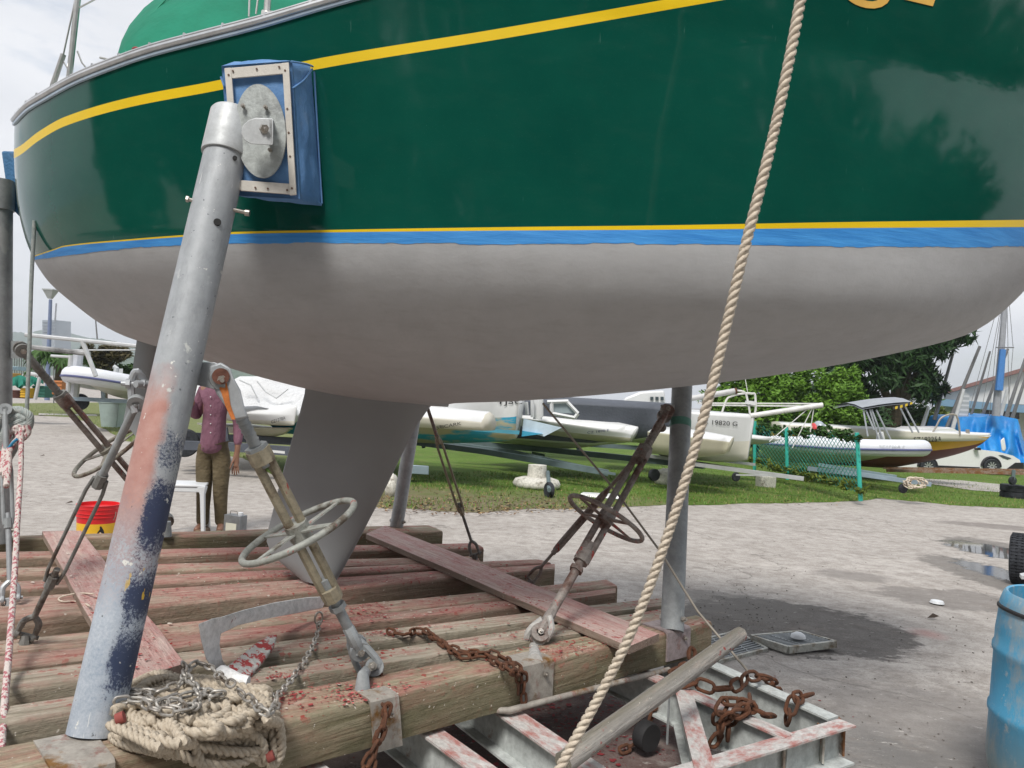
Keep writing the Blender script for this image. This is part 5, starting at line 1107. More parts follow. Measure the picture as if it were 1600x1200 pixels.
mb.build('cover_rib', GREYC, ba)
t1 = beams('boat_trailer', 'dark trailer with a number plate seen between the man and the keel', 'boat trailer', [([(270, 695, 12.6), (360, 698, 12.6), (470, 706, 12.4)], .10), ([(270, 680, 13.6), (470, 690, 13.6)], .09), ([(352, 668, 12.8), (356, 700, 12.8)], .05)], DGREY, 'boat trailers')
wheel_s(t1, P(289, 692, 13.1), .24, .17)
mb = MB(); mb.prism(Q([(424, 703), (445, 705), (445, 709), (424, 707)], 12.1), Q([(424, 703), (445, 705), (445, 709), (424, 707)], 12.13)); mb.build('number_plate', WH, t1)
# B
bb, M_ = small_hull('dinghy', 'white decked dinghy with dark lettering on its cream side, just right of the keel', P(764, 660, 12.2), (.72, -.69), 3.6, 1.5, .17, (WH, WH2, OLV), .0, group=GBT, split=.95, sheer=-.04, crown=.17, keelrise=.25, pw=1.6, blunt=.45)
ttext(bb, 'SEICARK', (682, 671, 12.7), (721, 664, 12.85), 5)
small_hull('x', '', P(690, 672, 14.2), (.8, -.6), 3.4, 1.2, .32, (NAVY, NAVY, NAVY), .6, parent=bb, split=.5, crown=0)
# C
bc_, M_ = small_hull('keelboat', 'big white boat with a blue and sand patched bottom in the middle distance', P(818, 606, 13.7), (.97, -.22), 4.6, 1.9, 1.10, (WH, WH, TEAL), .10, group=GBT, split=.56, sheer=-.05, keelrise=.18, pw=2.6, blunt=.55, flare=.94)
ttext(bc_, 'TJSC', (776, 634, 13.6), (816, 634, 13.6), 11)
mb = MB(); mb.prism([P(*snap(bc_, (x, y, 13))) for x, y in ((725, 668), (812, 673), (811, 679), (722, 672))], [P(*snap(bc_, (x, y, 13))) + Vector((0, .03, 0)) for x, y in ((725, 668), (812, 673), (811, 679), (722, 672))]); mb.build('boot_stripe', paint('blue_boot_stripe', (.07, .27, .36), .4), bc_)
# D
bd, M_ = small_hull('sailing_dinghy', 'white racing dinghy with a pale blue foredeck panel and a small windscreen', P(992, 678, 14.6), (.80, -.60), 2.9, 1.8, .22, (WH, WH, OLV), .1, group=GBT, split=.5, sheer=-.22, crown=.14, keelrise=.3, pw=1.6, blunt=.2)
ttext(bd, 'CZ 1898 F', (918, 678, 13.1), (952, 674, 13.1), 3.6, GSTR)
mb = MB(); mb.prism(Q([(818, 654), (878, 668), (850, 682), (816, 674)], 13.75), Q([(818, 654), (878, 668), (850, 682), (816, 674)], 13.85)); mb.build('foredeck_panel', paint('pale_blue_panel', (.52, .64, .74), .3), bd)
mb = MB(); mb.prism(Q([(816, 673), (848, 678), (815, 682)], 13.7), Q([(816, 673), (848, 678), (815, 682)], 13.8)); mb.build('blue_chine', paint('blue_chine', (.05, .32, .50), .4), bd)
mb = MB(); 
for a, b in (((822, 628), (824, 648)), ((832, 622), (832, 652)), ((846, 620), (846, 652)), ((862, 628), (862, 645)), ((886, 628), (903, 646)), ((862, 646), (898, 653)), ((903, 646), (898, 653)), ((855, 628), (888, 627))): mb.tube([P(*a, 14.2), P(*b, 14.2)], .035, 4)
mb.prism(Q([(833, 622), (846, 622), (847, 655), (833, 655)], 14.3), Q([(833, 622), (846, 622), (847, 655), (833, 655)], 14.6)); mb.build('windscreen_frame', WH, bd)
mb = MB(); mb.prism(Q([(863, 629), (885, 629), (901, 646), (863, 645)], 14.25), Q([(863, 629), (885, 629), (901, 646), (863, 645)], 14.28)); mb.build('windscreen_pane', paint('hazy_pane', (.30, .36, .38), .1), bd)
small_hull('x', '', P(957, 682, 15.6), (.80, -.60), 3.0, 1.3, .34, (WH, PVCG, PVCG), .1, parent=bd, split=.3, crown=0, blunt=.5, pw=1.8)
# E dark cover
be, M_ = small_hull('covered_boat', 'boat under a taut dark grey cover beside the upright prop', P(1056, 640, 15.0), (.93, -.36), 3.6, 1.9, .80, (DGREY, DGREY, WH), .35, group=GBT, split=.92, sheer=-.02, keelrise=.4, crown=.12, blunt=.6, pw=2)
mb = MB(); mb.prism(Q([(915, 652), (943, 634), (948, 636), (918, 655)], 16.2), Q([(915, 652), (943, 634), (948, 636), (918, 655)], 16.4)); mb.build('white_gunwale', WH, be)
mb = MB(); mb.prism(Q([(888, 632), (932, 636), (925, 652), (905, 656)], 17.2), Q([(888, 632), (932, 636), (925, 652), (905, 656)], 17.4)); tag(mb.build('netting_panel', paint('grey_netting', (.11, .12, .13), .8, 0, .5, 60)), 'dark netting panel strung between the windscreen and the grey covered boat', 'netting')
bf, M_ = small_hull('cabin_boat', 'white cabin boat with rails showing above the dark grey cover', P(1045, 632, 20), (.97, -.2), 5.5, 2.2, .5, (WH, WH, WH2), .3, group=GBT, crown=.05)
mb = MB(); mb.prism(Q([(972, 634), (976, 622), (1000, 612), (1038, 610), (1040, 636)], 19.4), Q([(972, 634), (976, 622), (1000, 612), (1038, 610), (1040, 636)], 21)); mb.build('cabin', WH, bf, bevel=.05)
mb = MB()
for x in (1016, 1024, 1032): mb.prism(Q([(x, 620), (x + 5, 620), (x + 5, 625), (x, 625)], 19.35), Q([(x, 620), (x + 5, 620), (x + 5, 625), (x, 625)], 19.4)); mb.build('cabin_window', GLS, bf); mb = MB()
# G white keelboat with registration
bg_, M_ = small_hull('keelboat', 'white sailing boat marked SZ 19820 G with a bent pulpit and long bowsprit', P(1178, 652, 15.6), (.80, -.60), 1.9, 1.8, .98, (WH, WH, WH2), .10, group=GBT, split=.55, sheer=-.03, keelrise=.12, pw=2.4, flare=.88, blunt=.12)
ttext(bg_, 'SZ 19820 G', (1094, 662, 15.0), (1152, 666, 14.6), 7)
SSW = paint('white_rail', (.68, .68, .66), .4, .1)
mb = MB(); dG = 15.6
for q, r in (([(1127, 648), (1135, 625), (1143, 619), (1160, 615), (1175, 615), (1180, 618), (1180, 645), (1172, 648)], .022), ([(1110, 614), (1140, 611), (1162, 612), (1168, 625), (1172, 647)], .022)): mb.tube(smoothpath([P(x, y, dG) for x, y in q], 4), r, 6)
mb.build('pulpit', SSW, bg_)
mb = MB(); mb.tube([P(1172, 650, dG), P(1285, 633, dG)], .055, 10); mb.build('bowsprit', SSW, bg_)
mb = MB(); mb.tube([P(1078, 623, dG), P(1148, 611, dG)], .06, 10); mb.build('boom', paint('weathered_boom', (.5, .5, .5), .5), bg_)
mb = MB(); mb.tube([P(1148, 611, dG - .01), P(1151, 610.5, dG - .01)], .062, 10); mb.build('rusty_boom_end', RUST, bg_)
mb = MB()
for a, b, r in (((1090, 630), (1285, 631), .016), ((1105, 633), (1270, 635), .016), ((1268, 634), (1202, 690), .010), ((1271, 634), (1238, 700), .010), ((1272, 634), (1266, 675), .010), ((1164, 590), (1168, 612), .008)): mb.tube([P(*a, dG), P(*b, dG)], r, 5)
mb.build('rigging_wire', SSW, bg_)
mb = MB(); mb.box(P(1170, 629, dG), (.12, .1, .07)); mb.box(P(1176, 630, dG), (.08, .1, .08)); mb.build('bow_light', WH, bg_)
# H, I
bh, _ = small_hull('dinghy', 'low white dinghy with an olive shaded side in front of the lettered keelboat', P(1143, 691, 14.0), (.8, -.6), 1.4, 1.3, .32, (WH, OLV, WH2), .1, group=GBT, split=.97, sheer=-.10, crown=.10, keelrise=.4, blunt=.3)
bi, _ = small_hull('dinghy', 'pointed white dinghy bow jutting out beyond the lettered keelboat', P(1213, 689, 17.5), (.97, -.22), 4, 1.3, .24, (WH, WH, WH2), .6, group=GBT, sheer=-.18, keelrise=.8)
# trailers
beams('boat_trailer', 'long green grey trailer drawbar pointing right over the white concrete wheel chock', 'boat trailer', [([(640, 690, 15.5), (760, 706, 14.8), (930, 735, 14), (950, 739, 14)], .075), ([(600, 680, 16.8), (800, 706, 16), (940, 737, 14.2)], .06), ([(660, 686, 15.4), (662, 700, 15.4)], .05), ([(640, 676, 15.9), (730, 688, 15.6)], .05), ([(935, 736, 13.9), (962, 741, 13.8)], .03)], TRL, 'boat trailers')
t3 = beams('boat_trailer', 'dark trailer frame running behind the upright prop under the boats', 'boat trailer', [([(700, 690, 17), (860, 703, 16.8), (1040, 722, 16.5), (1100, 728, 16)], .085), ([(820, 688, 18), (1000, 700, 18), (1150, 712, 17.5)], .07), ([(900, 690, 17), (905, 704, 17)], .06), ([(830, 712, 16.2), (850, 716, 16.2)], .12)], TRL, 'boat trailers')
t4 = beams('boat_trailer', 'pale silver trailer drawbar resting on a concrete block near the green fence', 'boat trailer', [([(1062, 722, 16), (1150, 734, 15.5), (1256, 748, 15)], .055), ([(1000, 710, 16.5), (1120, 728, 16.2), (1180, 738, 15.6)], .05), ([(1150, 742, 14.9), (1200, 743, 14.9)], .02), ([(1062, 712, 17), (1180, 726, 16.8)], .04)], paint('silver_trailer', (.50, .51, .52), .45, .3), 'boat trailers')
wheel_s(t4, P(1150, 745, 15), .09, .05); wheel_s(t3, P(1022, 742, 15), .12, .08)
def blob(c, sx, sy, sz, seed, n=14, amp=.18):
    mb = MB(); rows = []
    for i in range(n + 1):
        a = math.pi * i / n; row = []
        for j in range(n * 2):
            b = 2 * math.pi * j / (n * 2); v = Vector((math.sin(a) * math.cos(b), math.sin(a) * math.sin(b), math.cos(a))); k = 1 + amp * noise.noise(v * 2.2 + Vector((seed, 0, 0))) + amp * .4 * noise.noise(v * 6 + Vector((seed, 3, 0))); row.append(Vector(c) + Vector((v.x * sx, v.y * sy, v.z * sz)) * k)
        rows.append(row)
    mb.grid(rows, closed=True); return mb
CONC = rusty('limewashed_concrete', (.62, .60, .54), (.30, .27, .22), .56, .66, None, scale=6, metal=0, rough=.9)
sp = G(838, 764); mb = MB(); mb.lathe([(.30, .0), (.40, .04), (.42, .10), (.38, .17), (.28, .20), (.17, .21), (.16, .42), (0, .43)], 26, c=sp); o = tag(mb.build('limewashed_tyre_footing', CONC, smooth=60), 'lumpy white limewashed tyre footing with a post stub under the green grey drawbar', 'footing')
sp = G(1040, 758); mb = blob(sp + UP * .14, .26, .24, .2, 4); tag(mb.build('concrete_footing', CONC, smooth=60), 'white rounded concrete lump beside the upright prop', 'footing')
j3 = thing('jockey_wheel', 'dark jockey wheel leaning on the white tyre footing', 'jockey wheel', G(858, 766)); wheel_s(j3, G(858, 766, .13), .13, .08, (-.9, -.4, 0)); mb = MB(); mb.tube([G(858, 766, .16), P(856, 738, depth(G(858, 766)))], .035, 8); mb.build('stem', TRL, j3)
sp = G(1196, 762); mb = MB(); mb.box(sp + UP * .13, (.36, .3, .30), Matrix.Rotation(.2, 3, 'Z')); tag(mb.build('concrete_block', CONC, bevel=.04), 'chipped pale concrete block under the silver drawbar', 'block')
mb = MB(); c = G(938, 776, .03); mb.prism([c + Vector((-.35, -.1, 0)), c + Vector((.3, -.18, 0)), c + Vector((.34, .1, 0)), c + Vector((-.3, .12, 0))], [c + Vector((-.33, -.08, .05)), c + Vector((.28, -.15, .04)), c + Vector((.3, .09, .05)), c + Vector((-.27, .1, .05))]); tag(mb.build('white_board', WH), 'flat white board lying in the grass behind the rusted hand wheel', 'board')
mb = MB(); a = P(632, 729, 13.6); mb.prism(Q([(636, 726), (670, 728), (670, 742), (636, 740)], 13), Q([(636, 726), (670, 728), (670, 742), (636, 740)], 13.3)); tag(mb.build('square_steel_post', TRLB, bevel=.01), 'end of a grey square steel post poking out right of the keel', 'post')
sp = G(612, 776); mb = blob(sp + UP * .14, .1, .2, .2, 9); tag(mb.build('cream_stone', CONC, smooth=60), 'cream painted stone half hidden between the keel and the far prop', 'stone')
# ---- inflatables
def rib(label, bowp, sternp, d0, d1, r, width, H, mats, name='inflatable_boat', strip=True):
    B, S_ = P(*bowp, d0), P(*sternp, d1); ax = (B - S_); Ln = ax.length; ax.normalize(); y = Vector((-ax.y, ax.x, 0)).normalized(); th = thing(name, label, 'inflatable boat', S_ - UP * .5)
    pts = []; half = width / 2
    for i in range(41):
        u = i / 40; t = abs(u - .5) * 2; s = 1 if u < .5 else -1
        lx = Ln * (1 - .0) * (1 - max(0, (t - .28) / .72)) if t > .28 else Ln; 
        if t <= .28: a = t / .28 * math.pi / 2; x = Ln - half * 1.5 + math.cos(a) * half * 1.5; yy = half * math.sin(a)
        else: x = (Ln - half * 1.5) * (1 - (t - .28) / .72); yy = half
        rise = .22 * max(0, x / Ln - .55) ** 1.2; pts.append(S_ + ax * x + y * (yy * s) + UP * rise)
    rr = [r * (.45 + .55 * min(1, i / 3, (40 - i) / 3)) for i in range(41)]; mb = MB(); mb.tube(pts, rr, 16); mb.build('tube', mats[0], th, smooth=60)
    if strip:
        mb = MB(); c = sum(pts, Vector()) / 41; q = []
        for i, p in enumerate(pts):
            t = (pts[min(i + 1, 40)] - pts[max(i - 1, 0)]).normalized(); o = t.cross(UP).normalized(); o = o if o.dot(p - (S_ + ax * Ln * .4)) > 0 else -o; q.append(p + o * rr[i] * .98 - UP * r * .15)
        mb.tube(q, r * .13, 6); mb.build('rubbing_strip', mats[2], th)
    mb = MB(); rows = []
    for i in range(16):
        u = i / 15; w = half * (1 - u ** 3) ; x = Ln * u * .93; z = .10 * 0; zk = -H * (1 - u ** 2.6); rows.append([S_ + ax * x + y * (w * k) + UP * (lerp(zk, -.05 * (1 - u), abs(k) ** 1.3)) for k in (-1, -.7, -.35, 0, .35, .7, 1)])
    mb.grid(rows); mb.build('hull', mats[1], th, smooth=50); return th, ax, y, S_
r1, _, _, _ = rib('white inflatable boat with a grey rubbing strip on a trailer behind the green fence', (1440, 706), (1205, 690), 17.5, 20, .19, 1.6, .5, (PVC, PVCG, GSTR))
ttext(r1, 'SZ2736A F', (1374, 698, 17.1), (1414, 700, 16.9), 4, GREYC)
mb = MB(); mb.box(P(1270, 690, 19), (.3, .5, .35)); mb.build('seat', PVC, r1, bevel=.05)
om = thing('outboard_motor', 'small outboard motor with a red and silver cowl above the fence', 'outboard motor', P(1275, 690, 21)); mb = blob(P(1279, 670, 21), .17, .25, .22, 3, 10, .05); mb.build('cowl', paint('silver_cowl', (.42, .47, .52), .3, .3), om, smooth=60); mb = blob(P(1271, 670, 20.9), .06, .2, .16, 5, 8, .03); mb.build('red_stripe', paint('red_cowl', (.6, .06, .07), .4), om, smooth=60); mb = MB(); mb.tube([P(1275, 674, 21), P(1278, 700, 21)], .06, 8); mb.build('shaft', BLK, om)
t5 = beams('boat_trailer', 'blue grey trailer drawbar with a coil of rope beside the green fence', 'boat trailer', [([(1262, 732, 16.5), (1350, 742, 16), (1455, 757, 15.5)], .06), ([(1280, 726, 18), (1400, 745, 16.6)], .05)], TRLB, 'boat trailers'); wheel_s(t5, P(1411, 763, 15.6), .10, .07)
mb = MB(); rnd = random.Random(2)
for i in range(9):
    c = P(1429 + rnd.uniform(-7, 7), 753 + rnd.uniform(-2, 2), 15.4); mb.tube([c + Vector((math.cos(a) * .16, rnd.uniform(-.05, .05), math.sin(a) * .09 + .02 * math.sin(3 * a + i))) for a in [2 * math.pi * k / 24 for k in range(24)]], .012, 5, closed=True)
tag(mb.build('rope_bundle', ROPE), 'small bundle of pale rope hanging on the blue grey drawbar', 'rope')
# motor boat, yellow and maroon
bk_, M_ = small_hull('motor_boat', 'white, ochre and maroon motor boat marked SZ18225A with a grey bimini', P(1546, 683, 21), (.985, -.17), 5.6, 2.0, 1.02, (WH, YEL2, MAROON), .95, group=None, split=.50, sheer=.02, keelrise=.80, pw=2.4, flare=.92, crown=.05)
small_hull('x', '', P(1546, 680, 21), (.985, -.17), 5.6, 2.1, .30, (WH, WH2, WH2), .12, parent=bk_, split=.8, sheer=.0, keelrise=.6, flare=1.0, pw=2.4)
ttext(bk_, 'SZ18225A', (1428, 691, 19.1), (1472, 690, 19.1), 8)
mb = MB()
for q, r in (([(1453, 682), (1462, 668), (1472, 652), (1494, 649), (1500, 680)], .025),): mb.tube(smoothpath([P(x, y, 20.6) for x, y in q], 4), r, 6)
mb.tube([P(1512, 681, 20.8), P(1512, 671, 20.8)], .05, 8); mb.build('bow_rail', paint('tarnished_rail', (.34, .31, .27), .5, .3), bk_)
mb = MB(); tpq = [(1348, 638), (1352, 628), (1405, 624), (1436, 619), (1428, 628), (1400, 637)]; 
for q, dd in ((tpq, 0),):
    rows = []
    for i in range(7):
        u = i / 6; rows.append([P(lerp(1347, 1425, u), lerp(637, 628, u) - 2 * math.sin(u * 3), 19.6) + Vector((0, k * .45, .12 * math.sin(k / 4 * math.pi))) for k in range(5)])
    mb.grid(rows); mb.grid([[p - UP * .05 for p in r] for r in rows])
bmi = mb.build('bimini', paint('grey_bimini', (.28, .30, .33), .8, 0, .1, 3), bk_, smooth=60)
mb = MB(); rows = [[P(x, y, 19.55) for x, y in ((1395, 636), (1412, 632), (1425, 628))], [P(x, y, 19.55) for x, y in ((1396, 640), (1413, 636), (1426, 631))]]; mb.grid(rows)
st = MT('yellow_black_valance', .8); w = st.n('ShaderNodeTexWave'); w.inputs['Scale'].default_value = 2.5; st.l(st.vec, w.inputs['Vector']); st.col(st.ramp(w.outputs['Fac'], .48, .52, (.6, .42, .03), (.04, .04, .04))); mb.build('valance', st.m, bmi)
for a, b in (((1349, 640), (1356, 682)), ((1353, 641), (1366, 672)), ((1362, 640), (1381, 690)), ((1369, 640), (1393, 690)), ((1405, 634), (1426, 676)), ((1413, 633), (1436, 676)), ((1359, 640), (1374, 690))):
    mb = MB(); mb.tube([P(*a, 19.7), P(*b, 19.5)], .022, 6); mb.build('support_leg', paint('dull_aluminium', (.36, .38, .40), .45, .4), bmi)
mb = MB(); mb.prism(Q([(1370, 676), (1380, 674), (1384, 690), (1368, 690)], 19.6), Q([(1370, 676), (1380, 674), (1384, 690), (1368, 690)], 20.2)); mb.build('console', WH, bk_, bevel=.03)
t6 = beams('boat_trailer', 'rusty trailer beam below the ochre and maroon motor boat', 'boat trailer', [([(1385, 735, 19), (1480, 737, 18.6), (1620, 740, 18.2)], .05), ([(1380, 731, 21), (1620, 735, 20)], .04)], TRLR, 'boat trailers')
wheel_s(t6, P(1582, 751, 18.2), .10, .08); mb = MB(); mb.tube([P(1584, 734, 18.2), P(1583, 750, 18.2)], .04, 6); mb.build('jockey_stem', TRL, t6)
for k, (x, y, lb) in enumerate(((1582, 777, 'lower tyre of the flat stack at the right edge of the grass'), (1581, 764, 'upper tyre of the flat stack at the right edge of the grass'))):
    tt = G(1582, 779); tyre(tt + UP * (.085 + .17 * k), (.03, 0, 1), .27, .17, 'stacked_tyre', lb, 'stacked tyres', rim=False)
# ---- tarp
def tarp():
    mb = MB(); rows = []; top = [(1484, 690), (1492, 668), (1498, 653), (1515, 651), (1530, 652), (1556, 648), (1575, 652), (1590, 655), (1594, 668), (1600, 690), (1610, 700)]
    n = 60; m_ = 18
    for i in range(m_ + 1):
        v = i / m_; row = []
        for j in range(n + 1):
            x = lerp(1484, 1612, j / n); yt = scurve(top, x); yb = curve([(1484, 700), (1540, 714), (1560, 716), (1600, 726), (1612, 730)], x); y = lerp(yt, yb, v)
            fold = math.sin(j * .55 + 2 * noise.noise(Vector((j * .1, v * 2, 0)))) * .22 * v + noise.noise(Vector((j * .17, v * 3, 4))) * .35 * min(1, v * 3)
            row.append(P(x, y, 31.5 + 1.2 * (1 - v) + fold))
        rows.append(row)
    mb.grid(rows); mb.grid([rows[0], [p + Vector((.0, 2.2, .05)) for p in rows[0]], [Vector((p.x, p.y + 2.3, p.z - 1.2)) for p in rows[0]]])
    t = MT('blue_tarpaulin', .45, 0, .5); t.col(t.ramp(t.noise(1.5, 5, .6), .3, .7, (.005, .16, .48), (.01, .25, .62))); t.bump(t.noise(2.5, 5, .6), .08, .8)
    tag(mb.build('blue_tarpaulin', t.m, smooth=70), 'bright blue tarpaulin draped over a boat behind the white car', 'tarpaulin')
tarp()
mb = MB(); mb.prism(Q([(1563, 688), (1569, 683), (1572, 700), (1570, 706), (1565, 704)], 30.2), Q([(1563, 688), (1569, 683), (1572, 700), (1570, 706), (1565, 704)], 30.5)); tag(mb.build('white_fender', WH, bevel=.04), 'white fender hanging against the blue tarpaulin above the car bonnet', 'fender')
# ---- car
def car():
    d = 28.5; s = d / F; base = G(1520, 739); base = P(1520, 739, d); th = thing('parked_car', 'white car parked behind the motor boat, its bonnet towards the right', 'car', base)
    def W_(x, y, w): return P(x, y, d) + Vector((.0, w, 0))
    prof = [(1402, 728), (1400, 706), (1406, 690), (1420, 674), (1440, 668), (1490, 668), (1512, 680), (1531, 702), (1562, 706), (1585, 712), (1596, 719), (1599, 730), (1597, 735), (1578, 735), (1400, 732)]
    mb = MB(); L0 = [W_(x, y, 0) for x, y in prof]; L1 = [W_(x, y, 1.75) for x, y in prof]; ins = [W_(x, y, .12 + (.12 if y < 700 else 0)) for x, y in prof]; ino = [W_(x, y, 1.63 - (.12 if y < 700 else 0)) for x, y in prof]
    c = P(1500, 712, d)
    rows = [[c.lerp(p, .95) + Vector((0, w - (c.lerp(p, .95)).y + p.y, 0)) for p in [W_(x, y, 0) for x, y in prof]] for w in (.0,)]
    n = len(prof); A = [W_(lerp(1500, x, .975), lerp(712, y, .96), .0) for x, y in prof]; B = [W_(x, y, .14 + (.14 if y < 700 else 0)) for x, y in prof]; C2 = [W_(x, y, 1.61 - (.14 if y < 700 else 0)) for x, y in prof]; D2 = [W_(lerp(1500, x, .975), lerp(712, y, .96), 1.75) for x, y in prof]
    mb.grid([A, B, C2, D2], closed=True); mb.add(A, [tuple(range(n))]); mb.add(D2, [tuple(range(n))]); mb.build('body', paint('white_car_paint', (.72, .72, .72), .2, 0, .02), th, smooth=45)
    def panel(nm, q, mat, o=-.02, t=.05): m = MB(); m.prism([W_(x, y, o) for x, y in q], [W_(x, y, o + t) for x, y in q]); return m.build(nm, mat, th)
    panel('side_window', [(1430, 696), (1438, 676), (1488, 675), (1510, 697)], GLS, -.01); 
    m = MB(); q = [(1511, 682), (1531, 702)]; m.prism([W_(1512, 680, .3), W_(1512, 680, 1.4), W_(1531, 701, 1.5), W_(1531, 701, .2)], [W_(1514, 679, .3), W_(1514, 679, 1.4), W_(1533, 700, 1.5), W_(1533, 700, .2)]); m.build('windscreen', GLS, th)
    panel('headlight', [(1560, 711), (1566, 711), (1580, 716), (1574, 718), (1566, 715)], GLS)
    panel('bumper_trim', [(1572, 733), (1586, 723), (1599, 723), (1599, 735), (1576, 736)], BLK, -.03)
    panel('mirror', [(1520, 700), (1527, 699), (1528, 703), (1522, 703)], BLK, -.2, .15)
    panel('sill', [(1440, 726), (1530, 730), (1533, 735), (1440, 732)], BLK, -.025)
    for x in (1449, 1548):
        c = W_(x, 729, .0); m = MB(); m.tube([c + Vector((math.cos(a) * 14.5 * s, -.02, math.sin(a) * 14.5 * s)) for a in [math.pi * i / 16 for i in range(17)]], 2 * s, 6); m.build('wheel_arch', BLK, th)
        wo = MB(); M = frame_z(c, (0, -1, 0)).to_3x3(); r = 12.5 * s; wo.lathe([(r * .6, -.1), (r, -.1), (r, .08), (r * .9, .1), (r * .62, .08)], 28, M, c=c); w = wo.build('wheel', RUBT, th)
        m = MB(); m.lathe([(r * .62, .07), (r * .58, .02), (0, .02)], 24, M, c=c)
        for i in range(10):
            a = 2 * math.pi * i / 10; e = Vector((math.cos(a), math.sin(a), 0)); f = Vector((-e.y, e.x, 0)) * r * .06; m.prism([c + M @ (e * r * .1 - f + Vector((0, 0, .05))), c + M @ (e * r * .6 - f + Vector((0, 0, .07))), c + M @ (e * r * .6 + f + Vector((0, 0, .07))), c + M @ (e * r * .1 + f + Vector((0, 0, .05)))], [c + M @ (e * r * .1 - f + Vector((0, 0, .08))), c + M @ (e * r * .6 - f + Vector((0, 0, .09))), c + M @ (e * r * .6 + f + Vector((0, 0, .09))), c + M @ (e * r * .1 + f + Vector((0, 0, .08)))])
        m.build('rim', paint('silver_rim', (.5, .5, .52), .3, .6), w)
car()
# ---- building
bd_ = thing('club_building', 'low white building with a brown gabled roof edge and blue fascia behind the masts', 'building', P(1540, 700, 46))
def blk(nm, q, d, t, mat, parent=None, bevel=0): m = MB(); m.prism(Q(q, d), [p + Vector((t * .56, t * .83, 0)) for p in Q(q, d)]); return m.build(nm, mat, parent or bd_, bevel=bevel)
WALL = paint('cream_wall_paint', (.58, .57, .54), .8, 0, .04, 1); BLUF = paint('faded_blue_fascia', (.16, .27, .40), .6, 0, .06, 1); BRN = paint('brown_roof_edge', (.22, .12, .11), .7)
blk('gable_wall', [(1474, 626), (1474, 612), (1600, 577), (1760, 535), (1760, 640)], 46, 8, WALL); blk('wall', [(1470, 705), (1474, 632), (1760, 650), (1760, 730)], 46.5, 8, WALL)
blk('fascia', [(1458, 633), (1458, 622), (1600, 633), (1760, 645), (1760, 657), (1600, 645)], 44.5, 2, BLUF); blk('low_fascia', [(1468, 662), (1488, 663), (1488, 669), (1468, 668)], 45.5, .6, BLUF)
blk('roof', [(1472, 617), (1474, 611), (1600, 574), (1760, 530), (1760, 536), (1600, 580)], 45.5, 8.6, BRN)
for q, m_ in (([(1478, 633), (1500, 635), (1500, 649), (1478, 648)], 'g'), ([(1514, 637), (1532, 638), (1532, 651), (1514, 650)], 'g'), ([(1537, 637), (1552, 638), (1552, 652), (1537, 651)], 'd'), ([(1562, 639), (1593, 641), (1593, 655), (1562, 653)], 'd')):
    f = blk('window', [(q[0][0] - 1, q[0][1] - 1), (q[1][0] + 1, q[1][1] - 1), (q[2][0] + 1, q[2][1] + 1), (q[3][0] - 1, q[3][1] + 1)], 46.42, .2, WH); blk('pane', q, 46.38, .1, paint('pale_pane', (.30, .38, .34), .2) if m_ == 'g' else paint('dark_pane', (.05, .05, .07), .2), f)
# ---- masts
MA = paint('dark_mast_alloy', (.17, .17, .175), .5, .3); MW = paint('pale_mast', (.52, .53, .54), .4, .2)
for (a, b, d, r, m_, lb) in (((1531, 541), (1478, 672), 33, .085, MA, 'dark leaning mast whose top stands highest left of the tallest mast'), ((1489, 552), (1460, 656), 34, .085, MA, 'dark leaning mast furthest left, beside the big tree'), ((1547, 549), (1517, 650), 34, .06, MA, 'slim dark leaning mast just left of the tallest mast'), ((1575, 545), (1535, 649), 34, .07, MA, 'dark mast leaning behind the tallest mast'), ((1602, 560), (1572, 652), 33, .08, MA, 'pale grey leaning mast near the right edge'), ((1606, 580), (1581, 655), 34, .08, MA, 'dark leaning mast cut by the right edge'),
    ((1443, 625), (1431, 660), 36, .06, MW, 'short white mast nearest the bimini'), ((1451, 636), (1441, 668), 33, .09, MW, 'short thick white mast beside the bow rail'), ((1506, 608), (1487, 675), 32, .09, MW, 'white mast alongside the grey rolled sail'), ((1575, 605), (1562, 655), 33, .09, MW, 'white mast right of the blue wrapped one'), ((148, 484), (152, 530), 60, .06, MA, 'thin far mast seen above the left boom')):
    t = MB(); t.tube([P(*a, d), P(*b, d)], [r * .7, r], 8); tag(t.build('mast', m_), lb, 'mast', 'masts of parked dinghies')
tm = thing('tall_mast', 'tallest mast with crosstrees, stays and a blue sleeve rising above the tarpaulin', 'mast', P(1556, 650, 32)); mb = MB(); mb.tube([P(1574, 430, 32), P(1556, 650, 32)], [.09, .16], 10); mb.build('pole', paint('grey_mast', (.36, .37, .40), .4, .4), tm)
mb = MB(); mb.tube([P(1556, 543, 31.8), P(1584, 543, 31.8)], .025, 6); mb.build('crosstree', MA, tm); mb = MB(); mb.tube([P(1567, 546, 31.8), P(1561, 610, 31.8)], [.12, .15], 8); mb.build('sail_sleeve', paint('blue_sleeve', (.06, .20, .50), .7), tm)
mb = MB()
for a, b in (((1573, 430), (1583, 543)), ((1583, 543), (1574, 650)), ((1573, 440), (1577, 650)), ((1572, 430), (1512, 650)), ((1573, 430), (1534, 640)), ((1573, 430), (1556, 543)), ((1556, 543), (1546, 650))): mb.tube([P(*a, 32), P(*b, 32)], .012, 4)
mb.build('stay', MA, tm)
mb = MB(); mb.prism(Q([(1505, 612), (1515, 616), (1513, 652), (1497, 652)], 33), Q([(1505, 612), (1515, 616), (1513, 652), (1497, 652)], 33.1)); sm_ = MT('striped_sail', .7); w = sm_.n('ShaderNodeTexWave'); w.bands_direction = 'Z'; w.inputs['Scale'].default_value = 1.6; sm_.l(sm_.vec, w.inputs['Vector']); sm_.col(sm_.ramp(w.outputs['Fac'], .5, .8, (.36, .38, .40), (.55, .56, .58))); tag(mb.build('rolled_sail', sm_.m), 'pale striped sail panel hoisted in front of the white building', 'sail')
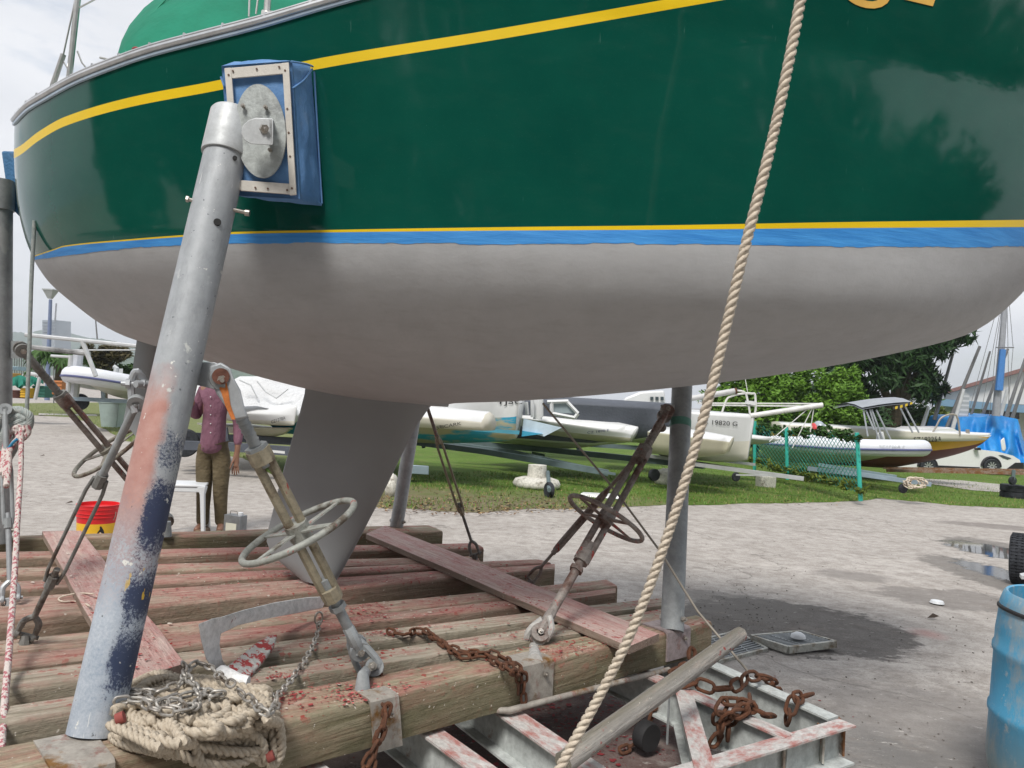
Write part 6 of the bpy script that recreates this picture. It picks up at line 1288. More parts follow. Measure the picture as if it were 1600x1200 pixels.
# ---- green chain link fence
fn = thing('chain_link_fence', 'sagging teal chain link fence with creeper along its top between the boats', 'fence', P(1345, 770, 14.5)); FG = paint('teal_fence_wire', (.03, .33, .27), .5, 0, .15, 5)
def fp(u, v):    # u along, v up
    xt, yt = lerp(1176, 1341, u), lerp(661, 683, u) + 4 * math.sin(u * 6); xb, yb = lerp(1176, 1347, u), lerp(724, 771, u); d = lerp(19, 14.6, u); w = .12 * noise.noise(Vector((u * 6, v * 2, 0))); return P(lerp(xb, xt, v), lerp(yb, yt, v), d + w)
mb = MB(); nu = 30; nv = 9
for k in range(-nv, nu + 1):
    for sg in (1, -1):
        pts = []
        for j in range(nv + 1):
            i = k + j if sg > 0 else k + nv - j
            if 0 <= i <= nu: pts.append(fp(i / nu, j / nv))
        if len(pts) > 1: mb.tube(pts, .0065, 3, cap=False)
mb.build('mesh_wire', FG, fn)
for u in (.02, .32, .99):
    mb = MB(); q = fp(u, 0); mb.tube([q - UP * .15, fp(u, 1.06)], .04, 8); mb.build('post', paint('teal_post', (.04, .42, .34), .5), fn)
# ---- left side yard
rl, _, _, _ = rib('white inflatable boat with a grey rubbing strip on a trailer at the far left', (116, 590), (226, 604), 21, 23, .24, 1.7, .45, (PVC, PVCG, GSTR)); mb = MB(); mb.tube([P(180, 592, 22), P(182, 575, 22), P(178, 573, 22)], .07, 8); mb.prism(Q([(184, 576), (192, 576), (192, 590), (184, 590)], 22), Q([(184, 576), (192, 576), (192, 590), (184, 590)], 22.4)); mb.build('console', GREYC, rl)
tl_ = beams('boat_trailer', 'blue grey trailer under the far left inflatable, next to the wheelie bin', 'boat trailer', [([(100, 622, 22), (215, 628, 22)], .08), ([(161, 608, 22), (162, 625, 22)], .07)], TRLB, 'boat trailers'); wheel_s(tl_, P(125, 628, 22.2), .24, .18)
binc = G(176, 668); sb = depth(binc) / F; bn = thing('wheelie_bin', 'pale green grey wheelie bin beside the left trailer', 'bin', binc); mb = MB(); w0, w1 = 12 * sb, 16 * sb; H2 = 38 * sb; mb.prism([binc + Vector((x * w0, y * w0, 0)) for x, y in ((-1, -1), (1, -1), (1, 1), (-1, 1))], [binc + Vector((x * w1, y * w1, H2)) for x, y in ((-1, -1), (1, -1), (1, 1), (-1, 1))]); BING = paint('green_grey_bin', (.32, .40, .38), .5, 0, .1, 6); mb.build('body', BING, bn, bevel=.02); mb = MB(); mb.box(binc + UP * (H2 + .02), (w1 * 2.15, w1 * 2.1, .06)); mb.box(binc + UP * (H2 + .05) , (w1 * 1.8, w1 * 1.8, .05)); mb.build('lid', BING, bn, bevel=.02)
for a, b, d, r, m_, nm, lb, ct in (((40, 523), (216, 541), 19, .055, MW, 'boom', 'long white boom crossing above the far left boats', 'boom'), ((36, 541), (140, 553), 20, .07, paint('black_white_spar', (.25, .25, .25), .5, 0, .8, 2), 'boom', 'dark and white spar lying below the long white boom', 'boom'), ((100, 547), (216, 547), 21, .02, MW, 'stay_wire', 'thin white wire stretched below the long boom', 'wire'),
    ((128, 531), (150, 588), 19, .055, MW, 'strut', 'white slanting strut standing on the far left inflatable', 'strut'), ((111, 555), (106, 614), 21, .06, MW, 'post', 'thin white post left of the thick one', 'post'), ((123, 548), (115, 620), 21.5, .13, paint('pale_post', (.5, .52, .56), .6), 'post', 'thick pale post beside the far left inflatable', 'post'), ((80, 556), (112, 558), 21, .04, MW, 'rail', 'short white rail above the low palm', 'rail'), ((62, 590), (55, 624), 22, .05, MW, 'post', 'short white post by the crates', 'post'), ((46, 584), (62, 586), 22, .06, MW, 'rail', 'white rail end on top of the short post', 'rail'), ((84, 550), (84, 640), 40, .03, MA, 'post', 'thin dark post next to the lamp post', 'post')):
    mb = MB(); mb.tube([P(*a, d), P(*b, d)], r, 8); tag(mb.build('%s' % nm if nm != 'rail' else 'guard_rail', m_), lb, ct)
rg = thing('railing', 'dark railing with many balusters behind the crates on the left', 'railing', P(30, 605, 30)); mb = MB()
for i in range(16): x = 12 + i * 3.6; mb.tube([P(x, 556 + i * .2, 30), P(x, 590, 30)], .02, 4)
mb.build('baluster', MA, rg); mb = MB(); mb.tube([P(8, 556, 30), P(68, 559, 30)], .04, 6); mb.build('top_rail', MA, rg)
for i, (x, y, w, h, m_, lb) in enumerate(((20, 590, 9, 14, paint('orange_crate', (.50, .28, .06), .7), 'dull orange crate above the green cloth'), (44, 614, 8, 15, paint('yellow_crate', (.62, .38, .03), .7), 'yellow crate right of the green cloth'), (97, 606, 14, 22, paint('rust_orange_box', (.42, .16, .05), .7), 'rust orange box by the thin white post'), (32, 616, 34, 12, paint('dark_red_crate', (.12, .05, .04), .8), 'dark red crate under the green cloth'), (68, 612, 20, 18, paint('dark_green_box', (.03, .14, .11), .8), 'dark green covered box behind the wheel brace'), (30, 576, 12, 6, paint('pale_blue_tub', (.30, .42, .48), .6), 'pale blue tub standing behind the railing'))):
    d = 23 + i * .15; c = P(x, y, d); s = d / F; mb = MB(); mb.box(c, (w * s, .5, h * s)); 
    for k in range(4): mb.box(c + Vector((0, -.26, (k / 3 - .5) * h * s * .8)), (w * s * 1.04, .03, h * s * .08))
    tag(mb.build('crate', m_, bevel=.01), lb, 'crate')
mb = MB(); rows = [[P(lerp(12, 52, j / 10), lerp(588 + 2 * math.sin(j), 606 - 6 * (j / 10) + 3 * math.sin(j * 1.9), i / 6), 22.8 + .1 * math.sin(j * 2) * i / 6) for j in range(11)] for i in range(7)]; mb.grid(rows); mb.grid([[p + Vector((0, .5, 0)) for p in r] for r in rows]); tag(mb.build('green_cloth', paint('teal_cloth', (.02, .22, .16), .8, 0, .2, 4), smooth=70), 'teal green cloth thrown over the crates on the left', 'cloth')
lp = thing('lamp_post', 'tall blue grey lamp post with a wedge shaped lamp head at the left', 'lamp post', P(72, 640, 45)); mb = MB(); mb.tube([P(79, 468, 45), P(73, 640, 45)], [.09, .15], 10); mb.build('pole', paint('blue_grey_pole', (.16, .20, .32), .5, .2), lp); mb = MB(); c = P(79, 456, 45); mb.prism([c + Vector((x * .10, y * .1, -.40)) for x, y in ((-1, -1), (1, -1), (1, 1), (-1, 1))], [c + Vector((x * .30, y * .3, .08)) for x, y in ((-1, -1), (1, -1), (1, 1), (-1, 1))]); mb.box(c + UP * .11, (.64, .64, .07)); mb.build('lamp_head', paint('grey_lamp_head', (.34, .36, .36), .5), lp)
tb = thing('tower_block', 'distant grey tower block behind the lamp post', 'building', P(75, 600, 700)); blk('wall', [(66, 500), (86, 500), (86, 560), (66, 560)], 700, 14, paint('haze_grey_wall', (.24, .27, .30), .9, 0, .1, .1), tb)
for i in range(5): blk('floor_band', [(66, 503 + i * 5), (86, 503 + i * 5), (86, 504 + i * 5), (66, 504 + i * 5)], 699, 1, paint('band', (.17, .19, .22), .9), tb)
mb = MB(); mb.tube([P(86, 502, 700), P(88, 474, 700)], .7, 6); mb.build('antenna', MA, tb)
# ---------------- ground ----------------
random.seed(77)
def ell(cx, cy, rx, ry):    # photo ellipse on the ground -> (x, y, rx, ry) in metres
    c = G(cx, cy); return (c.x, c.y, (G(cx + rx, cy) - c).length, max(.05, (G(cx, cy - ry) - G(cx, cy + ry)).length / 2))
cm = MT('yard_concrete', .85, 0, .3); n1 = cm.noise(.9, 8, .65); n2 = cm.noise(7, 8, .7); n3 = cm.noise(70, 5, .7); s = cm.sep()
c = cm.ramp(n1, .3, .7, (.39, .36, .33), (.52, .485, .45)); c = cm.mix(cm.math('MULTIPLY', cm.ramp(n2, .38, .66), .8), c, (.25, .22, .195)); c = cm.mix(cm.math('MULTIPLY', cm.ramp(n3, .48, .66), .55), c, (.14, .13, .12))
wv = cm.noise(3, 8, .7, cm.map((.5, 2.4, 1), (0, 0, .25))); c = cm.mix(cm.math('MULTIPLY', cm.ramp(wv, .56, .72), .6), c, (.58, .545, .505))
def patch(el, soft, wob, nz):
    m = cm.n('ShaderNodeVectorMath'); m.operation = 'SUBTRACT'; cm.l(cm.vec, m.inputs[0]); m.inputs[1].default_value = (el[0], el[1], 0)
    m2 = cm.n('ShaderNodeVectorMath'); m2.operation = 'MULTIPLY'; cm.l(m.outputs[0], m2.inputs[0]); m2.inputs[1].default_value = (1 / el[2], 1 / el[3], 0)
    m3 = cm.n('ShaderNodeVectorMath'); m3.operation = 'LENGTH'; cm.l(m2.outputs[0], m3.inputs[0])
    dd = cm.math('ADD', m3.outputs['Value'], cm.math('ADD', cm.math('MULTIPLY', cm.math('SUBTRACT', nz, .5), wob), cm.math('MULTIPLY', cm.math('SUBTRACT', nb2, .5), 1.0))); return cm.ramp(dd, 1 - soft, 1, (1, 1, 1), (0, 0, 0))
nb2 = cm.noise(6, 9, .78, cm.map((.7, 1.5, 1))); nb = cm.math('ADD', cm.math('MULTIPLY', cm.noise(1.6, 9, .72), .75), cm.math('MULTIPLY', cm.noise(9, 8, .75, cm.map((.6, 1.6, 1))), .25))
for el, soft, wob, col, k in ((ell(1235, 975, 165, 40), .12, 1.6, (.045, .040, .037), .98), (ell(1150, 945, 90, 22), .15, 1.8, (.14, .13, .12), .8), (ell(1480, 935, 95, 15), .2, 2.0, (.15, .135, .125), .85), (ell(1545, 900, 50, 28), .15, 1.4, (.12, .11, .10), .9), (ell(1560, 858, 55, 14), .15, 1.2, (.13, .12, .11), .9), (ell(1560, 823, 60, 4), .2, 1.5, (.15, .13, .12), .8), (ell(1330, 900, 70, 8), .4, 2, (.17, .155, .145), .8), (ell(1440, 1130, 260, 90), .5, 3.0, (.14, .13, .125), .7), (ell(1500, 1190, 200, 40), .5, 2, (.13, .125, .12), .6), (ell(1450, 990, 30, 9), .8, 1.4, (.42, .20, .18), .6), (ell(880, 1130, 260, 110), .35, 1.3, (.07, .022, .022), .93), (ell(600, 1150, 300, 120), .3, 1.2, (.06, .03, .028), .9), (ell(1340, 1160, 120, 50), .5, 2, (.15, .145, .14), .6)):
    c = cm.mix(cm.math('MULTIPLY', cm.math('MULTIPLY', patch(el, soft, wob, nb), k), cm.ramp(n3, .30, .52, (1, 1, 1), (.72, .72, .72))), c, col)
pk = [((1025, 905), (1560, 790)), ]
wet = cm.math('MULTIPLY', patch(ell(1548, 860, 42, 11), .1, .9, nb2), 1); wet2 = cm.math('MULTIPLY', patch(ell(1552, 893, 30, 14), .15, 1.5, cm.noise(9, 6, .7)), .95)
wt = cm.math('MAXIMUM', wet, wet2)
rgh = cm.mix(wt, (.85, .85, .85), (.03, .03, .03)); cm.rough(rgh)
vo = cm.n('ShaderNodeTexVoronoi'); vo.feature = 'DISTANCE_TO_EDGE'; vo.inputs['Scale'].default_value = .32; wp = cm.n('ShaderNodeVectorMath'); wp.operation = 'ADD'; nzv = cm.n('ShaderNodeTexNoise'); nzv.inputs['Scale'].default_value = 1.3; nzv.inputs['Detail'].default_value = 6; cm.l(cm.vec, nzv.inputs['Vector']); cm.l(cm.vec, wp.inputs[0]); cm.l(nzv.outputs['Color'], wp.inputs[1]); cm.l(wp.outputs[0], vo.inputs['Vector'])
gl = cm.noise(2.2, 9, .8, cm.map((.8, 1.7, 1), (0, 0, -.3))); c = cm.mix(cm.math('MULTIPLY', cm.ramp(gl, .56, .66), .7), c, (.20, .175, .155)); g2_ = cm.noise(11, 9, .82, cm.map((.5, 1.8, 1))); c = cm.mix(cm.math('MULTIPLY', cm.ramp(g2_, .57, .66), .7), c, (.13, .12, .11)); c = cm.mix(cm.math('MULTIPLY', cm.ramp(cm.noise(16, 8, .8, cm.map((.6, 1.5, 1), (0, 0, .6))), .60, .66), .55), c, (.66, .63, .59))
crack = cm.ramp(vo.outputs['Distance'], .0, .004, (1, 1, 1), (0, 0, 0)); c = cm.mix(cm.math('MULTIPLY', crack, .55), c, (.10, .09, .08)); c = cm.mix(wt, c, (.05, .048, .045)); cm.col(c)
hh = cm.math('ADD', cm.math('MULTIPLY', n2, .6), cm.math('MULTIPLY', n3, .35)); hh = cm.math('MULTIPLY', hh, cm.math('SUBTRACT', 1, wt)); cm.bump(hh, .011, .8)
xs = [-3000, -600, -120, -60, -30, -15, -8, -4, -2, -1, 0, 1, 2, 4, 8, 15, 30, 60, 61, 120, 600, 3000]; ys = [-3000, -200, -60, -30, -10, 0, 5, 10, 15, 20, 30, 45, 70, 120, 400, 1500, 4000]
def gzz(x): return gz(min(x, 60))
mb = MB(); mb.grid([[Vector((x, y, gzz(x))) for x in xs] for y in ys]); tag(mb.build('ground', cm.m), kind='structure')
# grass sheet beyond the edge of the concrete
gm = MT('grass_turf', .9, 0, .2); a = gm.noise(1.1, 7, .65); b = gm.noise(14, 6, .7); y_ = gm.sep()[1]
gc = gm.ramp(a, .3, .7, (.075, .135, .018), (.13, .21, .035)); gc = gm.mix(gm.math('MULTIPLY', gm.ramp(b, .4, .7), .5), gc, (.045, .085, .012))
dry = gm.math('ADD', gm.math('MULTIPLY', gm.math('SUBTRACT', 13.2, y_), .45), gm.math('MULTIPLY', gm.math('SUBTRACT', a, .5), 2.4)); gc = gm.mix(gm.math('MULTIPLY', gm.ramp(dry, .0, .9), .85), gc, gm.ramp(b, .3, .7, (.13, .10, .065), (.24, .20, .13)))
wx = gm.sep()[0]; gc = gm.mix(gm.math('MULTIPLY', gm.ramp(gm.math('MULTIPLY', wx, -.2), .8, 1.4), .5), gc, (.22, .20, .11)); gc = gm.mix(gm.math('MULTIPLY', gm.ramp(gm.noise(2.4, 6, .75), .52, .68), .55), gc, (.19, .165, .08)); gm.col(gc); gm.bump(b, .03)
edge = [(-240, 634), (-100, 640), (40, 648), (110, 652), (150, 664), (190, 686), (240, 703), (310, 706), (380, 716), (430, 745), (500, 778), (600, 794), (700, 800), (800, 798), (1000, 791), (1180, 787), (1300, 785), (1357, 782), (1372, 778), (1480, 789), (1620, 796), (1900, 806), (2400, 820)]
N_ = 320; front = []
for i in range(N_ + 1):
    x = lerp(-240, 2400, i / N_); p = G(x, curve(edge, x)); p.y += noise.noise(Vector((p.x * 1.3, 0, 0))) * .22 + noise.noise(Vector((p.x * 5, 7, 0))) * .08; front.append(p)
mb = MB(); rows = [[Vector((p.x, p.y + k, gzz(p.x) + z)) for p in front] for k, z in ((0, .004), (.05, .02), (.4, .024), (3, .024), (10, .024), (40, .024))]
mb.grid(rows); tag(mb.build('lawn', gm.m), kind='structure')
def strip(name, pts, m_, z=.034):
    q = [G(x, y) for x, y in pts]; mb = MB(); mb.add([Vector((p.x, p.y, gzz(p.x) + z)) for p in q], [tuple(range(len(q)))]); tag(mb.build(name, m_), kind='structure')
strip('side_path', [(1420, 749), (1500, 752), (1640, 766), (1640, 776), (1520, 768), (1440, 756)], paint('path_concrete', (.36, .34, .31), .9, 0, .12, 3))
strip('left_kerb_path', [(60, 647), (150, 649), (152, 651), (60, 649.5)], paint('pale_kerb', (.45, .43, .40), .9))
# grass blades and litter
mb = MB(); rnd = random.Random(12)
for i in range(26000):
    x = rnd.uniform(560, 1620) if rnd.random() < .85 else rnd.uniform(20, 440); y0 = curve(edge, x); y = y0 - 1 - (rnd.random() ** 1.3) * (60 if x > 500 else 30); 
    if y < 655 and x > 500 or y < 630: continue
    p = G(x, y, .02); g_ = noise.noise(Vector((p.x * .9, p.y * .9, 0))); 
    if p.y < 12.6 and rnd.random() < .65 - g_: continue
    h = rnd.uniform(.025, .065) * (1.0 + g_ * .5); a = rnd.random() * 6.28; w = .006 + .004 * rnd.random(); t = Vector((rnd.uniform(-.03, .03), rnd.uniform(-.03, .03), h)); e = Vector((math.cos(a), math.sin(a), 0)) * w
    mb.add([p - e, p + e, p + t], [(0, 1, 2)], 0 if rnd.random() < .75 else 1)
tag(mb.build('grass', [paint('grass_blade', (.10, .19, .025), .7, 0, .3, 3), paint('dry_blade', (.26, .23, .09), .8, 0, .2, 3)]), 'short patchy grass along the edge of the concrete', kind='stuff')
mb = MB()
for i in range(1500):
    x = rnd.uniform(590, 980) if rnd.random() < .75 else rnd.uniform(300, 1500); y = curve(edge, x) - abs(rnd.gauss(0, 16)) + rnd.uniform(-1, 6); 
    if y < 700: continue
    p = G(x, y, .03); s = rnd.uniform(.012, .04); a = rnd.random() * 6.28; e = Vector((math.cos(a), math.sin(a), rnd.uniform(-.3, .3))) * s; f = Vector((-math.sin(a), math.cos(a), rnd.uniform(-.3, .5))) * s * .5; mb.add([p - e, p - f, p + e, p + f], [(0, 1, 2, 3)], rnd.choice((0, 0, 1, 2)))
tag(mb.build('leaf_litter', [paint('brown_leaf', (.14, .07, .03), .9), paint('tan_leaf', (.32, .22, .10), .9), paint('dark_leaf', (.05, .035, .025), .9)]), 'fallen leaves scattered along the grass edge', kind='stuff')
mb = MB()
for i in range(450):
    x, y = (rnd.uniform(1000, 1600), rnd.uniform(830, 1200)) if rnd.random() < .6 else (rnd.gauss(1150, 60), rnd.gauss(965, 22)); p = G(x, y, .004); s = rnd.uniform(.002, .006); 
    mb.box(p, (s * 2, s * 1.4, s), Matrix.Rotation(rnd.random() * 6, 3, 'Z'))
tag(mb.build('grit', [paint('grit', (.20, .18, .165), .9, 0, .5, 40)]), 'loose grit and small stones on the concrete', kind='stuff')
for (x, y, lb) in ((66, 713, 'dark dead leaf on the concrete at the left'), (108, 787, 'small dark leaf on the concrete behind the cradle'), (1458, 966, 'small dark scrap beside the pink stain')):
    p = G(x, y, .012); s = .05; mb = MB(); mb.add([p + Vector((-s, 0, .0)), p + Vector((0, -s * .4, .01)), p + Vector((s, 0, .02)), p + Vector((.2 * s, s * .5, .035))], [(0, 1, 2, 3)]); tag(mb.build('dead_leaf', paint('dark_leaf', (.05, .035, .025), .9)), lb, 'leaf')
p = G(1464, 942, .012); mb = MB(); mb.lathe([(.06, 0), (.05, .02), (0, .03)], 14, c=p); tag(mb.build('crushed_cup', PLA), 'crushed white cup on the damp concrete', 'cup')
# ---------------- foliage ----------------
def leafmat(name, a, b, sc=1.2):
    m = MT(name, .6, 0, .25); n = m.noise(sc, 4, .6); g = m.n('ShaderNodeNewGeometry'); c = m.ramp(n, .3, .7, a, b); c = m.mix(m.math('MULTIPLY', g.outputs['Random Per Island'], .6), c, tuple(x * .5 for x in a)); m.col(c); m.b.inputs['Subsurface Weight'].default_value = 0; return m.m
BARK = paint('bark', (.10, .075, .05), .9, 0, .3, 8, .02)
def tree(name, label, base, clumps, n, leaf, mat, trunk_r=.15, cat='tree', group=None, seed=0, aspect=.45, droop=0, limbs=True):
    rnd = random.Random(seed); base = Vector(base); th = thing(name, label, cat, base, group); mb = MB(); tot = sum(r ** 2 for c, r in clumps)
    for c, r in clumps:
        c = Vector(c)
        sub = [(c + Vector((rnd.gauss(0, 1), rnd.gauss(0, 1), rnd.gauss(0, .8))).normalized() * r * rnd.uniform(.45, .9), r * rnd.uniform(.22, .42)) for _ in range(14)]
        for i in range(int(n * r ** 2 / tot)):
            sc, sr = rnd.choice(sub); v = Vector((rnd.gauss(0, 1), rnd.gauss(0, 1), rnd.gauss(0, 1))).normalized() * sr * rnd.uniform(.6, 1.08); p = sc + v
            a = Vector((rnd.gauss(0, 1), rnd.gauss(0, 1), rnd.gauss(0, .6) - droop)).normalized(); nn = (v.normalized() + Vector((rnd.gauss(0, .5), rnd.gauss(0, .5), rnd.gauss(0, .5) + .3))).normalized(); b = nn.cross(a)
            if b.length < .1: continue
            b.normalize(); s = leaf * rnd.uniform(.6, 1.3); mb.add([p - a * s, p + b * s * aspect, p + a * s, p - b * s * aspect], [(0, 1, 2, 3)])
    o = mb.build('crown', mat, th, origin=base, smooth=0)
    if limbs:
        mb = MB(); cc = sum((Vector(c) for c, r in clumps), Vector()) / len(clumps); mb.tube(smoothpath([base - UP * .1, base.lerp(cc, .4), cc], 4), [trunk_r * 1.2] * 3 + [trunk_r] * 3 + [trunk_r * .6] * 3, 8)
        for c, r in clumps: mb.tube([base.lerp(cc, .35), base.lerp(cc, .6).lerp(Vector(c), .4), Vector(c)], [trunk_r * .6, trunk_r * .4, trunk_r * .1], 6)
        mb.build('trunk', BARK, th)
    return th
LG = leafmat('bright_conifer_green', (.085, .19, .015), (.17, .32, .04)); DG = leafmat('dark_broadleaf_green', (.012, .040, .010), (.035, .085, .018)); MG = leafmat('mid_green_leaf', (.03, .08, .012), (.07, .15, .03)); YG = leafmat('yellow_green_leaf', (.10, .15, .02), (.20, .24, .04)); OG = leafmat('olive_brown_leaf', (.06, .06, .025), (.14, .11, .05))
GT = 'trees and bushes behind the boats'
def pc(x, y, d, r): return (P(x, y, d), r / F * d)
tree('thuja_bush', 'bright green bushy conifer directly behind the lettered keelboat pulpit', G(1180, 705), [pc(1150, 620, 24, 42), pc(1190, 605, 24.5, 45), pc(1225, 620, 24, 40), pc(1120, 640, 24, 30), pc(1200, 650, 23.6, 42), pc(1240, 590, 25, 40)], 15000, .085, LG, .12, 'bush', GT, 1, .4)
tree('thuja_bush', 'rounded green conifer right of the bowsprit end, in front of the dark tree', G(1300, 712), [pc(1305, 585, 24, 34), pc(1300, 625, 23.6, 44), pc(1325, 610, 24, 30), pc(1285, 660, 23.8, 36), pc(1325, 650, 24, 28), pc(1300, 690, 24, 26)], 13000, .075, LG, .12, 'bush', GT, 2, .4)
tree('broadleaf_tree', 'big dark broadleaf tree hanging over the bimini under the hull line', P(1395, 700, 34), [pc(1330, 545, 33, 50), pc(1390, 540, 33, 60), pc(1450, 525, 33, 50), pc(1480, 520, 33, 34), pc(1360, 590, 33, 42), pc(1420, 580, 33, 48), pc(1455, 600, 34, 28), pc(1345, 640, 34, 40)], 15000, .26, DG, .3, 'tree', GT, 3, .22, .9)
tree('broadleaf_tree', 'dark hedge like tree filling the gap behind the bushes and the fence', P(1240, 715, 29), [pc(1130, 660, 29, 45), pc(1190, 670, 29, 45), pc(1250, 660, 29, 50), pc(1310, 660, 29, 45), pc(1360, 670, 29, 36), pc(1270, 600, 30, 50), pc(1170, 590, 30, 50)], 9000, .16, DG, .2, 'tree', GT, 4, .3)
tree('shrub', 'yellow green shrub behind the short white masts', P(1450, 690, 38), [pc(1440, 660, 38, 26), pc(1465, 655, 38, 20), pc(1410, 665, 38, 24)], 3500, .16, YG, .06, 'shrub', GT, 5, .35)
tree('broadleaf_tree', 'feathery mid green tree seen through the bimini legs', P(1400, 695, 36), [pc(1390, 650, 36, 34), pc(1420, 640, 36, 30), pc(1450, 620, 37, 22), pc(1360, 660, 36, 30)], 3600, .17, MG, .12, 'tree', GT, 6, .25)
tree('creeper', 'leafy creeper growing along the top of the teal fence', fp(.5, .9), [(fp(u, .97), .12 + .05 * math.sin(u * 30)) for u in [i / 14 for i in range(15)]], 2600, .045, MG, .01, 'creeper', None, 7, .5, limbs=False)
tree('creeper', 'weeds growing up through the foot of the teal fence', fp(.5, .05), [(fp(u, .08), .14) for u in [i / 12 for i in range(13)]], 1400, .06, YG, .01, 'creeper', None, 8, .3, limbs=False)
tree('broadleaf_tree', 'small brown and green leafed tree standing above the far left inflatable', P(165, 620, 30), [pc(150, 560, 30, 20), pc(172, 556, 30, 22), pc(192, 552, 30, 14), pc(160, 580, 30, 22), pc(140, 545, 30, 12)], 2600, .14, OG, .07, 'tree', 'plants on the left behind the boats', 9, .25)
tree('shrub', 'green shrub directly behind the far left inflatable', P(185, 615, 31), [pc(170, 585, 31, 16), pc(195, 582, 31, 16), pc(214, 580, 31, 14), pc(150, 590, 31, 12)], 2600, .13, MG, .05, 'shrub', 'plants on the left behind the boats', 10, .35)
def palm(base, n, ln, label, seed):
    rnd = random.Random(seed); th = thing('low_palm', label, 'palm', base, 'plants on the left behind the boats'); base = Vector(base)
    mb = MB(); mb.tube([base, base + UP * 1.2], [.18, .12], 8); mb.build('trunk', BARK, th); mb = MB()
    for i in range(n):
        a = rnd.random() * 6.28; up = rnd.uniform(.5, 1.2); pts = [base + UP * 1.1 + Vector((math.cos(a), math.sin(a), 0)) * ln * t + UP * (up * ln * t - 1.1 * ln * t * t) for t in [k / 12 for k in range(13)]]
        for k in range(1, 13):
            t = (pts[k] - pts[k-1]).normalized(); s = t.cross(UP).normalized()
            for q in (-1, 1):
                for h in (0, .5): p = pts[k-1].lerp(pts[k], h); L_ = .45 * math.sin(min(1, k / 12 + .1) * math.pi) + .12; mb.add([p, p + t * .05, p + s * q * L_ + t * .25 - UP * .15, p + s * q * L_ * .5 + t * .1], [(0, 1, 2, 3)])
    mb.build('fronds', MG, th)
palm(P(92, 606, 29), 16, 1.15, 'low green palm right of the lamp post', 3)
# ---------------- hills ----------------
def hill(name, x0, x1, d, tops, mat, seed, base=600):
    mb = MB(); rows = []; n = 160
    for r, (dd, k) in enumerate(((0, 0), (.05, .55), (.12, .85), (.2, 1), (.4, .7))):
        row = []
        for i in range(n + 1):
            x = lerp(x0, x1, i / n); y = scurve(tops, x) + 2.2 * noise.noise(Vector((x * .16, seed, 0))) + 1.4 * noise.noise(Vector((x * .5, seed, 3))); row.append(P(x, lerp(base, y, k) + (0 if k == 1 else 1.5 * noise.noise(Vector((x * .3, r, seed)))), d * (1 + dd)))
        rows.append(row)
    mb.grid(rows); return tag(mb.build(name, mat, smooth=60), kind='structure')
hm_ = MT('wooded_hill', .95, 0, .1); n = hm_.noise(.035, 8, .7); hm_.col(hm_.ramp(n, .35, .65, (.045, .085, .045), (.12, .17, .10))); hm_.bump(n, 6)
hill('hills', -300, 420, 1300, [(-300, 530), (0, 522), (20, 518), (45, 521), (60, 516), (80, 520), (100, 519), (120, 523), (140, 528), (160, 530), (190, 536), (230, 548), (420, 575)], hm_.m, 3, 640)
hill('hills', -300, 420, 700, [(-300, 560), (0, 556), (100, 552), (215, 556), (420, 575)], hm_.m, 8, 640)
hill('hills', 1250, 2300, 900, [(1250, 640), (1500, 640), (2300, 650)], hm_.m, 5, 700)
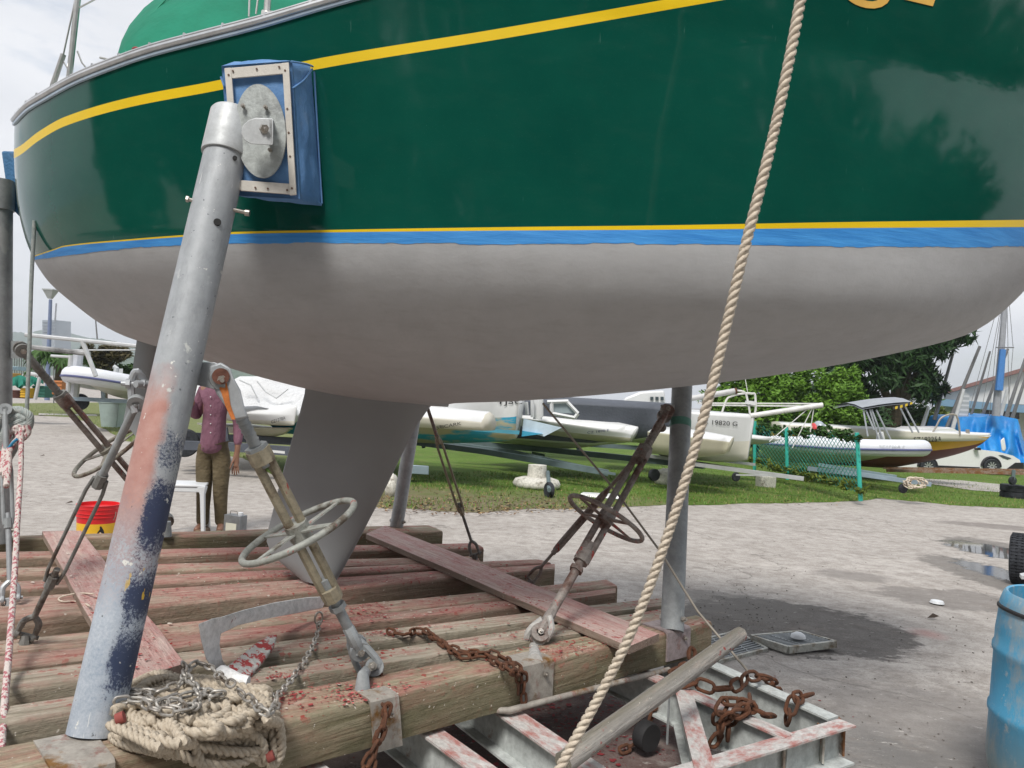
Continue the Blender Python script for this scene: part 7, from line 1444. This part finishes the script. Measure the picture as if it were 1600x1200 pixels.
# ---------------- what stands behind the photographer (out of view; inferred from the gloss, partly added to darken it) ----------------
LB = ['tall tree furthest left behind the photographer', 'broad tree left behind the photographer', 'tree almost straight behind the photographer', 'tall tree right behind the photographer', 'tree further right behind the photographer', 'low tree at the far left behind the photographer', 'low tree at the far right behind the photographer', 'highest added tree in the second row behind the photographer', 'added second row tree on the left behind the photographer', 'added second row tree on the right behind the photographer', 'wide added tree at the far right end behind the photographer', 'added corner tree far right behind the photographer', 'added third row tree at the right behind the photographer', 'added third row tree further right behind the photographer', 'tall added tree in the left corner behind the photographer', 'added outermost left tree behind the photographer']  # back rows and corners added unseen, to cover sky reflections on the hull
for i, (x, y, h, r) in enumerate(((-13, -9, 6.5, 3.6), (-7.5, -13, 8.5, 4.4), (-1, -14, 10.5, 5.2), (6, -14, 13, 5.8), (12.5, -12, 12, 5.4), (-20, -3, 5.0, 3), (19, -8, 8, 4.2), (3, -20, 13, 5.5), (-12, -19, 11, 5), (12, -21, 13, 5.5), (26, -6, 10, 5.5), (20, -15, 14, 6), (15, -24, 16, 6.5), (32, -14, 14, 6.5), (-19, -9, 10, 5), (-27, -5, 9, 5))):
    rnd = random.Random(i); tree('broadleaf_tree', LB[i], (x, y, gzz(x)), [((x + rnd.uniform(-r, r) * .7, y + rnd.uniform(-1.5, 1.5), h * rnd.uniform(.35, .9)), r * rnd.uniform(.5, .75)) for _ in range(8)], 5200, .36, DG, .25, 'tree', 'trees behind the photographer', 50 + i, .5)
for i, (x, y, L_, m_, lb) in enumerate(((-5.5, -4.5, 4.2, WH, 'white dinghy behind the photographer on the left'), (-8.5, -6, 4.5, WH, 'second white dinghy behind the photographer further left'), (-3.5, -8.5, 5, PVCG, 'grey boat behind the photographer in the middle'))):
    small_hull('dinghy', lb, Vector((x, y, 1.1)), (.9, .3), L_, 1.7, .7, (m_, m_, WH2), .3, group='boats behind the photographer')
mb = MB(); mb.grid([[Vector((-9 + i * .25, -4.6 - j * .4, 1.1 - .9 * (j % 5) / 4 + .15 * math.sin(i * 1.3 + j))) for i in range(9)] for j in range(5)]); tag(mb.build('blue_cover', paint('blue_cover', (.02, .18, .48), .6), smooth=60), 'blue cover over gear behind the photographer', 'cover')  # unseen cover added to put colour into the hull's reflection
mb = MB(); mb.add([Vector(p) for p in ((-30, -6, .02), (30, -6, .02), (30, -60, .02), (-30, -60, .02))], [(0, 1, 2, 3)]); tag(mb.build('back_lawn', gm.m), kind='structure')
# ---------------- air ----------------
hz = MB(); hz.box((0, 700, 53), (4600, 2400, 126)); hzm = bpy.data.materials.new('haze_air'); hzm.use_nodes = True; ht = hzm.node_tree; ht.nodes.clear(); vp = ht.nodes.new('ShaderNodeVolumePrincipled'); vp.inputs['Density'].default_value = .00055; vp.inputs['Color'].default_value = (.80, .86, .93, 1); oo = ht.nodes.new('ShaderNodeOutputMaterial'); ht.links.new(vp.outputs[0], oo.inputs['Volume'])
tag(hz.build('haze', hzm), kind='stuff')
